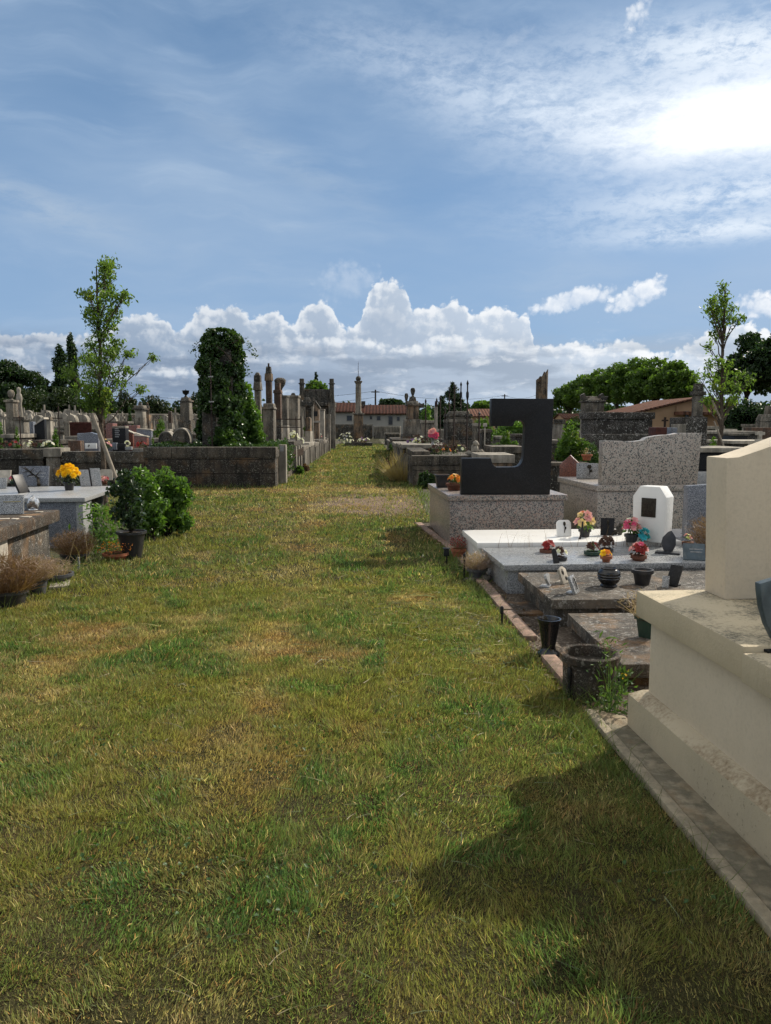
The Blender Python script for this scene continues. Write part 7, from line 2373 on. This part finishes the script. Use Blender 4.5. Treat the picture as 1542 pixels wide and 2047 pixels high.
for (px, pt, Y, kd) in field:
    reg = next(i for i, e in enumerate(EDG) if px < e)
    key = (reg, kd)
    cnt[key] = cnt.get(key, 0) + 1
    tot = sum(1 for f in field if f[3] == kd and next(i for i, e in enumerate(EDG) if f[0] < e) == reg)
    ordn = '' if tot == 1 else ('first ', 'second ', 'third ', 'fourth ', 'fifth ')[cnt[key] - 1]
    lab = f'{ordn}small pale {KN[kd]} {RF[reg]}' + ('' if tot == 1 else ', counted from the left')
    sc = Zp(pt, Y) / HT[kd]
    loc = (Xp(px, Y), Y, 0)
    rz = random.uniform(-.3, .3)
    if first[kd]:
        r = protos[kd]
        r.location, r.rotation_euler, r.scale, r['label'] = loc, (0, 0, rz), (sc, sc, sc), lab
        first[kd] = False
    else:
        copy_tree(protos[kd], loc, rz, lab, (sc * .9, sc * .9, sc))
# low tombs filling the rows between them
for i, (px0, px1, pt, Y, mt, lb) in enumerate(((44, 80, 858, 30, 'lime', 'low pale tomb row piece right of the moulded pedestal'), (0, 26, 868, 22.5, 'lime_dark', 'low dark tomb behind the far left flowers'), (84, 128, 862, 31, 'lime_light', 'low pale tomb under the iron cross arm'), (100, 146, 852, 38, 'lime', 'long low tomb behind the leafy bush'), (176, 218, 858, 30, 'lime_dark', 'low dark tomb behind the young tree trunk'),
                                               (296, 340, 858, 36, 'lime', 'low grey tomb behind the rounded bright bush'), (376, 410, 868, 26, 'lime_light', 'low pale tomb just left of the ivy tower'), (196, 226, 878, 22, 'granite_blue', 'low blue granite tomb at the young tree foot'), (60, 110, 880, 21.5, 'concrete_old', 'low concrete tomb behind the left wall flowers'),
                                               (300, 345, 876, 23, 'lime_dark', 'dark low tomb in front of the rounded bush'))):
    fbox('low_tomb', lb, 'tomb', px0, px1, pt, Y, 1.6, M[mt], cap=.12, capmat=M['lime_light'] if i % 2 else M['coping'])

# ------------------------------------------------------------------ boundary walls, houses, poles
wall('boundary_wall', 'long boundary wall with a pale coping behind the left crosses', -42, 52, Xp(395, 74), 74, 2.55, .35, M['lime_dark'], M['lime_light'], .14)
xa, xb = Xp(664, 86), Xp(745, 86)
wall('boundary_wall', 'dark boundary wall left behind the column', xa, 86, xb, 86, Zp(848, 86), .4, M['lime_dark'], M['lime'], .15)
wall('boundary_wall', 'grey boundary wall with a coping right behind the column', xb + .1, 85.6, Xp(800, 85), 85, Zp(852, 86), .4, M['lime'], M['lime_light'], .15)
wall('boundary_wall', 'low grey wall along the far right of the cemetery', Xp(1300, 60), 60, Xp(1580, 50), 50, 1.3, .35, M['lime'], M['lime_light'], .12)


def tile_mat(name, c1, c2):
    m, T, b, o = newmat(name)
    oc = T.coord('Object')
    x, y, z = T.sep(oc)
    p = T.pos()
    wv = ((x * (6.2832 / .42))._m('SINE') * .5 + .5)
    n = T.noise(p, 1.2, 5, .6)
    n2 = T.noise(T.map(p, (3, 3, 3)), 1, 4, .6)
    col = T.mix(n.ss(.3, .7), c1, c2)
    col = T.mix(n2.ss(.55, .75) * .6, col, (.06, .04, .035))
    col = T.mix((1.0 - wv.ss(.0, .45)) * .75, col, (.035, .02, .016))
    T.put(b.inputs['Base Color'], col)
    b.inputs['Roughness'].default_value = 1.0
    b.inputs['Specular IOR Level'].default_value = .05
    T.put(b.inputs['Normal'], T.bump(wv, .8, .08))
    return m


M['tiles'] = tile_mat('red roof tiles', (.065, .028, .02), (.042, .021, .017))
M['tiles_far'] = tile_mat('brown roof tiles', (.15, .075, .052), (.10, .052, .038))
M['house'] = plain('white house wall', (.29, .28, .255), .9, .05, .6, spec=.2, dirt=(.42, .39, .33), dirt_amt=.4)
M['barn'] = plain('ochre barn wall', (.40, .26, .155), .9, .08, .6, spec=.2, dirt=(.26, .19, .13), dirt_amt=.5)
M['glass'] = plain('dark window glass', (.02, .022, .026), .1, .1, 4, spec=.6)
M['shutter'] = plain('grey shutter', (.22, .21, .19), .6, .05, 4)


def house(name, label, x0, x1, peave, pridge, Y, depth, wallm, roofm, wins, rz=0.0, base=0.0):
    xa, xb = Xp(x0, Y), Xp(x1, Y)
    w = xb - xa
    t = thing(name, label, 'house', (xa, Y, base), rz)
    ze, zr = Zp(peave, Y) - base, Zp(pridge, Y) - base
    MB().prism([(0, -.05), (depth, -.05), (depth, ze), (depth / 2, zr - .12), (0, ze)], 0, w, 'x').build('wall', wallm, t)
    MB().prism([(-.4, ze - .10), (-.4, ze + .03), (depth / 2, zr), (depth + .4, ze + .03), (depth + .4, ze - .1), (depth / 2, zr - .118)], -.25, w + .25, 'x').build('roof', roofm, t)
    for (a, b_, p0, p1, kind) in wins:
        wa, wb = Xp(a, Y) - xa, Xp(b_, Y) - xa
        z1, z0 = Zp(p0, Y) - base, Zp(p1, Y) - base
        f = MB().box(wa - .08, wb + .08, -.06, -.003, z0 - .08, z1 + .08).build('door' if kind == 'd' else 'window', M['shutter'], t)
        MB().box(wa, wb, -.066, -.061, z0, z1).build('pane', M['glass'], f)
    return t


house('white_house', 'long low white house with red tile roof at the end of the alley', 666, 706, 823, 803, 97, 7, M['house'], M['tiles'], [(694, 704, 831, 841, 'w')])
house('white_house', 'right wing of the white house with a lower red roof', 706.6, 812, 827, 808, 98.5, 7, M['house'], M['tiles'], [(740, 744, 832, 838, 'w'), (754, 761, 832, 840, 'w'), (777, 785, 832, 849, 'd'), (794, 799, 833, 841, 'w')])
t = house('brown_house', 'brown roofed house seen left of the dark headstone', 944, 990, 832, 816, 105, 8, M['barn'], M['tiles_far'], [])
house('tan_house', 'small tan house roof between the dark headstone and the plane trees', 1128, 1166, 836, 826, 120, 7, M['barn'], M['tiles_far'], [])
for (px, a, b_, Y, lb) in ((727, 802, 812, 101, 'small dark chimney on the left roof'), ):
    o = MB().box(-.25, .25, -.25, .25, 0, Zp(a, Y) - Zp(b_, Y)).build('roof_stack', M['lime_dark'])
    tag(o, 'small dark flue pipe standing on the white house roof', 'flue', loc=(Xp(px, Y), Y, Zp(b_, Y)))
# barn on the right: its gable looks at us
Yb = 72
x0, xm, x1 = Xp(1262, Yb), Xp(1391, Yb), Xp(1448, Yb)
t = thing('barn', 'ochre walled barn with a long sloping brown tiled roof at the right', 'barn', (x0, Yb, 0))
zl, zm, zr = Zp(826, Yb), Zp(796, Yb), Zp(812, Yb)
MB().prism([(.3, -.05), (x1 - x0, -.05), (x1 - x0, zr), (xm - x0, zm - .12), (.3, zl - .05)], 0, 12).build('wall', M['barn'], t)
MB().prism([(-.5, zl - .16), (xm - x0, zm), (x1 - x0 + .6, zr - .1), (x1 - x0 + .6, zr + .02), (xm - x0, zm + .13), (-.5, zl - .02)], -.5, 12.5).build('roof', M['tiles_far'], t)
MB().box(Xp(1350, Yb) - x0, Xp(1354, Yb) - x0, -.12, -.003, -.05, Zp(812, Yb)).build('pilaster', M['barn'], t)
f = MB().box(Xp(1368, Yb) - x0, Xp(1376, Yb) - x0, -.05, -.003, Zp(834, Yb), Zp(822, Yb)).build('window', M['shutter'], t)
MB().box(Xp(1369, Yb) - x0, Xp(1375, Yb) - x0, -.056, -.051, Zp(833, Yb), Zp(823, Yb)).build('pane', M['glass'], f)
MB().prism([(0, 2.45), (Xp(1440, Yb) - Xp(1346, Yb), 2.45), (Xp(1440, Yb) - Xp(1346, Yb), 2.6), (0, 2.75)], -2.2, -.01).xf(Matrix.Translation((Xp(1346, Yb) - x0, 0, 0))).build('lean_to_roof', M['tiles_far'], t)
# utility poles and wires
poles = []
for (px, pt, Y, lb) in ((751, 779, 112, 'dark utility pole behind the white house roof'), (1008, 788, 150, 'distant utility pole above the dark headstone'), (300, 790, 120, 'utility pole behind the left hedge bushes')):
    t = thing('utility_pole', lb, 'utility pole', (Xp(px, Y), Y, 0))
    h_ = Zp(pt, Y)
    MB().tube([(0, 0, 0), (0, 0, h_)], [.16, .11], 8).build('post', M['bark_dark'], t)
    MB().box(-.6, .6, -.06, .06, h_ - .4, h_ - .28).build('crossarm', M['bark_dark'], t)
    poles.append(Vector((Xp(px, Y), Y, h_ - .2)))
pa, pb, pc = poles
for i, (a, b_, dz, lb) in enumerate(((pc, pa, 0, 'upper overhead wire from the left pole to the house pole'), (pc, pa, -.9, 'lower overhead wire from the left pole to the house pole'), (pa, pb, 0, 'overhead wire from the house pole to the distant right pole'), (pb, Vector((36, 180, 9)), 0, 'overhead wire running right behind the dark headstone'), (Vector((-60, 110, 8.5)), pc, 0, 'overhead wire at the far left above the hedge'))):
    pts = []
    for k in range(13):
        u = k / 12
        p = a.lerp(b_, u)
        p.z += dz - 1.0 * 4 * u * (1 - u)
        pts.append(p)
    tag(MB().tube(pts, .028, 4).build('overhead_wire', M['metal_black']), lb, 'wire')
